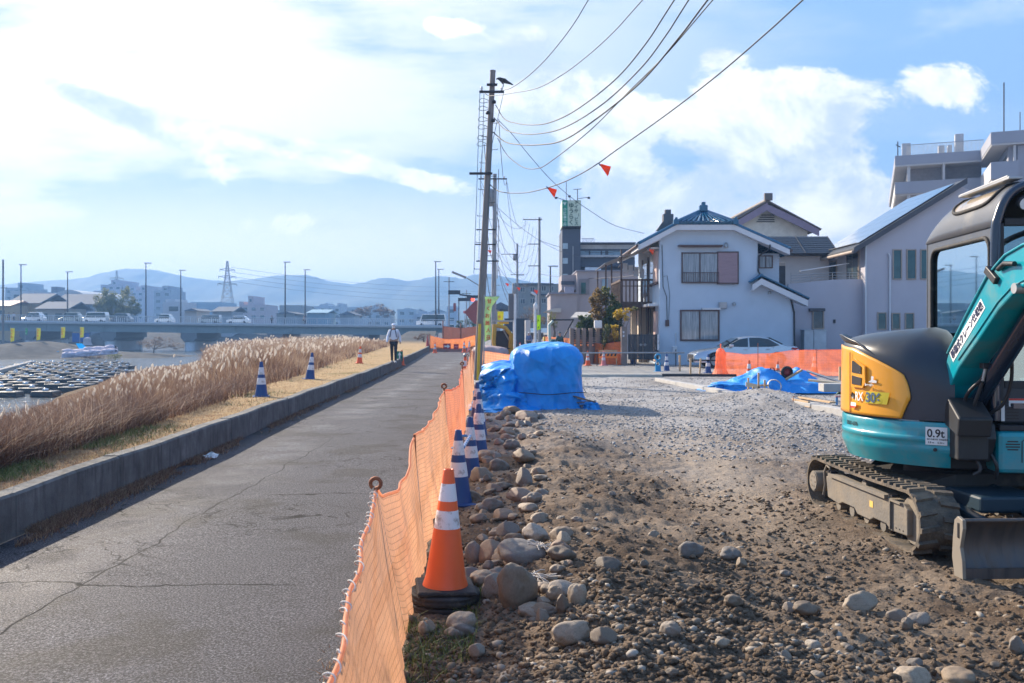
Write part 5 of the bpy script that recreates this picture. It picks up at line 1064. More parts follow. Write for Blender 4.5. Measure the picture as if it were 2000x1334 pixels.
P1 = pole('tall leaning dark utility pole beside the road net, carrying the crow', -1.17, 30.4, 10.45, .135, .52, 0, M_pole, [(.932, -.42, .42, 2), (.955, -.18, .18, 0), (.668, -.62, .16, 1)])
q = MB()
for k, f in enumerate((.905, .88, .845, .82, .785, .765)):
    c = Vector((.52 * f, 0, 10.45 * f)); q.tube(catmull([c + Vector((-.08, 0, .02)), c + Vector((-.30, 0, .10)), c + Vector((-.42, 0, .0)), c + Vector((-.30, 0, -.06)), c + Vector((-.08, 0, -.02))], 4), .010, 5)
q.build('cable_loop', M_wire, P1)
q = MB(); q.tube([(.52 * .93 - .40, -.1, 10.45 * .93), (-.02, -.1, 6.4), (-.12, -.12, 3.6)], .011, 5); q.tube([(.52 * .93 + .40, -.1, 10.45 * .93), (.50, -.1, 8.0), (.36, -.1, 5.5)], .011, 5); q.tube([(.24, -.13, 8.6), (.12, -.14, 7.3), (.05, -.14, 4)], .008, 5); q.build('down_cable', mat('green_cable', (.05, .12, .14), .5), P1)
for f, s_ in ((.895, 1), (.86, -1), (.835, 1)): q = MB(); q.lathe([(0, 0), (.06, 0), (.07, .05), (.05, .10), (0, .12)], (.52 * f + s_ * .10, -.12, 10.45 * f), 10); q.build('cable_clamp', M_dark, P1)
q = MB(); q.tube([(.05, -.1, 3.2), (-.35, -.1, 3.45)], .018, 6); q.box((-.62, -.1, 3.56), (.52, .10, .07), M=Matrix.Rotation(math.radians(22), 3, 'Y')); q.build('street_light', M_pole2, P1)
q = MB(); q.tube([(.02, -.14, 0), (.08, -.14, 1.9)], .05, 10); q.build('yellow_guard', mat('guard_yellow', (.65, .42, .02), .5), P1)
q = MB(); q.tube([(.20, .12, 0), (.24, .1, 2.6), (.34, .05, 4.6)], .025, 8); q.build('cable_conduit', M_pole2, P1)
pole('second grey pole with a transformer, just behind the leaning pole', -1.15, 55, 11.3, .17, .10, 0, M_pole2, [(.975, -1.0, .75, 2), (.70, -1.1, .1, 0), (.62, -1.2, .1, 0), (.53, -1.1, .3, 0)], True, [(.83, -.34, .52, 1.0)])
pole('concrete pole with a four insulator crossarm between the road and the sign tower', 2.60, 85, 12.5, .16, .0, 0, M_pole2, [(.985, -1.55, .25, 4), (.80, -1.1, .0, 0), (.635, -1.1, .0, 0)], False)
pole('slim pole left of the four insulator pole', .62, 105, 12.0, .17, .0, 0, M_pole2, [(.90, -1.9, .1, 1), (.70, -.8, .8, 3)], False, [(.84, -.3, .4, .7), (.48, -.35, .5, 1.6)])
pole('distant bare pole at the far left edge beyond the river', (6 - 1000) / 1750 * 150, 150, 13.8, .2, 0, 0, M_pole, [(.66, -.6, .8, 0)], False, z=0)
for (u, v, d, lab) in ((877, 542, 120, 'distant pole carrying the traffic lights'), (911, 567, 135, 'distant thin pole behind the stop sign'), (917, 575, 150, 'farthest thin pole by the red signal')):
    pole(lab, (u - 1000) / 1750 * d, d, 1.6 + (650 - v) / 1750 * d - 1.0, .11, 0, 0, M_pole2, [(.93, -.7, .7, 0)], False, seg_=8, z=1.0)
wn = [0]
def wire(pix, A, B, r, label, n=8, extra=None):
    (ax, ay), (bx_, by) = A, B; out = []
    for u, v in pix:
        k = (u - 1000) / FPX; t = (k * ay - ax) / ((bx_ - ax) - k * (by - ay)); Y = ay + (by - ay) * t; out.append(Vector((k * Y, Y, EYE - (v - HZ) / FPX * Y)))
    if extra:
        for e in (1, 2, 3): out.append(out[-1] + (out[-1] - out[-2]).normalized() * 4)
    q = MB(); q.tube(catmull(out, n), r, 6, caps=True); o = q.build('overhead_cable', M_wire); return tag(o, label, 'cable', 'overhead cables'), out
T1 = (-.64, 30.4)
wire([(984, 176), (1000, 171), (1030, 150), (1065, 117), (1100, 75), (1125, 40), (1149, 0)], T1, (7.2, -10), .012, 'leftmost cable sweeping from the crow pole top to the upper frame edge', extra=[(2.6, 13.5, 9.4), (4.5, 3.8, 12)])
wire([(944, 180), (958, 187), (1000, 182), (1050, 172), (1100, 145), (1150, 107), (1200, 61), (1255, 0)], (-.95, 30.5), (9.5, -6), .011, 'thin cable crossing from the left end of the crossarm to the upper edge', extra=[(5.4, 8, 12)])
wire([(968, 205), (985, 232), (1010, 241), (1040, 244), (1075, 239), (1125, 215), (1200, 157), (1260, 87), (1317, 0)], (-.6, 30.4), (10.8, -6), .016, 'uppermost of the three thick sagging cables', extra=[(6, 8.4, 12)])
wire([(965, 230), (985, 252), (1010, 260), (1045, 262), (1100, 250), (1175, 205), (1250, 135), (1300, 70), (1345, 0)], (-.62, 30.4), (11.6, -6), .016, 'middle one of the three thick sagging cables', extra=[(6.4, 8.4, 12)])
wire([(963, 258), (985, 276), (1010, 282), (1050, 283), (1100, 274), (1165, 232), (1250, 162), (1325, 75), (1382, 0)], (-.64, 30.4), (12.4, -6), .019, 'lowest of the three thick sagging cables', extra=[(7, 8.4, 12)])
wire([(972, 270), (985, 295), (1000, 312), (1025, 328), (1050, 329), (1075, 316), (1150, 257), (1225, 182), (1300, 107), (1392, 0)], (-.6, 30.4), (12.8, -6), .013, 'cable dipping below the thick ones before climbing to the top edge', extra=[(7.2, 8.4, 12)])
_, fw = wire([(945, 345), (965, 368), (985, 376), (1020, 377), (1050, 372), (1090, 360), (1130, 342), (1170, 318), (1200, 296), (1300, 225), (1400, 148), (1500, 62), (1568, 0)], (-.75, 30.4), (14, -2), .015, 'low cable carrying the orange warning flags', extra=[(8, 8, 7.6)])
wire([(974, 235), (1000, 262), (1035, 305), (1075, 350), (1115, 385), (1150, 410), (1200, 440), (1258, 456)], (-.55, 30.4), (6.35, 43.6), .011, 'service cable crossing diagonally down to the blue roofed house')
def flag(p, s, label, droop=.5):
    root = thing('warning_flag', label, 'flag', p, 0, 'orange flags on the cable')
    q = MB(); q.grid(lambda a, c: Vector((s * (.10 + .75 * c) * .9 + (a - .5) * s * (.12 + .55 * c) * .35, (a - .5) * .1 * s + .02 * math.sin(a * 11), -s * (.08 + .72 * c * droop * 1.2) + (a - .5) * s * (.1 + .62 * c) + .03 * s * math.sin(a * 15))), 12, 8); q.build('cloth', mat('flag_orange', (.95, .13, .03), .7, trans=.35), root, solid=.004)
    q = MB(); q.tube([(-.01, 0, .02), (.05 * s, 0, -.1 * s), (.14 * s, 0, -.16 * s)], .03 * s + .008, 6); q.build('tie', mat('flag_tie_blue', (.05, .12, .25), .6), root)
flag(fw[7] + Vector((0, 0, -.02)), .36, 'larger orange flag hanging from the low cable, right hand one', .6)
flag(fw[5] + Vector((-.3, .6, .02)), .34, 'orange flag on the low cable above the sign tower', .6)
for (u, v, d, s, lab) in ((952, 488, 48, .25, 'tiny orange flag behind the leaning pole'), (1009, 561, 85, .4, 'small orange flag left of the slim pole'), (1042, 566, 85, .5, 'small orange flag in front of the grey apartment block'), (1070, 605, 80, .45, 'small orange flag above the street canopy'), (987, 553, 75, .35, 'faint orange flag between two poles'), (1266, 486, 44, .35, 'red flag tied under the eave of the blue roofed house')): flag(P(u, v, d), s, lab)
def cat_(p0, p1, sag, r, label, n=16):
    p0, p1 = Vector(p0), Vector(p1); q = MB(); q.tube([p0.lerp(p1, k / n) - Vector((0, 0, sag * 4 * (k / n) * (1 - k / n))) for k in range(n + 1)], r, 5); tag(q.build('overhead_cable', M_wire), label, 'cable', 'street cables between poles')
S = 'one of the many cables strung between the poles down the street'
top2 = (-1.05, 55, 11.1)
for k, (dz, dx) in enumerate(((-.2, -.9), (-.2, .7), (-1.2, 0), (-3.3, 0), (-4.3, 0), (-5.3, .1), (-6.3, 0))):
    cat_((-.75 + (.3 if k % 2 else -.2), 30.4, 9.7 - k * .85), (top2[0] + dx, 55, top2[2] + dz), .9 + .1 * k, .012, S)
for k, (dz, dx) in enumerate(((-.05, .7), (-.1, -.9), (-1.3, 0), (-3.2, .0), (-4.4, 0), (-5.4, .2))):
    cat_((-1.05 + dx, 55, 11.1 + dz), (2.6 - 1.4 + k * .3, 85, 12.2 + (-.1 if k < 2 else -k * .9)), 1.6, .013, S); cat_((-1.05 + dx, 55, 10.9 + dz), (.62 + dx * .5, 105, 10.8 - k * .9), 1.9, .014, S)
for k in range(5): cat_((1.3 + .35 * k, 85, 12.2 - .3 * k), (.0 + k * .3, 105, 10.7 - k * .8), 2.0, .014, S)
cat_((2.6, 85, 10.4), (9.5, 78, 8.7), .5, .02, 'cable leading from the four insulator pole to the sign tower building'); cat_((2.6, 85, 7.2), (9.5, 60, 5.6), .4, .02, 'lower cable running in front of the pinkish building'); cat_((-1, 55, 9.4), (9.0, 79, 8.5), 1.4, .013, 'thin cable crossing in front of the sign tower')
# crow
CR = thing('crow', 'black crow perched on the right end of the top crossarm', 'bird', (-.30, 30.3, 9.90))
bm = bmesh.new(); ch = [((.30, 0, .07), .012), ((.20, 0, .12), .035), ((.08, 0, .17), .062), ((-.05, 0, .22), .066), ((-.12, 0, .26), .048), ((-.17, 0, .255), .028), ((-.215, 0, .235), .010)]
vs = [bm.verts.new(p) for p, r in ch]; [bm.edges.new((vs[i], vs[i + 1])) for i in range(len(vs) - 1)]
for sx_ in (-.02, .02): a = bm.verts.new((.01, sx_, .09)); c = bm.verts.new((.0, sx_, .0)); bm.edges.new((vs[3], a)); bm.edges.new((a, c)); ch += [((0, 0, 0), .014), ((0, 0, 0), .008)]
me = bpy.data.meshes.new('body'); bm.to_mesh(me); bm.free(); me.materials.append(mat('crow_black', (.012, .012, .015), .5)); o = bpy.data.objects.new('body', me); COL.objects.link(o); o.parent = CR
md = o.modifiers.new('s', 'SKIN'); [setattr(me.skin_vertices[0].data[i], 'radius', (ch[i][1], ch[i][1])) for i in range(len(me.vertices))]; me.skin_vertices[0].data[3].use_root = True; o.modifiers.new('d', 'SUBSURF').levels = 1
CR.scale = (1.15,) * 3

# ================= small things on the right of the site =================
m_cblk = mat('pale_concrete_block', (.42, .41, .39), .85, var=.1, bump=.3, bs=50, dirt=(.26, .24, .21), ds=2)
cp = [(5.0, 29.8), (5.25, 27.3), (5.55, 24.8), (5.75, 22.8), (5.95, 21.2), (6.15, 19.6), (6.32, 18.2), (6.6, 16.4), (7.0, 14.4)]
for i in range(len(cp) - 1):
    a, c = Vector((*cp[i], 0)), Vector((*cp[i + 1], 0)); d_ = c - a; c = c - d_.normalized() * .04; nn = Vector((d_.y, -d_.x, 0)).normalized() * .26 * (-1)
    q = MB(); z1 = .10 + (.05 if i > 3 else 0) + .01 * (i % 2); q.prism([a + Vector((0, 0, -.05)), c + Vector((0, 0, -.05)), c - nn + Vector((0, 0, -.05)), a - nn + Vector((0, 0, -.05))], (0, 0, z1 + .05)); o = q.build('kerb_block', m_cblk, bevel=.01)
    tag(o, ['first concrete kerb block by the batter boards of the driveway', 'long kerb block after the first one on the gravel edge', 'kerb block in the middle of the curved line on the gravel', 'kerb block below the two board stakes', 'raised kerb block before the timber formwork', 'kerb block behind the timber formwork boards', 'last kerb block before the excavator tail', 'kerb block hidden behind the excavator'][i], 'kerb block', 'new kerb blocks')
for k, (p0, p1, z, lab) in enumerate((((5.73, 20.9), (6.10, 18.4), .13, 'upper formwork plank along the curved kerb blocks'), ((5.68, 20.7), (6.06, 18.2), .03, 'lower formwork plank along the curved kerb blocks'), ((6.1, 20.3), (6.45, 18.0), .17, 'loose plank lying on top of the kerb blocks'))):
    a, c = Vector((*p0, z)), Vector((*p1, z)); d_ = c - a; q = MB(); q.box((a + c) / 2 + Vector((0, 0, .03)), (d_.length, .05 if k < 2 else .14, .07 if k < 2 else .03), rz=math.atan2(d_.y, d_.x)); o = q.build('formwork_plank', M_wood, bevel=.004); tag(o, lab, 'plank', 'formwork planks')
    if k == 0:
        for t in (.3, .75): q = MB(); p = a.lerp(c, t); q.tube([p + Vector((-.05, -.05, -.15)), p + Vector((-.05, -.05, .12)), p + Vector((.03, 0, .13))], .008, 6); q.build('iron_clamp', M_rust, o)
def stake(u, v0, v1, d, label, w=.045, lean=0):
    a = P(u, v1, d); c = P(u + lean, v0, d); q = MB(); q.prism([a + Vector((-w / 2, 0, 0)), a + Vector((w / 2, 0, 0)), c + Vector((w / 2, 0, 0)), c + Vector((-w / 2, 0, 0))], (0, w, 0)); return tag(q.build('timber_stake', M_wood), label, 'stake', 'timber stakes')
stake(1328, 694, 732, 36, 'tall timber stake at the driveway corner', .07); stake(1349, 700, 742, 33, 'timber stake, middle of the three at the driveway corner', .06); stake(1366, 700, 742, 33, 'timber stake nearest the car wheel', .055, 3)
stake(1482, 728, 770, 24.0, 'timber stake crossing the pale batter board'); stake(1462, 738, 768, 24.2, 'timber stake under the left end of the batter board'); stake(1494, 742, 770, 23.5, 'short stake under the right end of the batter board'); stake(1472, 755, 770, 23.2, 'stub stake in the middle under the batter board'); stake(1641, 716, 757, 24, 'lone timber stake beside the excavator tail', .05)
q = MB(); a, c = P(1457, 746, 24), P(1485, 752, 24); q.prism([a, c, c - Vector((0, 0, .12)), a - Vector((0, 0, .12))], (0, .03, 0)); c2 = P(1502, 751, 23.5); q2 = P(1480, 751, 23.6)
tag(q.build('batter_board', mat('pale_timber', (.62, .50, .34), .7)), 'pale batter board nailed to stakes before the blue sheet', 'board'); q = MB(); q.prism([q2, c2, c2 - Vector((0, 0, .05)), q2 - Vector((0, 0, .05))], (0, .03, 0)); tag(q.build('batter_board', M_wood), 'short brown board behind the pale batter board', 'board')
# blue sheet heap
BS = thing('tarpaulin_heap', 'low crumpled blue sheet covering tools beside the net', 'tarpaulin', (7.4, 25.4, 0))
q = MB()
def heap(a, c):
    x = (a - .5) * 3.1; y = (c - .5) * 2.2; e = max(0, 1 - (2 * a - 1) ** 6) * max(0, 1 - (2 * c - 1) ** 4); n_ = mnoise.noise(Vector((x * 1.3, y * 1.3, 2))); h = e * (.18 + .34 * max(0, n_ + .15) + .26 * math.exp(-((x + .5) / .5) ** 2 - (y / .5) ** 2) + .28 * math.exp(-((x - .75) / .4) ** 2 - ((y) / .5) ** 2) + .05 * ridged((x * 3, y * 3, 1)))
    return Vector((x + .1 * n_, y + .12 * mnoise.noise(Vector((x * 2, y * 2, 7))), h - .04 * (1 - e)))
q.grid(heap, 90, 60); q.build('sheet', m_tarp, BS)
q = MB(); drape(q, -1.35, -.6, .42, .3, .22, 51, .5, 50, 20, 2.2, .12); q.build('sheet_fold', m_tarp, BS)
WS = thing('wheel_sign', 'round dark red wheel on an A shaped stand over the blue sheet', 'stand', (7.0, 25.0, 0))
q = MB(); c = Vector((.67, 0, .50)); q.lathe([(0, -.03), (.11, -.03), (.115, -.02), (.115, .02), (0, .03)], (0, 0, 0), 24, mi=1); q.lathe([(.11, -.05), (.16, -.05), (.175, 0), (.16, .05), (.11, .05), (.11, -.05)], (0, 0, 0), 28); w_ = q.build('wheel', [M_rubber, mat('wheel_red', (.25, .03, .03), .6)], WS); w_.matrix_local = Matrix.Translation(c) @ Matrix.Rotation(math.radians(90), 4, 'X')
q = MB(); q.tube([(0, .1, 0), (.22, 0, .62), (.30, 0, .62), (.50, .1, 0)], .016, 6); q.tube([(.3, 0, .56), (.67, 0, .50)], .014, 6); q.build('stand_frame', M_dark, WS)
q = MB(); q.lathe([(.17, -.02), (.2, 0), (.17, .02)], (0, 0, 0), 24); o = q.build('hose_coil', mat('hose_grey', (.45, .45, .45), .5)); o.matrix_world = Matrix.Translation((7.15, 24.4, .16)) @ Matrix.Rotation(math.radians(60), 4, 'X'); tag(o, 'grey hose loop lying on the blue sheet', 'hose')
q = MB(); a = P(1598, 752, 22.0); q.bx(a.x, a.x + .60, 21.6, 22.0, .17, .17 + .20); tag(q.build('concrete_trough', m_cblk, bevel=.015), 'grey concrete gutter block beside the excavator tail', 'gutter block')
for k, (p0, p1, lab) in enumerate((((8.1, 24.6, .55), (9.0, 23.4, .18), 'aluminium ladder rail leaning on the blue sheet'), ((8.0, 24.7, .58), (7.6, 24.9, .3), 'timber prop meeting the aluminium rail'), ((7.9, 23.9, .34), (9.2, 23.3, .22), 'yellowish plank lying behind the gutter block'))):
    q = MB(); q.tube([p0, p1], .035, 4); tag(q.build('leaning_rail', [M_steel, M_wood, mat('pale_timber', (0, 0, 0))][k]), lab, 'rail')
q = MB(); drape(q, 0, 0, .14, .12, .2, 61, .3, 24, 12, 2.5, .05); tag(q.build('green_canister', mat('canister_green', (.02, .12, .09), .6), loc=(8.15, 21.9, .1)), 'small dark green container at the excavator tail', 'container')
q = MB(); a = P(1632, 773, 18.6); q.bx(a.x, a.x + .19, 18.6, 18.62, a.z - .035, a.z); q.bx(a.x + .01, a.x + .05, 18.6, 18.64, .1, a.z - .03, 1); tag(q.build('level_marker', [mat('marker_red', (.55, .25, .25), .6), mat('marker_blue', (.05, .2, .4), .6)]), 'small red and blue site marker on the soil heap', 'marker')
# steel plates on the driveway
for k, (x0, x1, y0, y1) in enumerate(((1.2, 3.4, 33.2, 40.5), (3.43, 5.6, 33.3, 40.5), (5.63, 7.2, 34.0, 40.5), (-.4, 1.17, 34.5, 40.5))):
    q = MB(); q.bx(x0, x1, y0, y1, -.01, .045 + .004 * k); o = q.build('steel_plate', mat('road_plate', (.27, .265, .25), .6, .25, var=.2, dirt=(.38, .35, .30), ds=1.2)); tag(o, ['steel road plate right behind the blue pile', 'steel road plate in front of the gate pillar', 'steel road plate in front of the wall left of the car', 'steel road plate left of and behind the blue pile'][k], 'steel plate', 'steel plates bridging the dug up drive')
q = MB(); q.box((2.9, 32.6, .04), (5.2, .35, .12)); tag(q.build('timber_sleeper', mat('pale_sleeper', (.5, .47, .40), .7), bevel=.01), 'long pale beam lying along the edge of the steel plates', 'beam')
q = MB(); q.box((6.6, 31.6, .10), (2.6, .09, .09), rz=-.03); tag(q.build('steel_beam', M_dark), 'dark steel beam lying before the driveway stakes', 'beam')
# ring stand and pipe barrier
RS = thing('ring_stand', 'bright blue barrier stand with ring holes at the drive corner', 'barrier stand', ((1285 - 1000) / 1750 * 36, 36, 0)); M_cy = mat('cyan_plastic', (.02, .28, .52), .5)
q = MB(); q.tube([Vector((.11 * math.cos(a), 0, .62 + .12 * math.sin(a))) for a in [i * math.pi / 10 for i in range(21)]], .035, 8); q.tube([Vector((.09 * math.cos(a), 0, .36 + .10 * math.sin(a))) for a in [i * math.pi / 10 for i in range(21)]], .03, 8); q.box((0, 0, .14), (.22, .12, .26)); q.box((0, 0, .03), (.36, .4, .06)); q.build('body', M_cy, RS)
PB = thing('pipe_barrier', 'long grey pipe rail carried by uprights along the cone row', 'pipe rail', (4, 43.2, 0))
q = MB(); q.tube([(-2.2, 0, .62), (4.2, -.6, .66)], .035, 8); q.build('rail', M_steel, PB)
for xx in (-1.9, .1, 1.9, 3.9): q = MB(); q.tube([(xx, 0, 0), (xx, 0, .8)], .025, 6); q.build('upright', M_dark, PB)
q = MB(); q.tube([(7.1, 35.6, .52), (9.0, 35.0, .50)], .03, 8); tag(q.build('barrier_pipe', M_dark), 'dark pipe between the ring stand and the car wheel cone', 'pipe')
# net right of the drive, wrapped post
seg('wide orange net in front of the silver car and grey house', [(7.68, 33.0, .90), (8.6, 33.1, .80), (9.6, 33.2, .84), (10.4, 33.2, .95), (11.6, 33.3, .96), (13.2, 33.4, 1.0), (14.6, 33.5, 1.02)], [(7.75, 33.0, .0), (8.6, 33.1, -.06), (9.6, 33.2, -.06), (10.4, 33.2, -.06), (11.6, 33.3, -.06), (13.2, 33.4, -.05), (14.6, 33.5, -.05)], [(9.1, 33.15, 1.22, (0, 0), .012, False), (11.3, 33.3, 1.0, (0, 0), .012, False)], m=M_netB, nu=130, nv=14, fold=.05, seed=31, name='orange_net')
q = MB(); drape(q, 0, 0, .15, .15, 1.02, 71, .9, 40, 30, 2.2, .05); q.tube([(0, 0, .9), (0, 0, 1.2)], .02, 6); tag(q.build('net_bundle', M_netB, loc=(7.66, 32.9, 0)), 'upright bundle of orange net at the left end of the wide net', 'net bundle')
seg('bright orange net in front of the pillar fence, ending at the brick gate pillar', [(2.25, 62, 1.32), (3.0, 56, 1.30), (3.85, 51, 1.20), (3.95, 47.5, 1.1), (4.6, 45.6, 1.02), (5.48, 44.6, 1.16)], [(2.2, 62, 0), (2.95, 56, 0), (3.8, 51, 0), (3.9, 47.5, 0), (4.6, 45.6, 0), (5.46, 44.6, 0)], [(2.25, 62, 1.45, (0, 0), .02, False), (3.95, 47.5, 1.2, (0, 0), .02, False), (5.5, 44.6, 1.25, (0, 0), .02, False)], m=M_netC, nu=120, nv=14, fold=.08, seed=37, name='orange_net')
HB = thing('hazard_board', 'striped orange and black hazard board behind the gate cones', 'hazard board', (4.75, 44.2, 0))
q = MB(); q.bx(-.45, .45, 0, .03, .35, .75)
for k in range(5): x = -.44 + .18 * k; q.prism([(x, -.004, .45), (x + .09, -.004, .45), (x + .16, -.004, .62), (x + .07, -.004, .62)], (0, .004, 0), 1)
q.build('board', [mat('hazard_orange', (.85, .22, .03), .5), M_ink], HB); q = MB(); q.bx(-.45, .45, -.01, 0, .66, .75); q.bx(-.43, -.38, 0, .03, 0, .35); q.bx(.38, .43, 0, .03, 0, .35); q.build('board_frame', M_wood, HB)
# ================= houses =================
M_wA = mat('pale_blue_render', (.47, .56, .66), .85, var=.05, vs=1.2, bump=.15, bs=90, dirt=(.36, .40, .43), ds=.8, dcut=(.6, .9), damt=.4)
M_soff = mat('white_fascia', (.62, .63, .65), .6, var=.05)
M_brown = mat('brown_aluminium', (.085, .045, .04), .5)
M_shut = mat('mauve_shutter', (.30, .20, .22), .6, stretch=(1, 1, 14), var=.12)
M_shutL = mat('pink_shutter', (.55, .40, .36), .6, stretch=(1, 1, 14), var=.1)
M_tileB = mat('blue_glazed_tile', (.012, .10, .19), .22, var=.2, vs=5, coat=.4)
m_curt, nt, b = nodes('curtained_window'); ov, _ = objvec(nt); mp = nt.nodes.new('ShaderNodeMapping'); mp.inputs['Scale'].default_value = (9, 9, .6); nt.links.new(ov, mp.inputs[0])
nt.links.new(ramp(nt, nz(nt, mp.outputs[0], 2.2, 3), [(.3, (.16, .18, .20)), (.7, (.36, .38, .40))]), b.inputs['Base Color']); b.inputs['Roughness'].default_value = .12; b.inputs['Coat Weight'].default_value = .8
M_glass = mat('dark_window_glass', (.035, .055, .065), .08, var=.3, vs=1.5, coat=.5)
M_glassG = mat('green_window_glass', (.03, .09, .09), .07, var=.3, vs=2, coat=.5)
def win(parent, u0, v0, u1, v1, Y, fr=M_brown, gl=None, n=2, w=.06, shutter=None, name='window', proud=.06, rail=False):
    a, c = P(u0, v0, Y), P(u1, v1, Y); x0, x1, z1, z0 = a.x, c.x, a.z, c.z; q = MB()
    q.bx(x0, x1, Y - proud, Y + .02, z1 - w, z1); q.bx(x0, x1, Y - proud, Y + .02, z0, z0 + w); q.bx(x0, x0 + w, Y - proud, Y + .02, z0 + w, z1 - w); q.bx(x1 - w, x1, Y - proud, Y + .02, z0 + w, z1 - w)
    for k in range(1, n): x = x0 + (x1 - x0) * k / n; q.bx(x - w * .45, x + w * .45, Y - proud + .012, Y + .02, z0 + w, z1 - w)
    o = q.build(name, fr, parent); q = MB()
    for k in range(n): xa = x0 + (x1 - x0) * k / n; xb = x0 + (x1 - x0) * (k + 1) / n; q.bx(xa + w * .5, xb - w * .5, Y - .018 - .012 * (k % 2), Y + .01, z0 + w * .8, z1 - w * .8)
    q.build('pane', gl or M_glass, o)
    if rail:
        q = MB(); h = (z1 - z0) * .33; q.bx(x0, x1, Y - proud - .08, Y - proud - .05, z0 + h, z0 + h + .03); q.bx(x0, x1, Y - proud - .08, Y - proud - .05, z0, z0 + .03)
        for k in range(17): x = x0 + (x1 - x0) * k / 16; q.bx(x - .01, x + .01, Y - proud - .07, Y - proud - .055, z0 + .03, z0 + h)
        q.build('guard_rail', M_brown, o)
    return o
def tiles(mb, a, b_, c, d, rows, cols, th=.05, r=.05, mi=0):
    """roof field a-b (eave, left to right), d-c (ridge): ribs running down plus course steps"""
    a, b_, c, d = map(Vector, (a, b_, c, d)); n = (b_ - a).cross(d - a).normalized(); n = n if n.z > 0 else -n
    for j in range(rows):
        t0, t1 = j / rows, (j + 1) / rows; p = [a.lerp(d, t0), b_.lerp(c, t0), b_.lerp(c, t1), a.lerp(d, t1)]
        mb.add([p[0] + n * th, p[1] + n * th, p[2] + n * .012, p[3] + n * .012, p[0] - n * .03, p[1] - n * .03], [(0, 1, 2, 3), (4, 5, 1, 0)], mi)
    for i in range(cols + 1): t = i / cols; mb.tube([a.lerp(b_, t) + n * th, d.lerp(c, t) + n * th], r, 5, mi, smooth=False)
# house A
YA = 45.0; HA = thing('blue_roofed_house', 'two storey pale blue rendered house with glazed blue tile roof behind the silver car', 'house', (10.0, 48, 0))
def hb(mb, name, m, par=None, **k):
    o = mb.build(name, m, par or HA, **k)
    if par is None: o.matrix_parent_inverse = Matrix.Translation((-10.0, -48, 0))
    return o
def mark(root, loc):
    """parent inverse so that parts can be written in world coordinates"""
    for o in kids(root): o.matrix_parent_inverse = Matrix.Translation(-Vector(loc))
X0, X1 = 7.41, 12.34
zt = lambda v, Y=YA: EYE + (650 - v) / 1750 * Y
q = MB(); pf = [(X0, -.05), (X1, -.05), (X1, zt(470)), (10.8, zt(440)), (8.35, zt(440)), (X0, zt(465))]
q.prism([(x, YA, z) for x, z in pf], (0, 7.6, 0)); hb(q, 'wall', M_wA)
q = MB(); q.bx(X1, 13.68, YA + .9, YA + 7.4, -.05, zt(492)); q.prism([(X1 - .45, YA + .003, -.04), (14.2, YA + .003, -.04), (14.2, YA + .003, zt(582)), (X1 + .35, YA + .003, zt(556)), (X1 - .45, YA + .003, zt(560))], (0, 5, 0)); hb(q, 'side_wing', M_wA)
# roof A: clipped gable
ye = YA - .45; rY = YA + 8.2; eL = (6.35, 6.25); eR = (13.75, 5.80); rid = (9.85, 7.85)
zL, zR = zt(462), zt(484)
q = MB(); tiles(q, (6.3, rY, 6.02), (6.3, ye, 6.02), (9.7, YA + 1.0, 7.72), (9.7, rY, 7.72), 9, 26); tiles(q, (13.85, ye, 5.78), (13.85, rY, 5.78), (9.9, rY, 7.72), (9.9, YA + 1.0, 7.72), 11, 26)
tiles(q, (8.15, ye - .1, zt(437)), (11.1, ye - .1, zt(437)), (9.95, YA + 1.0, 7.78), (9.65, YA + 1.0, 7.78), 5, 11); RFA = hb(q, 'roof', M_tileB)
q = MB(); q.tube([(9.8, YA + .95, 7.86), (9.8, rY, 7.86)], .13, 8)
for (a, c) in (((8.15, ye - .05, zt(436)), (9.65, YA + 1.0, 7.84)), ((11.1, ye - .05, zt(436)), (9.95, YA + 1.0, 7.84))): q.tube([a, c], .11, 8); q.box(a, (.28, .2, .26)); q.box(Vector(a) + Vector((0, 0, .16)), (.14, .16, .16))
q.box((9.8, YA + .9, 7.98), (.42, .22, .32)); q.box((9.8, YA + .9, 8.2), (.2, .2, .2)); q.build('ridge_tiles', M_tileB, RFA, bevel=.03)
q = MB(); q.box((8.55, YA + 4.2, 7.55), (.55, .5, 1.1)); q.box((8.55, YA + 4.2, 8.2), (.32, .3, .3)); q.prism([(7.9, YA + 4, 7.2), (8.3, YA + 4, 7.2), (8.3, YA + 4, 7.75)], (0, .4, 0)); q.build('chimney', mat('sooty_chimney', (.12, .12, .13), .8), RFA)
q = MB()
fas = [(6.32, 5.98), (8.2, zt(441)), (11.05, zt(441)), (13.82, 5.74)]
for (xa, za), (xb, zb) in zip(fas[:-1], fas[1:]):
    q.prism([(xa, ye, za), (xb, ye, zb), (xb, ye, zb - .26), (xa, ye, za - .26)], (0, .06, 0)); q.prism([(xa, ye + .06, za - .20), (xb, ye + .06, zb - .20), (xb, ye + .06, zb - .26), (xa, ye + .06, za - .26)], (0, .6, 0))
q.prism([(6.27, ye, 5.98), (6.33, ye, 5.98), (6.33, ye, 5.74), (6.27, ye, 5.74)], (0, rY - ye, 0)); q.prism([(6.33, ye + .1, 5.80), (7.42, ye + .1, 6.3), (7.42, ye + .1, 6.24), (6.33, ye + .1, 5.74)], (0, rY - ye - .2, 0)); q.build('fascia', M_soff, RFA)
q = MB()
for (xa, za), (xb, zb) in zip(fas[:-1], fas[1:]): q.tube([(xa, ye + .08, za + .06), (xb, ye + .08, zb + .06)], .10, 6); q.tube([(xa, ye + .34, za + .09), (xb, ye + .34, zb + .09)], .10, 6)
q.build('verge_tiles', M_tileB, RFA)
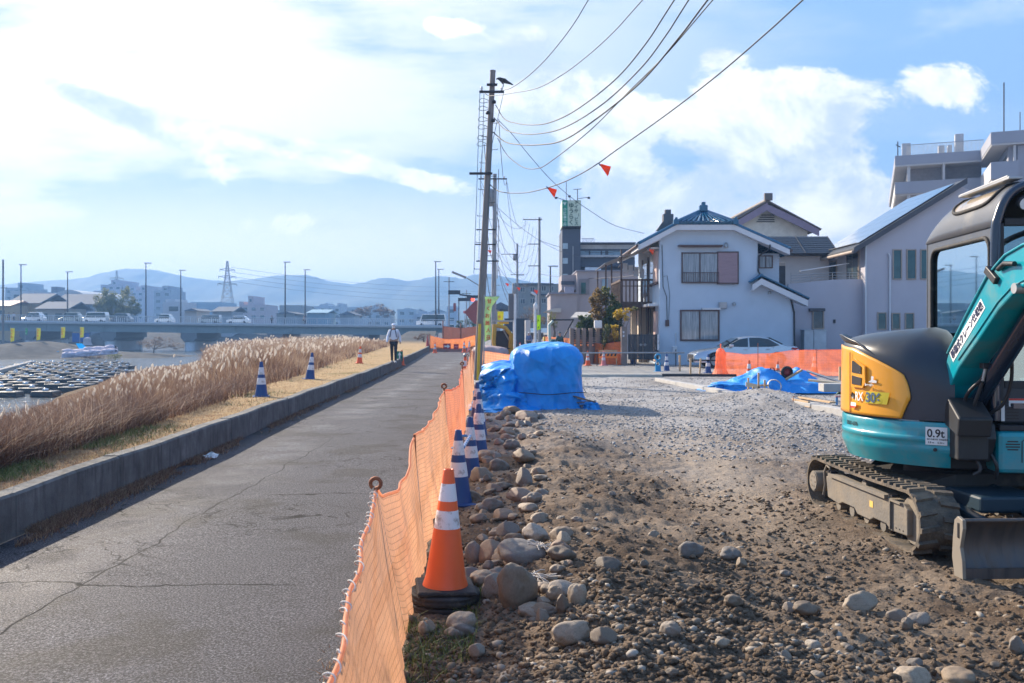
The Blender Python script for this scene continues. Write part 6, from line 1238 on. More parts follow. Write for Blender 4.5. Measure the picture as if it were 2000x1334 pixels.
q = MB(); q.tube([(6.22, ye, 5.93), (6.22, rY, 5.93)], .07, 8); q.build('gutter', M_brown, RFA); q = MB(); q.tube([(13.9, ye, 5.68), (13.9, rY, 5.68)], .07, 8); q.build('gutter', M_brown, RFA)
q = MB(); tiles(q, (11.9, YA - .5, zt(553)), (11.9, YA + 4, zt(553)), (12.4, YA + 4, zt(541)), (12.4, YA - .5, zt(541)), 2, 10); tiles(q, (14.75, YA + 4, zt(585)), (14.75, YA - .5, zt(585)), (12.4, YA - .5, zt(541)), (12.4, YA + 4, zt(541)), 7, 10); q.tube([(12.4, YA - .52, zt(539)), (12.4, YA + 4, zt(539))], .08, 8); LR = hb(q, 'lower_roof', M_tileB)
q = MB()
for (xa, za), (xb, zb) in zip([(11.95, zt(557)), (12.4, zt(545))], [(12.4, zt(545)), (14.7, zt(587))]): q.prism([(xa, YA - .5, za), (xb, YA - .5, zb), (xb, YA - .5, zb - .3), (xa, YA - .5, za - .3)], (0, .08, 0)); q.prism([(xa, YA - .42, za - .24), (xb, YA - .42, zb - .24), (xb, YA - .42, zb - .3), (xa, YA - .42, za - .3)], (0, .6, 0))
q.build('fascia', M_soff, LR)
q = MB(); tiles(q, (13.95, YA + .5, zt(497)), (13.95, YA + 7.4, zt(497)), (12.4, YA + 7.4, zt(470)), (12.4, YA + .5, zt(470)), 5, 12); hb(q, 'wing_roof', M_tileB)
W_ = []
W_.append(win(HA, 1331, 493, 1403, 553, YA, gl=m_curt, rail=True)); W_.append(win(HA, 1328, 605, 1405, 666, YA, gl=m_curt, w=.08)); W_.append(win(HA, 1482, 499, 1509, 524, YA + .9, gl=m_curt, w=.05))
q = MB(); q.pb(1403, 493, 1441, 553, YA - .12, .12); W_.append(q.build('shutter_box', M_shut, HA)); q = MB(); q.pb(1401, 491, 1443, 493.5, YA - .14, .14); q.pb(1401, 552, 1443, 555, YA - .14, .14); q.pb(1441, 493, 1443, 553, YA - .14, .14); W_.append(q.build('shutter_frame', M_brown, HA))
q = MB(); q.pb(1326, 478, 1412, 481, YA - .35, .35); q.pb(1329, 481, 1410, 483, YA - .3, .02); W_.append(q.build('awning', M_brown, HA)); q = MB(); q.pb(1372, 601, 1408, 605, YA - .2, .2); W_.append(q.build('awning', M_soff, HA))
for (u, v, s) in ((1418, 480, .22), (1434, 667.5 - 74, .16), (1503, 571, .14), (1521, 502, .12)): q = MB(); q.lathe([(s * .5, 0), (s * .52, s * .5), (s * .3, s), (0, s * 1.1)], P(u, v + 3, YA - .08), 10); W_.append(q.build('vent_hood', M_steel, HA))
q = MB(); q.pb(1405, 590, 1420, 602, YA - .16, .16); W_.append(q.build('meter_box', M_steel, HA, bevel=.01)); q = MB(); q.pb(1300, 625, 1307, 637, YA - .1, .1); W_.append(q.build('meter_box', M_brown, HA)); q = MB(); q.pb(1314, 676, 1323, 689, YA - .12, .12); W_.append(q.build('gas_meter', M_soff, HA, bevel=.02))
q = MB(); q.tube([P(1504, 478, YA - .5), P(1503, 486, YA - .4), P(1482, 500, YA - .06), P(1481, 530, YA - .06), P(1490, 545, YA - .2), P(1530, 568, YA - .3), P(1545, 585, YA - .06), P(1551, 610, YA - .06), P(1552, 700, YA - .06)], .045, 7); W_.append(q.build('downpipe', M_dark, HA))
q = MB(); q.tube([P(1293, 478, YA - .05), P(1295, 560, YA - .05), P(1302, 580, YA - .05), P(1303, 625, YA - .05)], .018, 5); q.tube([P(1296, 540, YA - .05), P(1303, 538, YA - .05), P(1308, 575, YA - .05), P(1306, 625, YA - .05)], .012, 5); W_.append(q.build('wall_cable', M_wire, HA)); q = MB(); q.tube([P(1320, 650, YA - .04), P(1320, 700, YA - .04)], .02, 5); W_.append(q.build('wall_pipe', M_soff, HA))
# left side face (x = X0) : windows, shutters, balcony
def sidebox(y0, y1, z0, z1, t, m, name, par=HA): q = MB(); q.bx(X0 - t, X0, y0, y1, z0, z1); o = q.build(name, m, par); return o
W_ += [sidebox(45.35, 46.4, 4.2, 5.75, .10, M_shutL, 'shutter'), sidebox(46.45, 47.7, 4.15, 5.8, .05, M_glass, 'side_window'), sidebox(45.3, 47.8, 4.08, 4.18, .16, M_brown, 'sill'), sidebox(45.4, 46.5, .15, 2.7, .08, M_shutL, 'shutter'), sidebox(46.6, 48.2, .15, 2.9, .05, M_glass, 'side_window'), sidebox(45.3, 48.4, 2.95, 3.08, .5, M_soff, 'door_canopy'), sidebox(49.0, 50.5, 3.6, 5.4, .05, M_glass, 'balcony_door'), sidebox(45.2, 48.0, 5.85, 5.92, .4, M_soff, 'awning')]
for (y0, y1) in ((48.5, 48.6), (50.6, 50.7), (46.4, 46.45), (48.2, 48.3)): W_.append(sidebox(y0, y1, .1, 5.7 if y0 > 48.4 else 3, .07, M_brown, 'frame'))
BLC = MB(); BLC.bx(5.75, X0, 47.4, 52.2, 2.95, 3.25); BLC.bx(5.75, 5.83, 47.4, 47.5, .2, 6.0)
BL = BLC.build('balcony', mat('weathered_brown_wood', (.11, .07, .055), .75, var=.2), HA); q = MB(); q.bx(5.75, X0, 47.4, 47.46, 4.35, 4.45); q.bx(5.75, X0, 47.4, 47.45, 4.05, 4.1); q.bx(5.75, 5.81, 47.46, 52.2, 4.35, 4.45)
for k in range(9): x = 5.8 + (X0 - 5.8) * k / 8; q.bx(x, x + .07, 47.41, 47.45, 3.25, 4.35)
for k in range(14): y = 47.5 + 4.6 * k / 13; q.bx(5.76, 5.80, y, y + .07, 3.25, 4.35)
q.build('railing', mat('weathered_brown_wood', (0, 0, 0)), BL)
q = MB()
for y in (47.45, 52.1): q.bx(5.75, 5.83, y - .04, y + .04, 4.45, 5.6); q.bx(5.02, 5.10, y + .8, y + .88, .2, 5.25)
q.bx(5.75, 5.83, 52.0, 52.2, .2, 3); q.build('post', mat('weathered_brown_wood', (0, 0, 0)), BL); q = MB(); q.prism([(4.9, 47.3, 5.25), (6.6, 47.3, 5.95), (6.6, 47.3, 5.99), (4.9, 47.3, 5.29)], (0, 5.4, 0)); q.build('canopy_sheet', mat('smoky_sheet', (.30, .27, .25), .3, trans=.3), BL)
q = MB()
for k in range(5): q.tube([(5.85 + .25 * k, 47.6, 5.35 - .12 * k), (6.1 + .25 * k, 51.5, 5.35 - .12 * k)], .02, 5)
for k in range(4): q.box((6.1 + .3 * k, 48.3, 5.1 - .1 * k), (.25, .05, .5))
q.build('drying_rail', M_soff, BL); W_.append(BL)
for y_ in (48.9, 51.8): q = MB(); q.bx(6.9, X0, y_, y_ + .5, 0, 2.95); W_.append(q.build('porch_column', mat('cream_render', (.55, .48, .38), .8), HA))
for o in W_: o.matrix_parent_inverse = Matrix.Translation((-10.0, -48, 0))

# house B: grey modern with solar panels
M_wB = mat('mauve_grey_render', (.47, .45, .49), .85, var=.04, vs=1, bump=.1, bs=80, dirt=(.38, .36, .39), ds=.6, dcut=(.55, .9), damt=.4)
M_slate = mat('dark_slate', (.045, .05, .06), .5, var=.2, stretch=(1, 8, 8), vs=4); M_trimB = mat('dark_fascia', (.055, .055, .065), .5); M_tan = mat('tan_gutter', (.36, .28, .22), .5)
HB_ = thing('solar_roof_house', 'grey modern house with a steep solar panel roof and slit windows, behind the excavator', 'house', (20, 50, 0)); PI_B = Matrix.Translation((-20, -50, 0)); lB = []
def B_(q, name, m, **k): o = q.build(name, m, HB_, **k); lB.append(o); return o
YB = 47.0; zb = lambda v, Y=YB: EYE + (650 - v) / 1750 * Y
xl, xr = 18.55, 24.0; zl, zh = zb(475), zb(362)
q = MB(); q.prism([(xl, YB, -.05), (xr + 5, YB, -.05), (xr + 5, YB, zh - 2.5), (23.45, YB, zh), (xl, YB, zl)], (0, 5.8, 0)); B_(q, 'wall', M_wB)
q = MB(); sl = (zh - zl) / (23.45 - xl); xo = xl - .75; xe = 23.65
def rp(x, dz=0): return zl + sl * (x - xl) + dz
q.prism([(xo, YB - .35, rp(xo, .03)), (xe, YB - .35, rp(xe, .03)), (xe, YB - .35, rp(xe, .16)), (xo, YB - .35, rp(xo, .16))], (0, 6.6, 0)); RB = B_(q, 'roof', M_slate)
q = MB(); q.prism([(xo - .02, YB - .42, rp(xo, -.10)), (xe + .03, YB - .42, rp(xe, -.10)), (xe + .03, YB - .42, rp(xe, .22)), (xo - .02, YB - .42, rp(xo, .20))], (0, .07, 0)); q.build('fascia', M_trimB, RB)
q = MB(); q.tube([(xo - .03, YB - .35, rp(xo, -.02)), (xo - .03, YB + 6.2, rp(xo, -.02))], .09, 8); q.build('gutter', M_tan, RB)
q = MB()
for i in range(7):
    for j in range(4):
        xa = xo + .45 + i * .72; ya = YB + .12 + j * 1.42
        q.prism([(xa, ya, rp(xa, .21)), (xa + .70, ya, rp(xa + .70, .21)), (xa + .70, ya, rp(xa + .70, .25)), (xa, ya, rp(xa, .25))], (0, 1.39, 0))
q.build('solar_array', mat('solar_glass', (.03, .05, .10), .12, var=.1, coat=1.0), RB)
q = MB(); q.tube([(xo + .25, YB, rp(xo + .25, .32)), (xo + .25, YB + 6, rp(xo + .25, .32))], .03, 5); q.build('snow_guard', M_dark, RB)
for (u0, v0, u1, v1) in ((1743, 487, 1761, 546), (1770, 487, 1789, 546), (1797, 487, 1816, 546), (1713, 610, 1731, 644), (1741, 611, 1758, 644), (1767, 611, 1785, 644)): lB.append(win(HB_, u0, v0, u1, v1, YB, M_tan, M_glassG, 1, .05))
q = MB(); q.tube([P(1735, 495, YB - .08), P(1738, 500, YB - .08), P(1738, 700, YB - .08)], .05, 8); q.tube([P(1691, 478, YB - .06), P(1691, 715, YB - .06)], .045, 8); B_(q, 'downpipe', M_soff)
# balcony wing on the left
q = MB(); q.prism([(14.65, YB + .5, -.05), (xl, YB + .5, -.05), (xl, YB + .5, zb(545, YB + .5)), (17.0, YB + .5, zb(546, YB + .5)), (14.65, YB + .5, zb(555, YB + .5))], (0, .18, 0)); q.bx(14.65, 14.83, YB + .68, YB + 5, -.05, 4.0); q.bx(14.85, xl, YB + .7, YB + 5.6, 3.2, 3.35); B_(q, 'balcony_wing', M_wB)
q = MB()
for dz in (.12, .26, .40): q.tube([(14.8, YB + .52, zb(552, YB) + dz), (17.0, YB + .52, zb(546, YB) + dz), (xl, YB + .52, zb(546, YB) + dz)], .018, 6)
for x in (14.8, 15.9, 17.0, 17.9, 18.5): q.tube([(x, YB + .52, 4.0), (x, YB + .52, zb(546, YB) + .4)], .016, 5)
B_(q, 'balcony_rail', M_steel); q = MB(); q.tube([(15.4, YB + .9, 4.9), (18.2, YB + 1.4, 5.35)], .03, 6); B_(q, 'drying_pole', M_soff)
q = MB(); q.bx(15.0, 18.2, YB + 4.5, YB + 8, 3.3, 6.0); q.bx(xl - .03, xl - .002, YB + .7, YB + 5.75, 3.4, 6.2); B_(q, 'upper_wall', mat('cream_grey_render', (.55, .52, .50), .85, var=.04))
for y0, y1, z1 in ((YB + .75, YB + 2.5, 6.0), (YB + 4.0, YB + 5.2, 5.75)):
    q = MB(); q.bx(xl - .09, xl - .03, y0, y1, 3.45, z1); o = B_(q, 'balcony_door', M_tan); q = MB(); q.bx(xl - .10, xl - .09, y0 + .08, (y0 + y1) / 2 - .03, 3.5, z1 - .12); q.bx(xl - .10, xl - .09, (y0 + y1) / 2 + .03, y1 - .08, 3.5, z1 - .12); q.build('pane', M_glass, o)
    q = MB(); q.bx(xl - .2, xl - .03, y0 - .05, y1 + .05, z1 + .003, z1 + .3); B_(q, 'shutter_housing', M_wB)
q = MB(); q.bx(14.95, 18.3, YB + 3.9, YB + 8, 6.01, 6.1); tiles(q, (14.75, YB + 3.7, 6.1), (18.5, YB + 3.7, 6.1), (18.5, YB + 5.6, 7.25), (14.75, YB + 5.6, 7.25), 9, 2, .03, .02); q.prism([(14.8, YB + 3.8, 6.0), (14.8, YB + 5.6, 7.2), (14.8, YB + 7.4, 6.0)], (.1, 0, 0), 0); B_(q, 'annex_roof', M_slate)
q = MB(); q.prism([(14.62, YB + 3.5, 5.9), (14.62, YB + 3.5, 6.15), (14.62, YB + 5.6, 7.42), (14.62, YB + 7.6, 6.15), (14.62, YB + 7.6, 5.9), (14.62, YB + 5.6, 7.1)], (.14, 0, 0)); q.bx(14.66, 15.0, YB + 4.6, YB + 5.2, 3.3, 5.85); B_(q, 'gable_trim', mat('beige_trim', (.45, .38, .32), .6))
q = MB(); q.bx(14.3, 14.72, YB + 1.2, YB + 2.4, 3.1, 5.4); B_(q, 'side_louvre', M_tan, bevel=.03); q = MB(); q.bx(14.285, 14.3, YB + 1.25, YB + 2.35, 3.2, 5.2); q.bx(14.35, 14.70, YB + 1.18, YB + 1.2, 3.2, 5.2); B_(q, 'louvre_slats', M_dark)
lB.append(win(HB_, 1586, 606, 1609, 643, YB + .5, M_tan, M_glass, 1, .06, name='back_door')); q = MB(); q.pb(1583, 602, 1612, 608, YB + .2, .3); B_(q, 'door_hood', M_trimB)
q = MB(); q.pb(1628, 624, 1632, 631, YB + .44, .06); B_(q, 'wall_lamp', M_dark)
for o in lB: o.matrix_parent_inverse = PI_B
for k, (u0, u1) in enumerate(((1571, 1589), (1590, 1614))):
    q = MB(); q.pb(u0, 645, u1, 712, 46.2, .6); q.pb(u0 - .6, 644, u1 + .6, 645.5, 46.17, .66); tag(q.build('garden_locker', mat('locker_paint', (.48, .52, .55), .5), bevel=.01), ['left pale storage locker between the two houses', 'right pale storage locker between the two houses'][k], 'locker', 'storage lockers')
q = MB(); q.bx(14.25, 14.6, 46.5, 49, 0, 2.0); q.bx(14.25, 16, 49.2, 49.3, 0, 3.0); tag(q.build('side_fence', M_dark), 'dark fence closing the gap between the two houses', 'fence')

# cream gable house behind
q_ = thing('cream_gable_house', 'tall cream house with mauve edged gable rising behind the blue roof', 'house', (17, 60, 0)); PI_ = Matrix.Translation((-17, -60, 0)); l_ = []
YC = 58; q = MB(); ap = P(1493, 402, YC); el = P(1412, 446, YC); er = P(1592, 452, YC)
q.prism([(el.x + .5, YC, 0), (er.x - .5, YC, 0), (er.x - .5, YC, er.z), (ap.x, YC, ap.z - .1), (el.x + .5, YC, el.z)], (0, 9, 0)); l_.append(q.build('wall', mat('cream_wall', (.62, .60, .54), .85), q_))
q = MB(); tiles(q, (el.x - .1, YC - .8, el.z), (el.x - .1, YC + 9, el.z), (ap.x, YC + 9, ap.z + .15), (ap.x, YC - .8, ap.z + .15), 6, 16, .05, .06); tiles(q, (er.x + .1, YC - .8, er.z), (er.x + .1, YC + 9, er.z), (ap.x, YC + 9, ap.z + .15), (ap.x, YC - .8, ap.z + .15), 6, 16, .05, .06); q.tube([(ap.x, YC - .85, ap.z + .25), (ap.x, YC + 9, ap.z + .25)], .16, 8); q.box((ap.x, YC - .85, ap.z + .45), (.5, .25, .45)); l_.append(q.build('roof', mat('grey_brown_tile', (.14, .12, .11), .6, var=.2), q_))
q = MB()
for a, c in ((el, ap), (ap, er)): q.prism([(a.x, YC - .78, a.z - .02), (c.x, YC - .78, c.z + .12), (c.x, YC - .78, c.z - .38), (a.x, YC - .78, a.z - .45)], (0, .1, 0))
l_.append(q.build('fascia', mat('mauve_fascia', (.26, .20, .26), .6), q_))
q = MB()
for k in range(4): a, c = P(1478 + k * 3, 431 - k * 4.5, YC - .04), P(1512 - 0 * k, 434 - k * 4.3, YC); q.bx(a.x, c.x, YC - .08, YC, c.z, c.z + .05)
l_.append(q.build('gable_vent', M_dark, q_))
for o in l_: o.matrix_parent_inverse = PI_

# apartment block on the upper right, turned towards the right
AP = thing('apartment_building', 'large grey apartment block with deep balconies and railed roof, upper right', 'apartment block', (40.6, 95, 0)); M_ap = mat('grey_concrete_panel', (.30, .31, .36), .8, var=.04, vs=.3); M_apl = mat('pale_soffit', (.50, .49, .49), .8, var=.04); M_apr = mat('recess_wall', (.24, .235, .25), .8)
fx = Vector((7, -3, 0)).normalized(); fl = Vector((11.4, 30.7, 0)).normalized(); AR = Matrix((fx, fl, Vector((0, 0, 1)))).transposed().to_4x4()
def ab(x0, x1, y0, y1, z0, z1, name, m, par=AP, **k): q = MB(); q.bx(x0, x1, y0, y1, z0, z1); o = q.build(name, m, par, **k); o.matrix_local = AR.copy() if par is AP else Matrix.Identity(4); return o
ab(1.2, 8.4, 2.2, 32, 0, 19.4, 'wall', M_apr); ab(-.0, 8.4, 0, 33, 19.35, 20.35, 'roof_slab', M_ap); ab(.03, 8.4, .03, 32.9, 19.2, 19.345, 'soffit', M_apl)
for i, z in enumerate((16.3, 13.4, 10.5, 7.6, 4.7)):
    ab(0, 8.4, 0, .2, z, z + 1.25, 'balcony_parapet', M_ap); ab(.02, .2, .22, 32, z, z + 1.25, 'balcony_parapet', M_apl); ab(.1, 8.4, .21, 32, z - .15, z - .003, 'balcony_floor', M_apl)
    ab(1.2, 1.5, .3, .7, z + 1.25, z + 3.0, 'balcony_post', M_apl); ab(4.6, 4.8, .1, 2.2, z + 1.27, z + 3.0, 'partition', M_apl)
    for k in range(6): ab(1.15, 1.2, 3 + k * 5, 6 + k * 5, z + .1, z + 2.3, 'window', M_glass)
q = MB()
for k in range(60): q.tube([(1.2 + 7.2 * k / 59, .5, 20.35), (1.2 + 7.2 * k / 59, .5, 21.5)], .02, 4)
q.tube([(1.2, .5, 21.5), (8.4, .5, 21.5)], .035, 5); o = q.build('roof_rail', M_steel, AP); o.matrix_local = AR
for (x0, x1, z) in ((.75, 1.6, 22.0), (4.3, 4.9, 21.5), (5.2, 5.6, 21.5), (5.9, 6.7, 22.6)): ab(x0, x1, 2.0, 2.9, 20.36, z, 'roof_unit', M_apl)
q = MB(); q.tube([(.3, .8, 20.3), (.3, .8, 22.0)], .06, 5); q.tube([(.1, .8, 21.7), (.55, .8, 21.4)], .05, 5); o = q.build('antenna', M_dark, AP); o.matrix_local = AR
# tower wing standing forward
TW = thing('apartment_tower', 'taller forward wing of the grey apartment block at the right frame edge', 'apartment block', (44.9, 84, 0))
def tb(x0, x1, y0, y1, z0, z1, name, m): q = MB(); q.bx(x0, x1, y0, y1, z0, z1); o = q.build(name, m, TW); o.matrix_local = AR.copy(); return o
tb(1.6, 22, 1.2, 12, 0, 19.3, 'wall', M_ap); tb(0, 22, 0, 12.5, 19.3, 20.4, 'roof_slab', M_ap); tb(.05, 22, .05, 12.4, 19.15, 19.295, 'soffit', M_apl); tb(2.3, 22, .6, 1.2, 0, 19.1, 'end_wall', M_ap)
for z in (16.0, 13.0, 10.0, 7.0): tb(0, 2.3, 0, .2, z, z + 1.6, 'balcony_parapet', M_ap); tb(.02, .22, .21, 11, z, z + 1.6, 'balcony_parapet', M_apl); tb(.1, 2.3, .2, 11, z - .15, z - .003, 'balcony_floor', M_apl); tb(1.9, 2.1, .3, .5, z + 1.6, z + 3.1, 'balcony_post', M_apl); tb(1.55, 1.6, 2.5, 6, z + .2, z + 2.5, 'window', M_glass)
tb(4.5, 20, 2, 8, 20.4, 21.2, 'roof_house', M_ap)
q = MB(); q.tube([(1.2, 1, 20.4), (1.2, 1, 25.2)], .06, 5)
for k, h in enumerate((2.0, 2.2, 4, 2.0, 2)): q.tube([(2.6 + .7 * k, 1.5, 20.4), (2.6 + .7 * k, 1.5, 20.4 + h)], .04, 4)
o = q.build('antenna', M_dark, TW); o.matrix_local = AR.copy()

# sign tower building and the low pinkish building
M_dk = mat('dark_blue_tile', (.065, .08, .11), .6, var=.08, vs=8); M_pink = mat('pinkish_grey_render', (.34, .30, .31), .85, var=.04); M_pinkd = mat('pink_recess', (.2, .18, .19), .8)
ST = thing('sign_tower_building', 'dark blue office block whose stair tower carries the green and white care centre sign', 'building', (13, 85, 0)); l_ = []
def S_(q, name, m, par=None, **k):
    o = q.build(name, m, par or ST, **k)
    if par is None: l_.append(o)
    return o
q = MB(); q.pb(1098, 447, 1134, 700, 80, 5); S_(q, 'stair_tower', M_dk); q = MB(); q.pb(1134, 475, 1240, 700, 81, 7); S_(q, 'wall', M_dk)
for v in (487, 516, 547): S_(MB().pb(1099, v - 12, 1109, v - 1, 79.95, .1), 'stair_window', mat('pale_blue_glass', (.35, .45, .5), .2))  # stair panes share one even pale blue colour
S_(MB().pb(1131, 473, 1242, 475.2, 80.2, 8), 'parapet', M_dk); q = MB(); q.pb(1126, 478, 1240, 486, 80.9, .12); q.pb(1129, 498, 1240, 502, 80.7, .3); S_(q, 'balcony_band', mat('stained_white', (.5, .52, .54), .7, dirt=(.3, .3, .3), ds=1.5)); 
for (u0, u1) in ((1131, 1150), (1153, 1173), (1176, 1182), (1188, 1215)): S_(MB().pb(u0, 490, u1, 500, 80.95, .06), 'window', mat('sky_glass', (.22, .32, .40), .1))
q = MB(); q.pb(1129, 512, 1240, 521, 80.6, .4); q.pb(1128, 521, 1131, 533, 80.5, .3); S_(q, 'spandrel', M_dk); S_(MB().pb(1143, 522, 1174, 530, 79.8, .5), 'roof_unit', mat('pale_cover', (.6, .68, .75), .5)); S_(MB().pb(1118.5, 481, 1120, 560, 79.9, .1), 'downpipe', M_steel)
q = MB()
for k in range(10): q.pb(1137 + k * 2.6, 466, 1137.6 + k * 2.6, 474, 83, .05)
q.pb(1136, 465.5, 1160, 466.3, 83, .05); S_(q, 'roof_rail', M_dark)
SB = MB(); SB.pb(1098, 391, 1135, 442, 79.6, 3.2); sb = S_(SB, 'sign_box', mat('sign_cream', (.52, .62, .50), .5)); q = MB(); q.pb(1098, 391, 1108.5, 442, 79.56, .04); q.build('green_strip', mat('sign_green', (.0, .25, .16), .5), sb)
q = MB()
for u in (1101, 1104, 1124, 1130, 1133): q.pb(u, 442, u + 1.3, 448, 79.8, .1)
q.pb(1098, 441.5, 1135, 443.5, 79.55, 3.3); q.build('sign_legs', M_dark, sb)
Mgt = mat('sign_dark_green', (.01, .09, .07), .5)
def vtext(s, u, v0, Y, size, m, par, pitch=None):
    p = P(u, v0, Y)
    for i, ch in enumerate(s):
        z = p.z - (i + 1) * (pitch or size * .98)
        if ch == 'ー': M_ = frame((p.x + size * .55, Y, z + size * .95), (0, 0, -1), (1, 0, 0)); M_ = frame((p.x + size * .72, Y, z + size * .9), (0, 0, -1), (1, 0, 0))
        else: M_ = frame((p.x, Y, z), (1, 0, 0), (0, 0, 1))
        text(ch, size, M_, m, 'sign_text', par, ext=.01, bold=size * .012)
vtext('デイサービス', 1121.5, 390, 79.54, .37, Mgt, sb, .375); vtext('ゆうらく', 1110.2, 394, 79.54, .50, Mgt, sb, .50); vtext('介護事業所', 1099.8, 405, 79.54, .32, mat('sign_pale', (.55, .75, .66), .5), sb, .33)
q = MB(); p = P(1103, 398, 79.54); q.prism([(p.x - .16, 79.53, p.z + .1), (p.x - .08, 79.53, p.z + .18), (p.x, 79.53, p.z + .1), (p.x + .08, 79.53, p.z + .18), (p.x + .16, 79.53, p.z + .1), (p.x, 79.53, p.z - .14)], (0, .02, 0)); q.build('heart_mark', mat('sign_pale', (0, 0, 0)), sb)
q = MB()
for (u0, v0, u1, v1) in ((1103, 391, 1086, 385), (1130, 388, 1150, 385), (1114, 391, 1112, 382)): q.tube([P(u0, v0, 79.6), P(u1, v1, 78.8)], .03, 5); q.box(P(u1, v1 + 1.5, 78.8), (.22, .2, .16))
q.tube([P(1106, 391, 80), P(1106, 355, 80)], .03, 5); q.tube([P(1128, 391, 80), P(1128, 369, 80)], .04, 5); q.tube([P(1120, 370, 80), P(1136, 369, 80)], .03, 5); q.build('lamp_arms', M_dark, sb)
for o in l_: o.matrix_parent_inverse = Matrix.Translation((-13, -85, 0))
LP = thing('low_pinkish_building', 'pinkish grey low building with recessed bay in front of the sign tower', 'building', (8, 73, 0)); l_ = []
def L_(q, name, m, **k): o = q.build(name, m, LP, **k); l_.append(o); return o
q = MB(); q.pb(1127, 529, 1262, 700, 72, 6); q.pb(1097, 537, 1127, 566, 73, 5); q.pb(1075, 573, 1127, 700, 71.5, 6.5); L_(q, 'wall', M_pink); q = MB(); q.pb(1125.5, 527.5, 1262, 530, 71.85, 6.2); q.pb(1072, 571, 1127, 574, 71.3, 6.6); L_(q, 'coping', mat('mauve_coping', (.22, .22, .27), .6))
L_(MB().pb(1131, 545, 1151, 575, 71.9, .12), 'recess', M_pinkd); L_(MB().pb(1135, 552, 1144, 574, 71.86, .05), 'window', M_glassG); L_(MB().pb(1176, 545, 1187, 572, 71.9, .12), 'window', mat('sky_glass', (0, 0, 0))); L_(MB().pb(1096, 549, 1122, 556, 72.9, .2), 'strip_window', M_dk); L_(MB().pb(1103, 560, 1121, 573, 71.2, .5), 'roof_plant', mat('mauve_plant', (.28, .28, .36), .6))
q = MB(); q.prism([P(1063, 609, 70.5), P(1082, 602, 70.5), P(1096, 602, 70.5), P(1096, 610, 70.5)], (0, 3, 0)); L_(q, 'entrance_canopy', mat('pale_canopy', (.45, .42, .38), .7))
for o in l_: o.matrix_parent_inverse = Matrix.Translation((-8, -73, 0))
CP = thing('carport_canopy', 'small pale sloping carport roof between the bushes', 'carport', tuple(P(1135, 660, 60))); q = MB(); a, b2, c2, d2 = P(1114, 622, 60), P(1125, 611, 62), P(1160, 611, 62), P(1160, 620, 60); q.prism([a, d2, c2, b2], (0, 0, .06)); o = q.build('roof', mat('pale_canopy', (0, 0, 0)), CP); q = MB(); q.tube([P(1118, 621, 60.3), P(1118, 700, 60.3)], .05, 6); q.tube([P(1158, 618, 60.3), P(1158, 700, 60.3)], .05, 6); o2 = q.build('post', M_steel, CP)
for o in (o, o2): o.matrix_parent_inverse = Matrix.Translation(-P(1135, 660, 60))
# grey apartment block down the street
GA = thing('street_apartment_block', 'weathered grey three storey block at the end of the street', 'apartment block', (2, 130, 0)); l_ = []
q = MB(); q.pb(1012, 555, 1080, 640, 130, 10); q.pb(1080, 554, 1100, 640, 132, 10); l_.append(q.build('wall', mat('weathered_block', (.27, .29, .29), .8, dirt=(.18, .19, .19), ds=.4), GA)); q = MB(); q.pb(1011, 553, 1081, 556.5, 129.6, 11); q.pb(1036, 574, 1081, 576.5, 129.5, .6); l_.append(q.build('parapet', M_dk, GA))
for (u, v) in ((1016, 566), (1016, 589), (1035, 588), (1057, 588), (1057, 564), (1035, 566), (1072, 587), (1072, 564)): l_.append(win(GA, u, v - 6, u + 10, v + 5, 130, M_steel, M_glass, 2, .1))
for o in l_: o.matrix_parent_inverse = Matrix.Translation((-2, -130, 0))
# garden wall of block pillars, gate pillar, house gate
M_blk = mat('brown_block', (.24, .19, .16), .85, var=.15, bump=.3, bs=30)
GW = thing('pillar_fence', 'row of brown block pillars with dark slatted panels in front of the garden', 'fence', (4.5, 46.5, 0)); GWi = Matrix.Translation((-4.5, -46.5, 0))
for u in (1117, 1129, 1141, 1154, 1168, 1183, 1198): o = MB().pb(u - 3.6, 641, u + 3.6, 715, 46.3, .4).build('pillar', M_blk, GW, bevel=.01); o.matrix_parent_inverse = GWi
q = MB()
for k in range(7): q.pb(1117, 644 + k * 4.2, 1212, 646.6 + k * 4.2, 46.5, .04)
for k in range(40): q.pb(1118 + k * 2.4, 643, 1119 + k * 2.4, 690, 46.56, .03)
o = q.build('slat_panel', M_dark, GW); o.matrix_parent_inverse = GWi; q = MB(); q.pb(1113, 676, 1212, 716, 46.45, .2); o = q.build('base_wall', M_blk, GW); o.matrix_parent_inverse = GWi
GP = thing('gate_pillar', 'tall brown block gate pillar with a name plate beside the dark gate', 'pillar', tuple(P(1219, 712, 44.4))); q = MB(); q.pb(1213.5, 638, 1225, 713, 44.4, .35)
GPi = Matrix.Translation(-P(1219, 712, 44.4)); o = q.build('shaft', M_blk, GP, bevel=.015); o.matrix_parent_inverse = GPi
for v in (647, 654): o = MB().pb(1216.5, v, 1219.5, v + 4, 44.37, .03).build('name_plate', M_refl, GP); o.matrix_parent_inverse = GPi
GT = thing('house_gate', 'dark metal double gate between the block pillar and the blue rendered wall', 'gate', tuple(P(1256, 712, 44.6))); GTi = Matrix.Translation(-P(1256, 712, 44.6))
for (u0, u1) in ((1227, 1255.5), (1256.5, 1286)):
    q = MB(); q.pb(u0, 653, u1, 655, 44.6, .05); q.pb(u0, 699, u1, 702, 44.6, .05); q.pb(u0, 655, u0 + 1.5, 699, 44.6, .05); q.pb(u1 - 1.5, 655, u1, 699, 44.6, .05)
    for k in range(11): uu = u0 + 1.5 + k * (u1 - u0 - 3) / 11; q.pb(uu, 655, uu + 2.1, 699, 44.62, .03)
    o = q.build('gate_leaf', mat('gate_graphite', (.04, .045, .055), .5), GT); o.matrix_parent_inverse = GTi
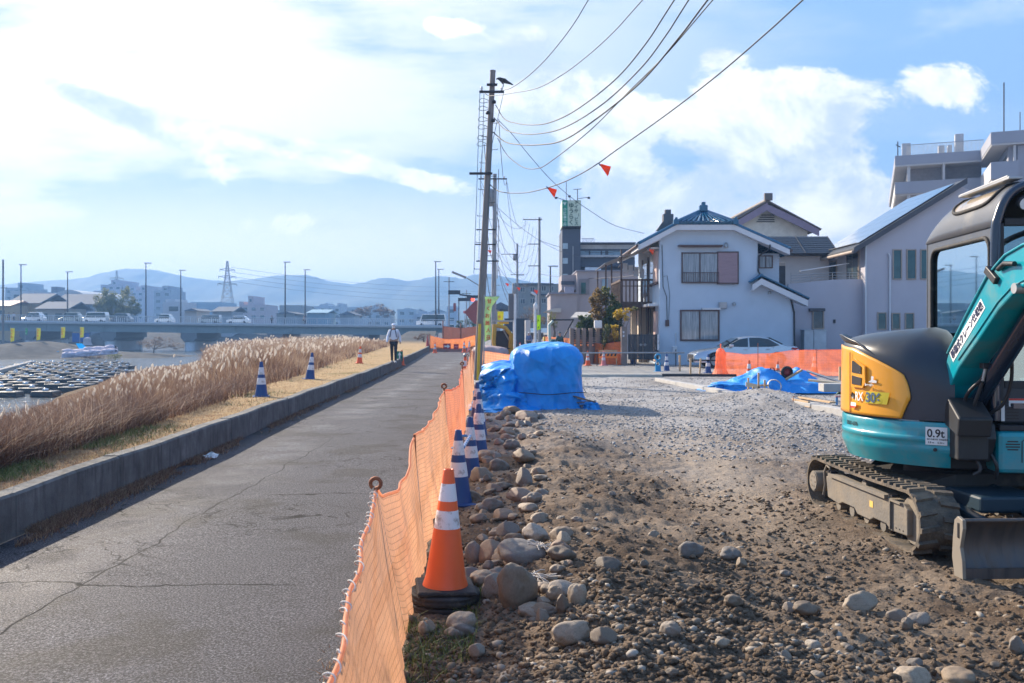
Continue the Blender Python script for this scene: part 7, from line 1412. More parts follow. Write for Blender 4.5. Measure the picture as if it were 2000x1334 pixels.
q = MB(); q.pb(1251, 671, 1253, 676, 44.5, .1); q.pb(1259, 671, 1261, 676, 44.5, .1); q.pb(1248, 673, 1264, 674, 44.5, .05); o = q.build('handle', M_steel, GT); o.matrix_parent_inverse = GTi
q = MB(); q.pb(1284, 653, 1287.5, 684, 44.5, .05); o = q.build('letter_slot_strip', M_refl, GT); o.matrix_parent_inverse = GTi
q = MB()
for uu in (1231, 1243, 1252, 1262): q.pb(uu, 598, uu + 1.2, 712, 48.3, .08)
q.pb(1231, 598, 1263, 600, 48.3, .08); tag(q.build('porch_lattice', M_dark), 'dark metal porch frame behind the house gate', 'porch frame')
tag(MB().pb(1161, 626, 1176, 641, 45.8, .3).build('utility_cabinet', mat('white_paint', (0, 0, 0)), bevel=.03), 'small white cabinet standing above the pillar fence', 'cabinet')

# silver sedan, side on, nose to the left
CA = thing('parked_car', 'silver sedan parked before the blue rendered house, nose to the left', 'car', (10.6, 41.3, 0)); M_carp = mat('silver_car_paint', (.50, .55, .60), .25, .6, var=.03, coat=1.0)
Lc = 2.35; prof = [(-2.35, .32), (-2.37, .55), (-2.28, .70), (-1.95, .82), (-1.25, .92), (-.95, .97), (-.35, 1.33), (.0, 1.43), (.55, 1.45), (1.05, 1.38), (1.72, 1.06), (2.15, 1.03), (2.34, .95), (2.36, .60), (2.28, .32)]
def car_body(scale=1.0, prof=prof, low=.25):
    q = MB(); ns = 9; rows = []
    top = catmull([(x, z, 0) for x, z in prof], 5)
    for k in range(ns + 1):
        s_ = k / ns * 2 - 1; row = []
        for p in top:
            gh = max(0, (p[1] - .95) / .5); hw = .88 - .20 * gh - .05 * (abs(p[0]) / 2.35) ** 4
            ze = p[1] - .05 * abs(s_) ** 4; row.append((p[0], s_ * hw, ze))
        rows.append(row)
    m_ = len(top); vs = [v for r_ in rows for v in r_]; q.add(vs, [(k * m_ + i, k * m_ + i + 1, (k + 1) * m_ + i + 1, (k + 1) * m_ + i) for k in range(ns) for i in range(m_ - 1)], 0, True)
    # sides
    for s_ in (-1, 1):
        row = rows[0 if s_ < 0 else -1]; vs = []
        for p in row:
            zz = min(p[2], .95); vs += [p, (p[0], s_ * (.90 - .05 * (abs(p[0]) / 2.35) ** 4), min(p[2], .80)), (p[0], s_ * (.87 - .05 * (abs(p[0]) / 2.35) ** 4), low)]
        fs = [(3 * i + j, 3 * i + 3 + j, 3 * i + 4 + j, 3 * i + 1 + j) for i in range(len(row) - 1) for j in (0, 1)]; q.add(vs, fs, 0, True)
    q.add([(-2.3, -.8, low), (2.28, -.8, low), (2.28, .8, low), (-2.3, .8, low)], [(3, 2, 1, 0)]); return q
cb = car_body().build('body', M_carp, CA)
q = MB(); q.add([(-.90, -.845, .975), (-.33, -.715, 1.295), (.08, -.70, 1.365), (.06, -.855, .96)], [(0, 1, 2, 3)]); q.add([(.13, -.855, .96), (.14, -.70, 1.37), (.58, -.70, 1.375), (1.02, -.715, 1.31), (1.48, -.83, 1.04), (1.2, -.86, .98)], [(0, 1, 2, 3, 4, 5)]); q.build('side_window', mat('car_glass', (.015, .03, .035), .06, coat=.6), CA, solid=.03)
q = MB(); q.add([(-1.0, -.66, .985), (-.35, -.58, 1.345), (-.35, .58, 1.345), (-1.0, .66, .985)], [(0, 1, 2, 3)]); q.add([(1.1, -.58, 1.38), (1.68, -.64, 1.09), (1.68, .64, 1.09), (1.1, .58, 1.38)], [(0, 1, 2, 3)]); q.build('windscreen', mat('car_glass', (0, 0, 0)), CA, solid=.04)
def wheel_parts(par, x, y, r=.33, w=.2, m=None):
    q = MB(); q.lathe([(0, -w / 2), (r * .62, -w / 2), (r * .95, -w / 2), (r, -w * .3), (r, w * .3), (r * .95, w / 2), (0, w / 2)], (0, 0, 0), 24); o = q.build('wheel', M_rubber, par); o.matrix_local = Matrix.Translation((x, y, r)) @ Matrix.Rotation(math.radians(90), 4, 'X')
    q = MB(); q.lathe([(0, .0), (r * .25, .01), (r * .62, .0), (r * .66, .02), (r * .66, -.02)], (0, 0, w / 2 + .012), 24)
    for k in range(10): a = k * math.pi / 5; q.box((r * .4 * math.cos(a), r * .4 * math.sin(a), w / 2 + .02), (r * .5, .03, .03), rz=a)
    q.build('rim', M_steel, o); return o
for x in (-1.42, 1.38):
    for y in (-.80, .80): wheel_parts(CA, x, y)
    q = MB(); q.tube([Vector((x + .37 * math.cos(a), -.885, .33 + .37 * math.sin(a))) for a in [math.pi * i / 16 for i in range(17)]], .05, 6); q.build('wheel_arch', M_dark, CA)
q = MB(); q.prism([(-2.36, -.78, .58), (-2.22, -.87, .60), (-1.98, -.875, .74), (-2.2, -.8, .72)], (0, .1, 0)); q.build('headlight', M_refl, CA, bevel=.01); q = MB(); q.prism([(2.0, -.885, .86), (2.35, -.83, .80), (2.35, -.83, .92), (2.05, -.88, .94)], (0, .1, 0)); q.build('tail_light', mat('tail_red', (.4, .01, .02), .3), CA)
q = MB(); q.box((-.72, -.98, 1.02), (.18, .16, .12)); q.build('wing_mirror', M_carp, CA, bevel=.03); q = MB(); q.box((-.05, -.90, .84), (.16, .03, .025)); q.box((.95, -.90, .86), (.16, .03, .025)); q.build('door_handle', M_steel, CA); q = MB(); q.tube([(.09, -.872, .3), (.095, -.865, .95)], .006, 4); q.tube([(-.92, -.875, .35), (-.88, -.865, .95)], .006, 4); q.tube([(1.05, -.875, .5), (1.2, -.865, .95)], .006, 4); q.build('door_seam', M_ink, CA)
q = MB(); q.box((-2.36, 0, .5), (.04, 1.1, .22)); q.build('grille', M_dark, CA)

# trees and shrubs by the pillar fence
def leafm(name, c0, c1):
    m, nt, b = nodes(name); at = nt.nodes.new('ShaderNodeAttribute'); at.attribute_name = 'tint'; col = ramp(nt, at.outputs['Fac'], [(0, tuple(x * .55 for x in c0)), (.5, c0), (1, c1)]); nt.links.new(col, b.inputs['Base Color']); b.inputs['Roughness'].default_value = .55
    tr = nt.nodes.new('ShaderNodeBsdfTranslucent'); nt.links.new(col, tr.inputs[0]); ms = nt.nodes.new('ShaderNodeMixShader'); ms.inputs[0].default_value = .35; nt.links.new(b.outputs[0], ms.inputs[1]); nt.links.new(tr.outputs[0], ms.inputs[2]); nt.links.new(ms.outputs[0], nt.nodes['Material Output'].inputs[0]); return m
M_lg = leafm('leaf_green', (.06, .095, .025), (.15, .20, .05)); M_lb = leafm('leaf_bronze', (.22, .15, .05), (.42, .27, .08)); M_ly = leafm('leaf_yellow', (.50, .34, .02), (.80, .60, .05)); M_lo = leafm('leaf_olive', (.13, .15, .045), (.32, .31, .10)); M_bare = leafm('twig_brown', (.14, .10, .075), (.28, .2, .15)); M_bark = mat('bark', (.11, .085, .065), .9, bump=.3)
def tree(label, x, y, z, h, blobs, leaf, n, size, cat='tree', name='tree', trunk=.07, group=None, limbs=7, ln=None):
    t = thing(name, label, cat, (x, y, z), 0, group); q = MB(); tops = [Vector(b_[:3]) for b_ in blobs]; base = Vector((0, 0, 0)); fork = Vector((.05 * h * random.uniform(-1, 1), 0, h * .3)); q.tube([base, fork * .5, fork], [trunk, trunk * .85, trunk * .7], 8)
    for b_ in tops[:limbs]: m_ = fork.lerp(b_, .5) + Vector((random.uniform(-.1, .1), 0, .05 * h)); q.tube([fork, m_, b_], [trunk * .6, trunk * .35, trunk * .12], 6)
    q.build('trunk', M_bark, t)
    lv = [leaf] if not isinstance(leaf, list) else leaf
    for li, lf in enumerate(lv):
        pts_ = []; tin = []
        for bi, b_ in enumerate(blobs):
            if li != bi % len(lv): continue
            c = np.array(b_[:3]); r = np.array(b_[3:6]); k = int(n * (r.prod() ** (2 / 3)) / sum((bb[3] * bb[4] * bb[5]) ** (2 / 3) for bb in blobs)); d = RNG.normal(size=(k, 3)); d /= np.linalg.norm(d, axis=1)[:, None]; rr = RNG.random(k) ** .45
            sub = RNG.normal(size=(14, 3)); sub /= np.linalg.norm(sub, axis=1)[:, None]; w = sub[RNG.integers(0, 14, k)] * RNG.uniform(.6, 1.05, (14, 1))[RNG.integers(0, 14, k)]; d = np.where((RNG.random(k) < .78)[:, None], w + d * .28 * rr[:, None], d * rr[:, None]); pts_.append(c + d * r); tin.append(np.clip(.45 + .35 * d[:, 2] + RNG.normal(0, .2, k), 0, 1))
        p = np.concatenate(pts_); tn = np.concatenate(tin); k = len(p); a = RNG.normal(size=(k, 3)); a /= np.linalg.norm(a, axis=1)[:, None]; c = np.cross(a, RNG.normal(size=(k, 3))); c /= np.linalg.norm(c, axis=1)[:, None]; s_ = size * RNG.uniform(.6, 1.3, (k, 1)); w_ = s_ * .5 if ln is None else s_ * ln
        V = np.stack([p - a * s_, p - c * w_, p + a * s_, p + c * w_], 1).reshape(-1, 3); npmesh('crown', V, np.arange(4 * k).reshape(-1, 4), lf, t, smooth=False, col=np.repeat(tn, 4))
    return t
def ptree(label, u, v, d, blobs, *a, **k):
    """blobs given as (u, v, ru, rv) in picture pixels at distance d"""
    b0 = P(u, v, d); s_ = d / 1750; bb = [((bu - u) * s_, random.uniform(-.3, .3) * ru * s_, (v - bv) * s_, ru * s_, (ru + rv) / 2 * s_, rv * s_) for bu, bv, ru, rv in blobs]; return tree(label, b0.x, b0.y, b0.z, max(b_[2] for b_ in bb), bb, *a, **k)
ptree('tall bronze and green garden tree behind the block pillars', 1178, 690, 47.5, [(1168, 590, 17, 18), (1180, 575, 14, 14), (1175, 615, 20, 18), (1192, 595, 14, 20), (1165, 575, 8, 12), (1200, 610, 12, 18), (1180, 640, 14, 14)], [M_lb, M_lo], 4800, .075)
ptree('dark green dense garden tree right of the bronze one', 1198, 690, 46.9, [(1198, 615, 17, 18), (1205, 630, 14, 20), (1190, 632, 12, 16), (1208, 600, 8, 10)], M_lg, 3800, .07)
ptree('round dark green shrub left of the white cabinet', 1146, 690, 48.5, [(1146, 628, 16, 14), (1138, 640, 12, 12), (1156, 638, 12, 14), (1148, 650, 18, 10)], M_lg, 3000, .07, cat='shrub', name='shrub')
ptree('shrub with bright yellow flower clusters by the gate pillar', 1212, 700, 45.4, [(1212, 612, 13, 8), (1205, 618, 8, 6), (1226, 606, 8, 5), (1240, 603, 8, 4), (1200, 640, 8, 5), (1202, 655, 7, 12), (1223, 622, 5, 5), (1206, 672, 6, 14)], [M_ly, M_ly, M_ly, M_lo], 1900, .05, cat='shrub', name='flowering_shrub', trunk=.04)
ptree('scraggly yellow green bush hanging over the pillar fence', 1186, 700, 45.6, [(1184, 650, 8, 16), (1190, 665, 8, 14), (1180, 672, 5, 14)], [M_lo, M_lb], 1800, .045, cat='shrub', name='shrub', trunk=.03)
# ================= far side: hills, bridge, town =================
RG = [(-900, 575), (-500, 568), (-200, 560), (-60, 556), (0, 554), (60, 549), (100, 545), (160, 541), (200, 531), (240, 524), (290, 523), (330, 533), (380, 541), (440, 547), (500, 542), (540, 536), (600, 535), (640, 547), (690, 553), (715, 548), (740, 541), (760, 540), (800, 547), (850, 537), (875, 538), (900, 542), (925, 534), (960, 533), (1000, 541), (1040, 549), (1100, 553), (1300, 540), (1700, 548), (2400, 540), (3200, 560)]
DH = 1300.0
def hillz(x, y):
    uu = 1000 + FPX * x / DH; base = (650 - np.interp(uu, [p[0] for p in RG], [p[1] for p in RG])) / FPX * DH
    t = np.clip((y - 850) / (DH - 850), 0, 1); back = np.clip((y - DH) / 500, 0, 1)
    prof = (t ** 1.3) * (1 - .5 * back ** 2); n = fbm(x / 73, y / 85, 5, 77, .55); spur = 1 - np.abs(fbm(x / 136 + 3, y / 400, 3, 41) - .5) * 2
    z = base * prof * (1 - (.42 * (1 - spur) + .0) * (1 - t) * 1.6) + (n - .5) * 34 * (1 - t) * t * 2 + 3.5 * (fbm(x / 9, y / 9, 3, 9) - .5) * t
    return z
xs = np.linspace(-1100, 1700, 620); ysh = np.linspace(820, 1750, 90)
X, Y = np.meshgrid(xs, ysh); Z = hillz(X, Y); i = np.arange(X.size).reshape(X.shape)
tag(npmesh('hills', np.stack([X.ravel(), Y.ravel(), Z.ravel()], 1), np.stack([i[:-1, :-1], i[:-1, 1:], i[1:, 1:], i[1:, :-1]], -1).reshape(-1, 4), mat('wooded_hill', (.045, .06, .035), .95, var=.35, vs=.012, bump=.5, bs=.05)), kind='structure')
def BY(u): return 170.0
def deck(x): return 3.74 - (x + 97) * .0111            # deck level, falling towards the right bank
BR = thing('road_bridge', 'long grey girder bridge over the river carrying cars and lamps', 'bridge', (-60, 170, 0)); BI = Matrix.Translation((60, -170, 0)); M_gird = mat('grey_green_girder', (.20, .26, .28), .6, var=.08); M_bw = mat('bridge_concrete', (.42, .42, .42), .8)
def bp(q, name, m, par=None):
    o = q.build(name, m, par or BR)
    if par is None: o.matrix_parent_inverse = BI
    return o
x0, x1 = -175, -10
def bar(q, xa, xb, y0, y1, d0, d1, mi=0): q.prism([(xa, y0, deck(xa) + d0), (xb, y0, deck(xb) + d0), (xb, y0, deck(xb) + d1), (xa, y0, deck(xa) + d1)], (0, y1 - y0, 0), mi)
q = MB(); bar(q, x0, x1, 169.6, 184, -.32, 0); bp(q, 'deck', M_bw)
q = MB(); bar(q, x0, x1, 170.3, 170.6, -1.75, -.33); bar(q, x0, x1, 176, 176.3, -1.7, -.33); bar(q, x0, x1, 182.6, 183, -1.7, -.33)
for k in range(46): x = x0 + 3.6 * k; q.bx(x, x + .12, 170.2, 170.3, deck(x) - 1.72, deck(x) - .35)
bp(q, 'girder', M_gird)
q = MB(); bar(q, x0, x1, 169.7, 169.85, 1.22, 1.34); bar(q, x0, x1, 169.7, 169.8, .98, 1.02); bar(q, x0, x1, 169.7, 169.8, .0, .18)
for k in range(84): x = x0 + 2 * k; q.bx(x, x + .10, 169.7, 169.84, deck(x) + .15, deck(x) + 1.25)
for k in range(420): x = x0 + .4 * k; q.bx(x, x + .05, 169.72, 169.78, deck(x) + .15, deck(x) + 1.0)
bp(q, 'railing', mat('rail_white', (.55, .58, .62), .4))
for u in (55, 212, 369, 537, 705):
    x = (u - 1000) / 1750 * 170; q = MB(); z = deck(x) - 1.76; q.box((x, 177, z - .55), (3.0, 14.5, 1.1)); q.prism([(x - 1.3, 169.7, z - 1.0), (x + 1.3, 169.7, z - 1.0), (x + .9, 169.7, z - 1.7), (x - .9, 169.7, z - 1.7)], (0, 14, 0)); c = bp(q, 'pier_cap', mat('pier_cap', (.16, .17, .18), .8)); q = MB()
    for y in (170.8, 183): q.lathe([(1.0, -3), (1.0, z - 1.1)], (x, y, 0), 16)
    q.bx(x - .7, x + .7, 171, 183, -3, z - 1.1); bp(q, 'pier', mat('pier_shaft', (.66, .68, .72), .8, stretch=(2, 2, .2), var=.2))
def lamp(u, vtop, y, base, lab):
    x = (u - 1000) / 1750 * y; h = 1.6 + (650 - vtop) / 1750 * y - base; t = thing('street_lamp', lab, 'street lamp', (x, y, base), 0, 'lamp posts of the bridge'); q = MB(); q.tube([(0, 0, 0), (0, 0, h)], [.16, .09], 8); q.build('pole', M_dark, t); q = MB(); q.box((.35, 0, h), (1.3, .4, .16)); q.build('lamp_head', M_steel, t)
for u, vt, y, n_ in ((41, 517, 170.2, 'first near side bridge lamp from the left, beyond the yellow banners'), (132, 531, 183, 'far side bridge lamp in front of the domed hall'), (285, 514, 170.2, 'near side bridge lamp left of the bamboo clump edge'), (353, 528, 183, 'far side bridge lamp by the white house'), (557, 512, 170.2, 'near side bridge lamp beside the standing pedestrian'), (596, 527, 183, 'far side bridge lamp left of the long low roof'), (851, 511, 170.2, 'near side bridge lamp at the right end of the bridge'), (857, 526, 183, 'far side lamp close behind the end lamp')):
    lamp(u, vt, y, deck((u - 1000) / 1750 * 170), n_)
lamp(1075, 520, 120, 1.0, 'slender street lamp in front of the grey street block'); 
# cars
def small_car(label, x, y, z, L=4.3, H=1.5, col=(.6, .63, .66), van=False, rz=0.0, cat='car'):
    t = thing('van' if van else 'car_on_bridge', label, cat, (x, y, z), rz, 'cars crossing the bridge'); h = L / 2
    pr = [(-h, .3), (-h, .75), (-h * .6, .95), (-h * .3, H), (h * .55, H), (h * .9, 1.0), (h, .85), (h, .3)] if not van else [(-h, .3), (-h, .95), (-h * .75, 1.15), (-h * .55, H), (h * .96, H), (h, H * .6), (h, .3)]
    q = MB(); q.prism([(a, -.82, b_) for a, b_ in pr], (0, 1.64, 0)); q.build('body', mat('car_%d%d%d' % tuple(int(c * 9) for c in col), col, .25, .4, coat=.8, var=.02), t, bevel=.06)
    q = MB(); a0, a1 = (-h * .45, h * .62) if not van else (-h * .6, h * .92); q.prism([(a0 - .25, -.835, .98), (a0 + .12, -.835, H - .12), (a1, -.835, H - .12), (a1 + .15, -.835, .98)], (0, 1.67, 0)); q.build('window', mat('car_glass', (0, 0, 0)), t)
    for wx in (-h * .62, h * .62): q = MB(); q.tube([(wx, -.84, .31), (wx, .84, .31)], .31, 12); q.build('wheel', M_rubber, t)
    return t
for u, L, H, col, van, yy, lab in ((67, 4.2, 1.9, (.7, .75, .8), False, 176, 'pale car on the bridge above the second yellow banner'), (140, 4.8, 2.0, (.25, .3, .3), False, 178, 'dark car on the bridge in front of the domed hall'), (187, 4.6, 2.05, (.75, .78, .8), True, 174, 'white van on the bridge in front of the bamboo clump, left end'), (237, 4.4, 1.95, (.12, .16, .2), False, 176, 'dark blue car on the bridge below the bamboo clump'), (322, 3.6, 1.9, (.75, .8, .85), False, 178, 'small white car on the bridge by the white house'),
    (410, 4.2, 1.75, (.3, .36, .4), True, 174, 'grey hatchback on the bridge right of the lattice pylon'), (466, 4.3, 1.6, (.72, .75, .78), False, 173, 'white hatchback on the bridge before the first pedestrian'), (842, 5.6, 2.35, (.8, .82, .85), True, 172.5, 'white delivery van at the right end of the bridge')):
    x = (u - 1000) / 1750 * yy; small_car(lab, x, yy, deck(x), L, H, col, van)
small_car('white car facing us on the far street beyond the barricade', (881 - 1000) / 1750 * 165, 165, 1.7, 1.8, 1.5, (.75, .78, .8), False, math.pi / 2 * 0)
# people
def person(label, x, y, z, h=1.7, rz=0.0, top=(.5, .55, .65), legs=(.02, .025, .04), hat=None, stride=.0, pack=None, straps=False, group=None, arms=.14):
    t = thing('person', label, 'person', (x, y, z), rz, group); k = h / 1.7
    J = {'pel': (0, 0, .92, .125), 'spi': (0, 0, 1.12, .125), 'che': (0, .0, 1.32, .15), 'nek': (0, 0, 1.46, .055), 'chn': (0, -.015, 1.54, .062), 'hed': (0, -.012, 1.60, .085), 'top': (0, 0, 1.67, .06)}
    E = [('pel', 'spi'), ('spi', 'che'), ('che', 'nek'), ('nek', 'chn'), ('chn', 'hed'), ('hed', 'top')]
    for s, n in ((-1, 'l'), (1, 'r')):
        f = stride * s
        J['sh' + n] = (s * .17, 0, 1.40, .055); J['el' + n] = (s * (.21 + arms * .3), f * .25 + .02, 1.14, .042); J['wr' + n] = (s * (.23 + arms * .3), f * .5 - .06, .90, .028); J['hd' + n] = (s * (.23 + arms * .3), f * .55 - .08, .83, .032)
        J['hp' + n] = (s * .085, 0, .86, .085); J['kn' + n] = (s * .095, -f * .5 - .01, .48, .055); J['an' + n] = (s * .10, -f * .9 + (.08 if f > 0 else 0), .09, .036); J['to' + n] = (s * .11, -f * .9 - .14 + (.05 if f > 0 else 0), .03, .034)
        E += [('che', 'sh' + n), ('sh' + n, 'el' + n), ('el' + n, 'wr' + n), ('wr' + n, 'hd' + n), ('pel', 'hp' + n), ('hp' + n, 'kn' + n), ('kn' + n, 'an' + n), ('an' + n, 'to' + n)]
    def skin(name, keys, m, grow, par, root, sh={}):
        ks = [a for a in J if a in keys]; me = bpy.data.meshes.new(name); me.from_pydata([tuple(np.array(J[a][:3]) * k + np.array(sh.get(a, (0, 0, 0))) * k) for a in ks], [(ks.index(a), ks.index(b_)) for a, b_ in E if a in ks and b_ in ks], []); me.materials.append(m)
        o = bpy.data.objects.new(name, me); COL.objects.link(o); o.parent = par; o.modifiers.new('s', 'SKIN')
        sv = me.skin_vertices[0].data if me.skin_vertices else None
        if sv is None:
            bm = bmesh.new(); bm.from_mesh(me); bm.verts.layers.skin.verify(); bm.to_mesh(me); bm.free(); sv = me.skin_vertices[0].data
        for i_, a in enumerate(ks): r = J[a][3] * k + grow; wide = 1.25 if a in ('pel', 'spi', 'che') else 1; sv[i_].radius = (r * wide, r * (.8 if wide > 1 else 1)); sv[i_].use_root = (a == root)
        d = o.modifiers.new('d', 'SUBSURF'); d.levels = d.render_levels = 1; return o
    body = skin('body', list(J), mat('skin', (.42, .25, .17), .6), 0, t, 'pel')
    jk = ['spi', 'che', 'pel'] + [a + n for a in ('sh', 'el', 'wr') for n in 'lr']; skin('jacket', jk, mat('jacket_%d%d%d' % tuple(int(c * 20) for c in top), top, .75), .022, t, 'pel', {'nek': (0, 0, -.02)})
    skin('trousers', ['pel'] + [a + n for a in ('hp', 'kn', 'an') for n in 'lr'], mat('trousers_dark', legs, .8), .016, t, 'pel', {'pel': (0, 0, -.04)})
    skin('shoe', ['anl', 'tol'], mat('shoe_grey', (.35, .35, .36), .7), .02, t, 'anl'); skin('shoe', ['anr', 'tor'], mat('shoe_grey', (0, 0, 0)), .02, t, 'anr')
    q = MB(); hc = Vector((0, 0, 1.60 * k)); q.grid(lambda a, c: hc + Vector((.098 * math.sin(math.pi * c * .5) * math.cos(a * 6.2832), .012 + .108 * math.sin(math.pi * c * .5) * math.sin(a * 6.2832), .02 + .10 * math.cos(math.pi * c * .5))), 16, 6)
    if hat: q.box(hc + Vector((0, -.13, .03)), (.15, .10, .015)); q.build('cap', mat('cap_%d' % int(hat[0] * 99), hat, .7), t)
    else: q.build('hair', mat('dark_hair', (.02, .018, .016), .7), t)
    q = MB(); q.box(hc + Vector((0, -.103, -.025)), (.022, .03, .035), taper=.6); q.build('nose', mat('skin', (0, 0, 0)), t)
    q = MB(); q.box(hc + Vector((-.032, -.092, 0)), (.02, .01, .01)); q.box(hc + Vector((.032, -.092, 0)), (.02, .01, .01)); q.build('eyes', M_ink, t)
    q = MB(); q.grid(lambda a, c: hc + Vector(((a - .5) * .13, -.118 + .10 * (2 * a - 1) ** 2 * .6, -.075 + .07 * c)), 6, 3); 
    if pack: q.build('face_mask', M_white, t)
    if straps:
        for s in (-1, 1): q = MB(); q.tube([(s * .07 * k, -.155 * k, 1.47 * k), (s * .115 * k, -.185 * k, 1.32 * k), (s * .14 * k, -.175 * k, 1.12 * k)], .020, 6); q.build('strap', mat('strap_navy', (.02, .03, .07), .7), t)
        q = MB(); q.box((0, .22 * k, 1.22 * k), (.32, .16, .42)); q.build('backpack', mat('strap_navy', (0, 0, 0)), t, bevel=.05)
    return t
wz = bz(-4.95, 37.5); person('person in white windbreaker, cap and mask with dark backpack straps walking on the bank', -4.95, 37.5, wz - .01, 1.66, 0, (.74, .79, .88), (.015, .018, .03), (.70, .74, .82), .24, True, True)
for u, c, lab in ((531, (.04, .05, .06), 'dark dressed person standing on the bridge near the lamp'), (594, (.22, .16, .15), 'person in brown jacket on the bridge beside the far lamp'), (8, (.1, .15, .2), 'pedestrian at the far left of the bridge, outermost'), (17, (.1, .12, .2), 'pedestrian at the far left of the bridge, middle of three'), (27, (.5, .5, .55), 'light dressed pedestrian at the far left of the bridge')): x = (u - 1000) / 1750 * 170.6; person(lab, x, 170.6, deck(x), 1.75, random.uniform(-1, 1), c, stride=.12, group='people on the bridge')
# pylons
def pylon(label, u, vt, d, W, base=2.0):
    x = (u - 1000) / 1750 * d; H = 1.6 + (650 - vt) / 1750 * d - base; t = thing('lattice_pylon', label, 'pylon', (x, d, base), .5, 'transmission pylons'); q = MB(); wf = lambda f: W * (1 - f) ** 1.25 * .5 + .35; r = .055 * H / 40 + .03
    N_ = 12; zs = [H * (1 - (1 - k / N_) ** 1.25) for k in range(N_ + 1)]
    cs = lambda z: [Vector((a * wf(z / H), c * wf(z / H), z)) for a, c in ((-1, -1), (1, -1), (1, 1), (-1, 1))]
    for k in range(N_):
        a, c = cs(zs[k]), cs(zs[k + 1])
        for j in range(4): q.tube([a[j], c[j]], r * 1.4, 4, caps=False); q.tube([a[j], c[(j + 1) % 4]], r, 4, caps=False); q.tube([a[(j + 1) % 4], c[j]], r, 4, caps=False); q.tube([c[j], c[(j + 1) % 4]], r, 4, caps=False)
    q.build('lattice', mat('pylon_steel', (.14, .15, .17), .6), t); q = MB()
    for f, L in ((.68, .13), (.78, .12), (.88, .10)):
        for s in (-1, 1): q.tube([(0, 0, H * f + .6), (s * H * L, 0, H * f)], r * 1.6, 4); q.tube([(0, 0, H * f - .6), (s * H * L, 0, H * f)], r * 1.6, 4); q.tube([(s * H * L, 0, H * f), (s * H * L, 0, H * f - 1)], .12, 4)
    q.build('crossarm', M_dark, t); return t
pylon('taller lattice pylon standing in front of the hills', 444, 510, 420, 8.5); pylon('lattice pylon rising behind the bamboo clump and hotel', 228, 529, 520, 7)
for k in range(4): cat_(P(452, 522 + 9 * k, 420), P(1000, 556 + 9 * k, 700), 5, .07, 'distant transmission line hanging in front of the hills', 20)
# town buildings  (u0, v0, u1, d, depth, colour, label, kind)
def bld(label, rects, d, col, wins=True, dep=18, roof=None, name='distant_building', cat='building', base=0.5, gable=None, group=None):
    cx = (rects[0][0] + rects[0][2]) / 2; o0 = P(cx, 650, d); o0.z = base; t = thing(name, label, cat, o0, 0, group); inv = Matrix.Translation(-o0); q = MB(); wq = MB(); s = d / 1750
    for i_, (u0, v0, u1) in enumerate(rects):
        a, c = P(u0, v0, d + i_ * .2), P(u1, v0, d); q.bx(a.x, c.x, d + i_ * .6, d + dep, base - 1, a.z)
        if wins:
            nx = max(1, int((c.x - a.x) / (3.2))); nz = max(1, int((a.z - 4) / 3.1)); 
            for ix in range(nx):
                for iz in range(nz): x = a.x + (ix + .3) * (c.x - a.x) / nx; z = a.z - 1.2 - iz * 3.1; w_ = (c.x - a.x) / nx * .45; wq.v.append(0); k_ = MB(); k_.bx(x, x + w_, d + i_ * .6 - .08, d + i_ * .6 + .02, z - 1.2, z); k_ = k_.build('window', M_glass, t); k_.matrix_parent_inverse = inv
    o = q.build('wall', mat('town_%d_%d_%d' % tuple(int(c * 50) for c in col), col, .85, var=.05, vs=.2), t); o.matrix_parent_inverse = inv
    if gable:
        rq = MB()
        for (u0, v0, u1, vr, m_) in gable:
            a, c = P(u0, v0, d - 1), P(u1, v0, d - 1); r_ = P((u0 + u1) / 2, vr, d - 1)
            if m_ == 'side': rq.prism([(a.x, d - 1, a.z), (c.x, d - 1, a.z), (r_.x, d - 1, r_.z)], (0, dep + 2, 0))
            elif m_ == 'arc': rq.prism([(a.x + (c.x - a.x) * k / 14, d - 1, a.z + (r_.z - a.z) * math.sin(math.pi * k / 14) ** .75) for k in range(15)], (0, dep + 2, 0))
            else: rq.prism([(a.x, d - 1, a.z), (a.x, d - .9, a.z - .1), (a.x, d + dep / 2 + .5, r_.z - .1), (a.x, d + dep + 1, a.z - .1), (a.x, d + dep + 1, a.z + .1), (a.x, d + dep / 2, r_.z + .3)], (c.x - a.x, 0, 0))
        o = rq.build('roof', roof or M_slate, t); o.matrix_parent_inverse = inv
    return t
M_dome = mat('dome_sheet', (.40, .45, .5), .5, spec=.3); M_tile2 = mat('blue_grey_tile', (.11, .135, .17), .85, var=.15, spec=.2); TAN = (.42, .30, .17)
bld('domed hall with arched silver roof behind the bridge', [(92, 590, 180)], 250, (.16, .21, .28), False, 30, M_dome, gable=[(88, 592, 182, 566, 'arc')])
bld('blue hip roofed annex in front of the domed hall', [(104, 592, 178)], 225, (.20, .25, .32), True, 14, M_tile2, gable=[(96, 594, 186, 574, 'long')])
bld('tan house with tiled roof at the far left behind the bridge', [(18, 590, 60), (0, 594, 18)], 215, TAN, True, 14, M_tile2, gable=[(10, 592, 78, 573, 'long')])
bld('ochre low house at the left frame edge', [(-30, 596, 22)], 208, (.45, .33, .2), True, 10, mat('orange_tile', (.42, .22, .14), .6), gable=[(-34, 597, 20, 588, 'long')])
bld('low house with brown eave between the tan house and domed hall', [(72, 602, 128)], 205, (.36, .32, .28), True, 10, M_tile2, gable=[(66, 603, 134, 590, 'long')])
bld('white topped flat building behind the tan house', [(20, 568, 66)], 280, (.45, .5, .55), True, 14)
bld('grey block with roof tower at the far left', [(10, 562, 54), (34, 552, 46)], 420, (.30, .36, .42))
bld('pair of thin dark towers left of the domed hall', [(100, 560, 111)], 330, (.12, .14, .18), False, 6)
bld('long flat roofed store left of the domed hall', [(66, 573, 100)], 300, (.3, .36, .44), True)
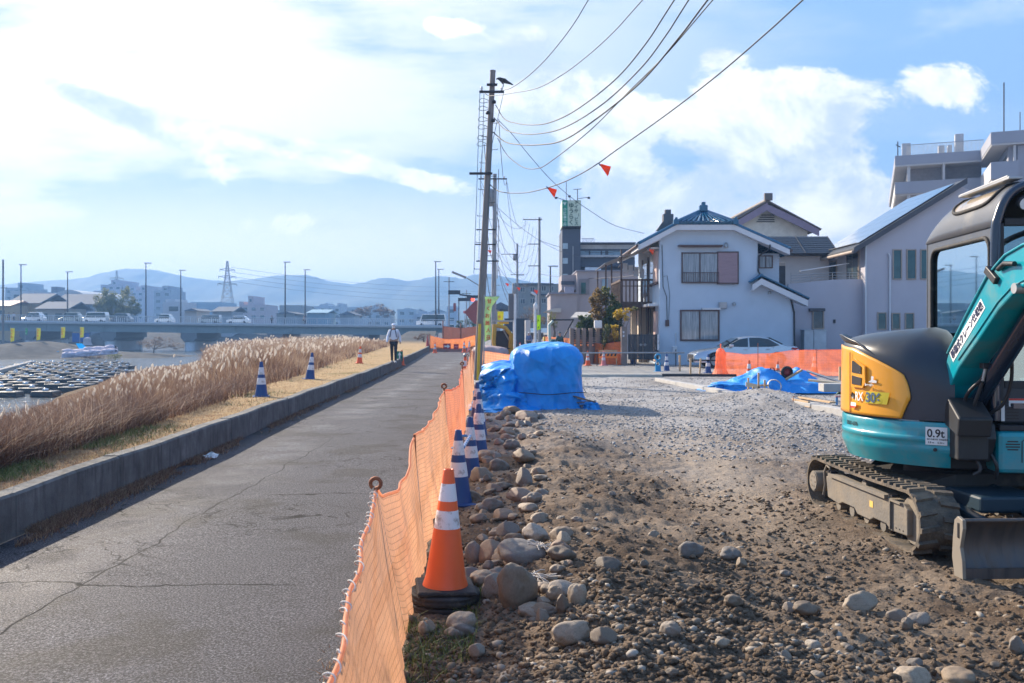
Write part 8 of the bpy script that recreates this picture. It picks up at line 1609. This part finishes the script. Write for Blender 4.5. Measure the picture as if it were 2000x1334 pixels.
bld('stepped mauve hotel behind the bamboo clump', [(182, 568, 280), (196, 556, 236), (216, 546, 226), (238, 558, 262), (272, 557, 281)], 480, (.34, .33, .40), True, 30)
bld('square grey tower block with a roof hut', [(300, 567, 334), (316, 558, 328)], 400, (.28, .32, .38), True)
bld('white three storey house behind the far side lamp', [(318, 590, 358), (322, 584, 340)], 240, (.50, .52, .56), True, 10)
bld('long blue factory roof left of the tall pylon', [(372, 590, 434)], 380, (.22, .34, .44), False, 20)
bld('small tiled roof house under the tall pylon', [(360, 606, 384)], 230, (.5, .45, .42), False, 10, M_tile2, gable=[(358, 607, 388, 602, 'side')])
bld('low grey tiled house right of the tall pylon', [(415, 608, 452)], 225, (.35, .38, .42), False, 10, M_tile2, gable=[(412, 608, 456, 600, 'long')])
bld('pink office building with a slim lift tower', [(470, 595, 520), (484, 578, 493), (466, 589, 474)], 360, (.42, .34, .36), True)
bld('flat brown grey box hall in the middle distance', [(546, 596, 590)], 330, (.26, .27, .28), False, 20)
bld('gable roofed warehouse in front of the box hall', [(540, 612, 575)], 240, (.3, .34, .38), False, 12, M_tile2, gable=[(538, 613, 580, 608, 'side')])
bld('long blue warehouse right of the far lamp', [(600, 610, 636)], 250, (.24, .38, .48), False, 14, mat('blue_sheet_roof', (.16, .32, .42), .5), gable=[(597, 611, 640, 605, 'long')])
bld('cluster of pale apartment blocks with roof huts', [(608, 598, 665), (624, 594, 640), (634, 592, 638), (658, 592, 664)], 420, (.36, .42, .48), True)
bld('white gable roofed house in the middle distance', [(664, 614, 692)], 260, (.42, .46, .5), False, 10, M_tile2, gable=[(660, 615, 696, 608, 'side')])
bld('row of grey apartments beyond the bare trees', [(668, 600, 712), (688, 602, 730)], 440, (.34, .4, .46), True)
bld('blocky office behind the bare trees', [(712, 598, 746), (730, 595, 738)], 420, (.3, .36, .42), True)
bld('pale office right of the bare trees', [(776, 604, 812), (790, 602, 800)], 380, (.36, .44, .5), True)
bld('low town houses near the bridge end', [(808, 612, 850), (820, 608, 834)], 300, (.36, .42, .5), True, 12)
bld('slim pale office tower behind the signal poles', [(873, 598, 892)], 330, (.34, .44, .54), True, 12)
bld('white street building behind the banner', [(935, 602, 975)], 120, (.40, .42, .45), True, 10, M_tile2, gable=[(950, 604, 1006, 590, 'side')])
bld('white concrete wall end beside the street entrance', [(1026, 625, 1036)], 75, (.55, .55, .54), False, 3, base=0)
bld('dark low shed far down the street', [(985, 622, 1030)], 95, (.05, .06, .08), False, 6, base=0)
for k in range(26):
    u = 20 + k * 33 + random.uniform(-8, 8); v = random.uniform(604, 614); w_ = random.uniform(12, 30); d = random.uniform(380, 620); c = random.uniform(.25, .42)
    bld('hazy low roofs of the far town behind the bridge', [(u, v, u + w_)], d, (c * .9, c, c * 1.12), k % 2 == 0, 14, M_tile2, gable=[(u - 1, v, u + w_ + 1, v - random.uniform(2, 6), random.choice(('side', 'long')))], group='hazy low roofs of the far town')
# trees of the far side
for u, v, d, bl_, lf, n_, lab in ((232, 640, 205, [(203, 590, 17, 24), (222, 594, 18, 22), (246, 588, 16, 26), (262, 602, 16, 14), (212, 610, 22, 16), (240, 612, 26, 14), (205, 580, 7, 10)], M_lo, 14000, 'large olive green bamboo clump behind the bridge railing'), (730, 650, 290, [(715, 606, 18, 10), (742, 604, 18, 10), (755, 612, 14, 8), (700, 613, 14, 8)], M_bare, 2600, 'bare brown trees behind the middle of the bridge'), (300, 690, 128, [(290, 672, 22, 9), (322, 670, 20, 10), (345, 676, 16, 7), (308, 665, 14, 8)], M_bare, 3000, 'brown leafless thicket on the gravel bar between the piers'), (180, 700, 118, [(172, 697, 14, 5), (195, 699, 10, 4)], M_bare, 1200, 'low brown scrub on the river bar left of the reeds'), (222, 700, 110, [(222, 697, 16, 6)], M_lo, 900, 'dark scrub on the bar below the sandbags'),
    (1030, 640, 105, [(1033, 612, 12, 14), (1022, 620, 8, 8), (1043, 614, 8, 10)], M_bare, 1500, 'bare street tree in front of the grey apartment block'), (1050, 650, 90, [(1046, 622, 10, 10), (1060, 626, 8, 8)], M_lb, 1800, 'rust brown clipped tree by the entrance canopy'), (1082, 660, 66, [(1078, 622, 10, 14), (1082, 632, 8, 12)], M_lo, 2200, 'yellow green shrub behind the small green digger'), (905, 650, 160, [(900, 633, 10, 8), (918, 628, 10, 10), (928, 634, 8, 8)], M_lg, 1500, 'dark street trees beyond the barricade'), (828, 668, 95, [(828, 656, 12, 6), (815, 660, 8, 4)], M_bare, 1200, 'reddish dry bush at the right end of the bridge')):
    ptree(lab, u, v, d, bl_, lf, n_, .00021 * d * 1.6 * (4 if d > 150 else 2.2) * .6, trunk=.12, group=None, name='far_tree', limbs=7)
# river bar furniture
M_ylw = mat('banner_yellow', (.75, .72, .04), .7, trans=.4); M_redt = mat('banner_red', (.85, .25, .03), .6)
def banner(label, u, v0, v1, d, w, s='安全第一', m=M_ylw, skew=-.06, name='banner_flag', base=None, mt=M_redt, shape=0, ns=None):
    a, c = P(u, v0, d), P(u, v1, d); zb_ = base if base is not None else c.z - 2; t = thing(name, label, 'banner', (a.x, d, zb_), 0, None); H = a.z - c.z; q = MB(); q.tube([(0, 0, 0), (0, 0, a.z - zb_ + .05)], .03 * d / 130 + .008, 6); q.tube([(0, 0, a.z - zb_), (w, 0, a.z - zb_)], .012 * d / 130 + .005, 5); q.build('pole', M_steel, t)
    q = MB()
    def f(a_, c_):
        ww = w * (1 if shape == 0 else (1.0 - .55 * min(1, c_ / .22))); return Vector((.02 + a_ * ww + skew * c_ * H * .6 + (.05 * w * math.sin(c_ * 9) if shape else 0), .04 * w * math.sin(a_ * 5 + c_ * 7), a.z - zb_ - c_ * H * (1 - .06 * a_)))
    q.grid(f, 8, 24); cl = q.build('cloth', m, t, solid=.004)
    n_ = len(s); sz = min(w * (.46 if shape == 0 else .36), H / n_ * .62)
    for i_, ch in enumerate(s): cc = (i_ + .9) / (n_ + .25); p = f(.12, cc); text(ch, sz, frame((p.x + w * .04, -.06 * w - .03, p.z), (1, 0, 0), (0, 0, 1)), mt, 'banner_text', cl, ext=.01, bold=sz * .02)
    return t
for u, v0, v1, d, lab in ((20, 641, 668, 125, 'leftmost tall yellow banner on the river berm'), (71, 641, 665, 128, 'second yellow banner from the left on the river berm'), (119, 639, 661, 132, 'third yellow banner from the left on the river berm'), (156, 639, 660, 136, 'rightmost yellow banner, beside the blue container')): banner(lab, u, v0, v1, d, .62, base=-.6)
banner('small green banner under the left part of the bridge', 49, 641, 654, 150, .4, '工事', mat('banner_green', (.05, .4, .12), .7), base=-.5, mt=M_white)
banner('tall pale green and red banner beside the leaning utility pole', 945.5, 579, 668, 29.5, .50, '甘くお届人召', mat('banner_pale', (.62, .78, .42), .7, trans=.4), base=0, shape=1, skew=-.03, mt=mat('banner_crimson', (.75, .05, .03), .6)); banner('short yellow banner behind the yellow digger', 971, 608, 640, 60, .42, '安全', base=0); banner('yellow green banner curling behind the white lamp post', 1048, 615, 645, 45, .18, '安全', base=0, skew=-.0, m=mat('banner_lime', (.6, .85, .03), .6, trans=.4), mt=M_lg)
for k, (u0, v0, u1, v1, lab) in enumerate(((90, 673, 112, 687, 'blue sheet pegged on the grey berm, left one'), (148, 671, 170, 683, 'blue sheet pegged on the grey berm, right one'))):
    q = MB(); a, c = P(u0, v0, 131), P(u1, v1, 122); q.add([a, a + Vector((.9, 0, 0)), c + Vector((.2, 0, 0)), c - Vector((1.0, 0, 0))], [(0, 1, 2, 3)]); tag(q.build('berm_sheet', mat('sheet_blue', (.0, .22, .55), .95, spec=.0), solid=.05), lab, 'blue sheet', 'blue sheets on the berm')
q = MB(); a, c = P(141, 652, 142), P(160, 668, 142); q.bx(a.x, c.x, 142, 144.5, c.z, a.z); q.bx(a.x - .05, c.x + .05, 141.95, 144.55, a.z, a.z + .12); tag(q.build('blue_container', mat('container_blue', (.0, .09, .35), .5)), 'dark blue site container beside the rightmost yellow banner', 'container')
q = MB(); a = P(165, 655, 141); drape(q, a.x + .2, 141.5, .5, .4, 1.2, 5, .3, 20, 10); tag(q.build('wrapped_figure', mat('pale_wrap', (.5, .45, .48), .8), loc=(0, 0, -.35)), 'pale wrapped bundle right of the blue container', 'bundle')
for k in range(34):
    u = 132 + (k % 17) * 5.3; row = k // 17; d = 113 + 3 * row; p = P(u, 694 - row * 5 - (k % 17) * .45, d); q = MB(); drape(q, 0, 0, .40, .35, random.uniform(.45, .85), k, .1, 14, 7, 3, .25); tag(q.build('sandbag', mat('sandbag_lilac', (.52, .47, .54), .85), loc=(p.x, d, p.z - .3)), 'lilac grey sandbag in the long row before the first pier', 'sandbag', 'sandbags on the river bar')
# wave blocks in the river
blk = MB(); blk.box((0, 0, .14), (1.25, .95, .30), taper=.9); ob = blk.build('armour_block', mat('wet_black_block', (.012, .016, .02), .35, var=.3), bevel=.04); kn = MB(); kn.lathe([(.0, .0), (.16, .0), (.15, .12), (.0, .16)], (0, 0, .285), 8); kn.build('pale_cap', mat('block_cap', (.75, .78, .80), .25), ob); tag(ob, 'black river armour block with a pale cap in the weir field', 'river block', 'river armour blocks'); ob['group'] = 'river armour blocks'
dA = Vector((1.75, .12, 0)); dB = Vector((-.62, 3.1, 0)); P0 = Vector((-32, 47.5, -1.78)); nb = 0
for j in range(17):
    for i_ in range(22):
        p = P0 + dA * (i_ - .35 * j + (.5 if j % 2 else 0)) + dB * j + Vector((random.uniform(-.22, .22), random.uniform(-.3, .3), random.uniform(-.03, .03))); u = 1000 + 1750 * p.x / p.y
        if u < -25 or u > 250 or nb > 240: continue
        if float(bank_z(p.x, p.y)) > -1.7: continue
        if nb == 0: ob.location = p
        else: dup(ob, p, random.uniform(-.05, .05))
        nb += 1
q = MB(); q.prism([P(-20, 738, 62), P(0, 729, 68), P(64, 710, 94), P(60, 709.5, 94), P(-6, 727, 68), P(-24, 735, 62)], (0, 0, .25)); tag(q.build('weir_sill', M_conc), 'pale concrete sill crossing the river above the armour blocks', 'weir')
# ================= street end =================
seg('orange net barricade across the end of the road', [(-6.95, 76, 1.35), (-5.6, 75.6, 1.05), (-4.2, 75.6, 1.1), (-3.1, 76, 1.4)], [(-6.95, 76, .3), (-5.6, 75.6, .25), (-4.2, 75.6, .3), (-3.1, 76, .3)], [(-6.97, 76, 1.5, (0, 0), .03, False), (-3.1, 76, 1.5, (0, 0), .03, False)], m=M_netC, nu=40, nv=10, name='barricade_net')
seg('farther brownish net barricade on the rising road', [(-7.4, 96, 2.3), (-5.5, 96, 2.1), (-3.6, 96, 2.3)], [(-7.4, 96, .8), (-5.5, 96, .8), (-3.6, 96, .8)], [(-7.4, 96, 2.9, (0, 0), .06, False), (-5.5, 96, 2.6, (0, 0), .06, False), (-3.6, 96, 2.8, (0, 0), .06, False)], m=mat('net_brown', (.30, .12, .08), .8, trans=.3), nu=30, nv=8, name='barricade_net')
q = MB(); q.bx(-6.9, -3.2, 76.4, 76.7, 0, .85); tag(q.build('road_barrier', mat('grey_barrier', (.22, .26, .30), .7)), 'low grey barrier under the orange net barricade', 'barrier')
def arrowboard(label, u, v0, v1, d, w, col, m_arrow, up=False, flip=1):
    a = P(u, v0, d); c = P(u, v1, d); t = thing('arrow_board', label, 'sign', (a.x, d, c.z), 0, None); H = a.z - c.z; q = MB(); q.bx(-w / 2, w / 2, 0, .04, H * .08, H); q.bx(-w / 2, -w / 2 + .04, -.02, .25, 0, H * .1); q.bx(w / 2 - .04, w / 2, -.02, .25, 0, H * .1); q.build('board', mat('board_%s' % ('green' if up else 'red'), col, .5), t)
    A_ = [(-.36, -.10), (.05, -.10), (.05, -.30), (.42, 0), (.05, .30), (.05, .10), (-.36, .10)]
    if up: A_ = [(y_, x_) for x_, y_ in A_][::-1]
    q = MB(); q.prism([(x_ * w * flip * (1 if not up else 1), -.006, H * .54 + y_ * (H if up else w) * .95) for x_, y_ in A_], (0, .006, 0)); q.build('arrow', m_arrow, t); return t
arrowboard('red board with a white arrow pointing right, on the road before the barricade', 873, 671, 683, 70, .58, (.35, .02, .03), M_white); arrowboard('smaller faded red arrow board right of the first one', 891, 672, 683, 71, .38, (.25, .06, .08), M_pk); arrowboard('green board with a white arrow pointing up, hung on the road side cone', 780.5, 686, 705, 43.3, .30, (.0, .16, .10), M_white, True)
tag(MB().bx(-4.35, -4.0, 43, 43.01, 0, .001).build('road_marker_plate', M_steel), 'small steel plate on the road by the green arrow sign', 'plate')
# stop sign, signals
def sgn(u0, v0, u1, v1, d, m, name, label, cat='sign', th=.1, pole_to=None):
    t = thing(name, label, cat, (P(u0, v0, d).x, d, 0), 0, None); inv = Matrix.Translation(-t.location); q = MB(); q.pb(u0, v0, u1, v1, d, th); o = q.build('panel', m, t, bevel=.03); o.matrix_parent_inverse = inv
    if pole_to: q = MB(); u = (u0 + u1) / 2; q.tube([P(u, v0, d + .1), P(u, pole_to, d + .1)], .04, 6); o = q.build('post', M_steel, t); o.matrix_parent_inverse = inv
    return t
q = MB(); c = P(921, 610, 110); q.prism([(c.x - .9, 110, c.z), (c.x + .5, 110, c.z + 1.5), (c.x + .9, 110, c.z + 1.4), (c.x + .9, 110, c.z - 1.5), (c.x + .3, 110, c.z - 1.4)], (0, .1, 0)); q.tube([(c.x + .7, 110.1, c.z), (c.x + .7, 110.1, .5)], .05, 6); tag(q.build('warning_sign', mat('sign_brick_red', (.35, .06, .04), .6)), 'dull red triangular sign half hidden by the leaning pole', 'sign')
t = thing('traffic_signal', 'traffic signal arm with a glowing red lamp left of the leaning pole', 'traffic signal', tuple(P(920, 585, 125)), 0, None); q = MB(); q.box((-.7, 0, 0), (2.2, .3, .45)); q.tube([(-1.7, 0, 0), (-1.7, 0, -4.5)], .07, 6); q.build('housing', M_dark, t)
m_r, nt, b = nodes('red_signal'); b.inputs['Emission Color'].default_value = (1, .05, .02, 1); b.inputs['Emission Strength'].default_value = 3.0; b.inputs['Base Color'].default_value = (.6, .02, .01, 1); q = MB(); q.lathe([(0, 0), (.24, 0), (.22, .1), (0, .12)], (0, 0, 0), 14); o = q.build('red_lamp', m_r, t); o.matrix_local = Matrix.Translation((.25, -.17, 0)) @ Matrix.Rotation(math.radians(90), 4, 'X')
t = thing('signal_arm', 'dark signal arm high on the distant bare pole', 'traffic signal', tuple(P(880, 571, 119.8)), 0, None); q = MB(); q.box((.5, 0, 0), (1.6, .3, .55)); q.tube([(1.2, 0, -.3), (3.6, 0, -.6)], .12, 6); q.box((3.0, 0, -.6), (1.6, .3, .4)); q.build('housing', M_dark, t); q = MB(); q.box((-.9, 0, -5.5), (.4, .3, 1.5)); q.tube([(-1, 0, -4.7), (.3, 0, -4.7)], .05, 5); q.build('pedestrian_signal', M_dark, t); q = MB(); q.box((.55, 0, -2), (.35, .1, 1.1)); q.build('red_plate', mat('sign_brick_red', (0, 0, 0)), t)
sgn(905, 607, 911, 612, 112, M_pk, 'round_sign', 'small pinkish road sign below the distant signals', pole_to=655)
WP = thing('sign_post', 'white post with the back of a large rounded sign, left of the slim pole', 'sign', tuple(P(1006, 700, 40)), 0, None); WPi = Matrix.Translation(-P(1006, 700, 40)); q = MB(); q.tube([P(1006, 574, 40), P(1005, 712, 40)], .055, 8); o = q.build('post', M_white, WP); o.matrix_parent_inverse = WPi; q = MB(); q.pb(993, 573, 1008, 622, 40.1, .06); o = q.build('sign_back', mat('sign_back', (.16, .16, .17), .7), WP, bevel=.05); o.matrix_parent_inverse = WPi
t = thing('street_lamp', 'white lamp post with a slanting lamp head near the four insulator pole', 'street lamp', tuple(P(1045, 712, 42)), 0, None); inv = Matrix.Translation(-P(1045, 712, 42)); q = MB(); q.tube([P(1045, 600, 42), P(1045, 712, 42)], .06, 8); q.tube([P(1046.5, 600, 42), P(1047, 575, 42)], .03, 6); q.lathe([(.02, 0), (.10, .1), (.10, .25), (0, .4)], P(1046, 606, 42), 10); o = q.build('pole', M_white, t); o.matrix_parent_inverse = inv; q = MB(); q.tube([P(1047, 577, 42), P(1037, 571, 42)], .055, 8); o = q.build('lamp_head', M_soff, t); o.matrix_parent_inverse = inv
# yellow digger seen from the front
YX = thing('yellow_digger', 'yellow mini digger facing us on the street behind the blue pile', 'excavator', (P(983, 700, 44).x, 44, 0)); M_dy = mat('digger_yellow', (.50, .28, .03), .5, dirt=(.25, .17, .07), ds=3); 
def yb(q, name, m, **k): return q.build(name, m, YX, **k)
for s in (-1, 1): q = MB(); q.box((s * .42, .3, .22), (.26, 1.5, .44)); yb(q, 'track', M_rubber, bevel=.12)
q = MB(); q.box((.05, -.55, .30), (1.15, .06, .42)); yb(q, 'dozer_blade', M_dy); q = MB(); q.box((0, .3, .72), (1.05, 1.2, .5)); yb(q, 'body', M_dy, bevel=.08); q = MB(); q.box((-.02, .0, 1.25), (.75, .7, .9)); yb(q, 'cab_interior', M_dark, bevel=.05)
q = MB()
for x in (-.5, .5): q.tube([(x, -.2, .9), (x * .95, -.2, 2.15)], .04, 6); q.tube([(x, .7, .9), (x * .95, .7, 2.15)], .04, 6)
q.box((0, .25, 2.18), (1.15, 1.15, .07)); yb(q, 'canopy', M_steel); q = MB(); q.tube([(.35, -.4, .9), (.38, -.8, 1.5), (.1, -.9, 1.85), (-.35, -1.0, 1.95)], [.11, .10, .10, .09], 8); yb(q, 'boom', M_dy); q = MB(); q.tube([(-.4, -1.0, 2.0), (-.45, -1.1, 1.2), (-.4, -1.1, .75)], [.11, .10, .07], 8); yb(q, 'dipper_arm', M_dy); q = MB(); q.tube([(.3, -.6, 1.2), (.0, -.95, 1.75)], .035, 6); yb(q, 'cylinder', M_steel); q = MB(); q.box((.02, -.2, 2.08), (.5, .1, .1)); yb(q, 'amber_panel', mat('amber', (.8, .45, .02), .4)); q = MB(); q.prism([(-.65, -1.3, .35), (-.2, -1.3, .35), (-.25, -1.25, .8), (-.6, -1.25, .8)], (0, .35, 0)); yb(q, 'bucket', M_dark, bevel=.04)
q = MB(); drape(q, 0, 0, .72, .7, 1.05, 88, .2, 50, 22, 2.5, .08, topn=.1); tag(q.build('wrapped_heap', mat('pinkish_wrap', (.36, .27, .27), .8), loc=(P(956, 700, 38).x, 38, 0)), 'rounded pinkish covered heap left of the yellow digger', 'covered heap')
seg('low orange striped net between the pole and the blue pile', [(-1.05, 30.8, .98), (-.2, 30.9, .86), (.7, 31, .78)], [(-1.05, 30.8, .05), (-.2, 30.9, .03), (.7, 31, .02)], [(-1.05, 30.8, 1.05), (.7, 31, .9)], nu=50, nv=14, name='orange_net', m=net_mat('orange_net_tan', (.92, .45, .25), .9, .09))
# small green digger and workers
GX = thing('green_digger', 'small dark green canopy digger behind the bright orange net', 'excavator', (P(1090, 690, 56).x, 56, 0)); q = MB(); q.box((0, .2, .85), (1.0, 1.2, .7)); q.build('body', mat('digger_green', (.01, .12, .13), .5), GX, bevel=.1); q = MB(); q.tube([(-.5, 0, .8), (-.55, 0, 2.1), (-.3, 0, 2.35)], .09, 8); q.build('front_tube', mat('pale_green_paint', (.4, .55, .52), .4), GX); q = MB(); q.tube([(-.4, 0, 2.4), (1.0, 0, 2.42)], .05, 6); q.tube([(.95, 0, 2.4), (.35, .3, 1.3)], .04, 6); q.box((.3, .5, 2.43), (1.4, 1.0, .05)); q.build('canopy', M_dark, GX)
for s in (-.4, .4): MB().box((s, .2, .25), (.28, 1.4, .45)).build('track', M_rubber, GX, bevel=.1)
person('worker in dark green jacket sitting by the small green digger', P(1093, 690, 54.5).x, 54.5, .05, 1.6, .5, (.02, .10, .12), hat=(.05, .1, .1)); person('worker with pale helmet standing on the closed street', P(1000, 690, 60).x, 60, 0, 1.65, .3, (.3, .1, .12), hat=(.6, .6, .6), group=None)
person('second worker beside the far red cones', P(1033, 690, 74).x, 74, 0, 1.65, -.4, (.1, .15, .3), hat=(.6, .6, .6))
k = 0
c0 = cone('red cone in the crowded line far down the street', 1.6, 66, 0, mat('pure_red_plastic', (.65, .03, .03), .4), .75, 0, BB, 0, group='cones far down the street', seg_=10)
for (x, y) in ((1.9, 67), (2.15, 65), (2.4, 68), (2.7, 66), (3.0, 67.5), (2.3, 63), (2.8, 63.5), (1.2, 72), (.7, 78), (.2, 84), (1.7, 73), (3.2, 64)): dup(c0, (x, y, 0))
small_car('pale car parked far down the street behind the red cones', .9, 100, .1, 1.9, 1.5, (.6, .62, .66)); small_car('white kei van by the wall end down the street', 2.2, 88, 0, 1.8, 1.7, (.7, .7, .72), True)
q = MB(); q.tube([(-.0, 0, .6), (1.9, 0, .6)], .05, 8); q.tube([(0, 0, 0), (0, 0, .65)], .03, 6); q.tube([(1.9, 0, 0), (1.9, 0, .65)], .03, 6); tag(q.build('street_barrier', mat('barrier_redwhite', (.65, .12, .12), .5), loc=(2.1, 61, 0)), 'red pipe barrier behind the white lamp post', 'barrier')
q = MB(); q.lathe([(.09, 0), (.09, 1.3), (0, 1.35)], (P(1063, 700, 60).x, 60, 0), 10); tag(q.build('yellow_bollard', mat('guard_yellow', (0, 0, 0))), 'yellow bollard at the left end of the bright orange net', 'bollard')
# ================= air =================
m_h = bpy.data.materials.new('air'); m_h.use_nodes = True; nt = m_h.node_tree; nt.nodes.clear(); o_ = nt.nodes.new('ShaderNodeOutputMaterial'); pv = nt.nodes.new('ShaderNodeVolumePrincipled')
pv.inputs['Color'].default_value = (.25, .50, .95, 1); pv.inputs['Density'].default_value = .00075; pv.inputs['Anisotropy'].default_value = .25; nt.links.new(pv.outputs[0], o_.inputs['Volume'])
q = MB(); q.bx(-1500, 2050, -40, 2200, -4.5, 106); tag(q.build('haze', m_h), kind='stuff')
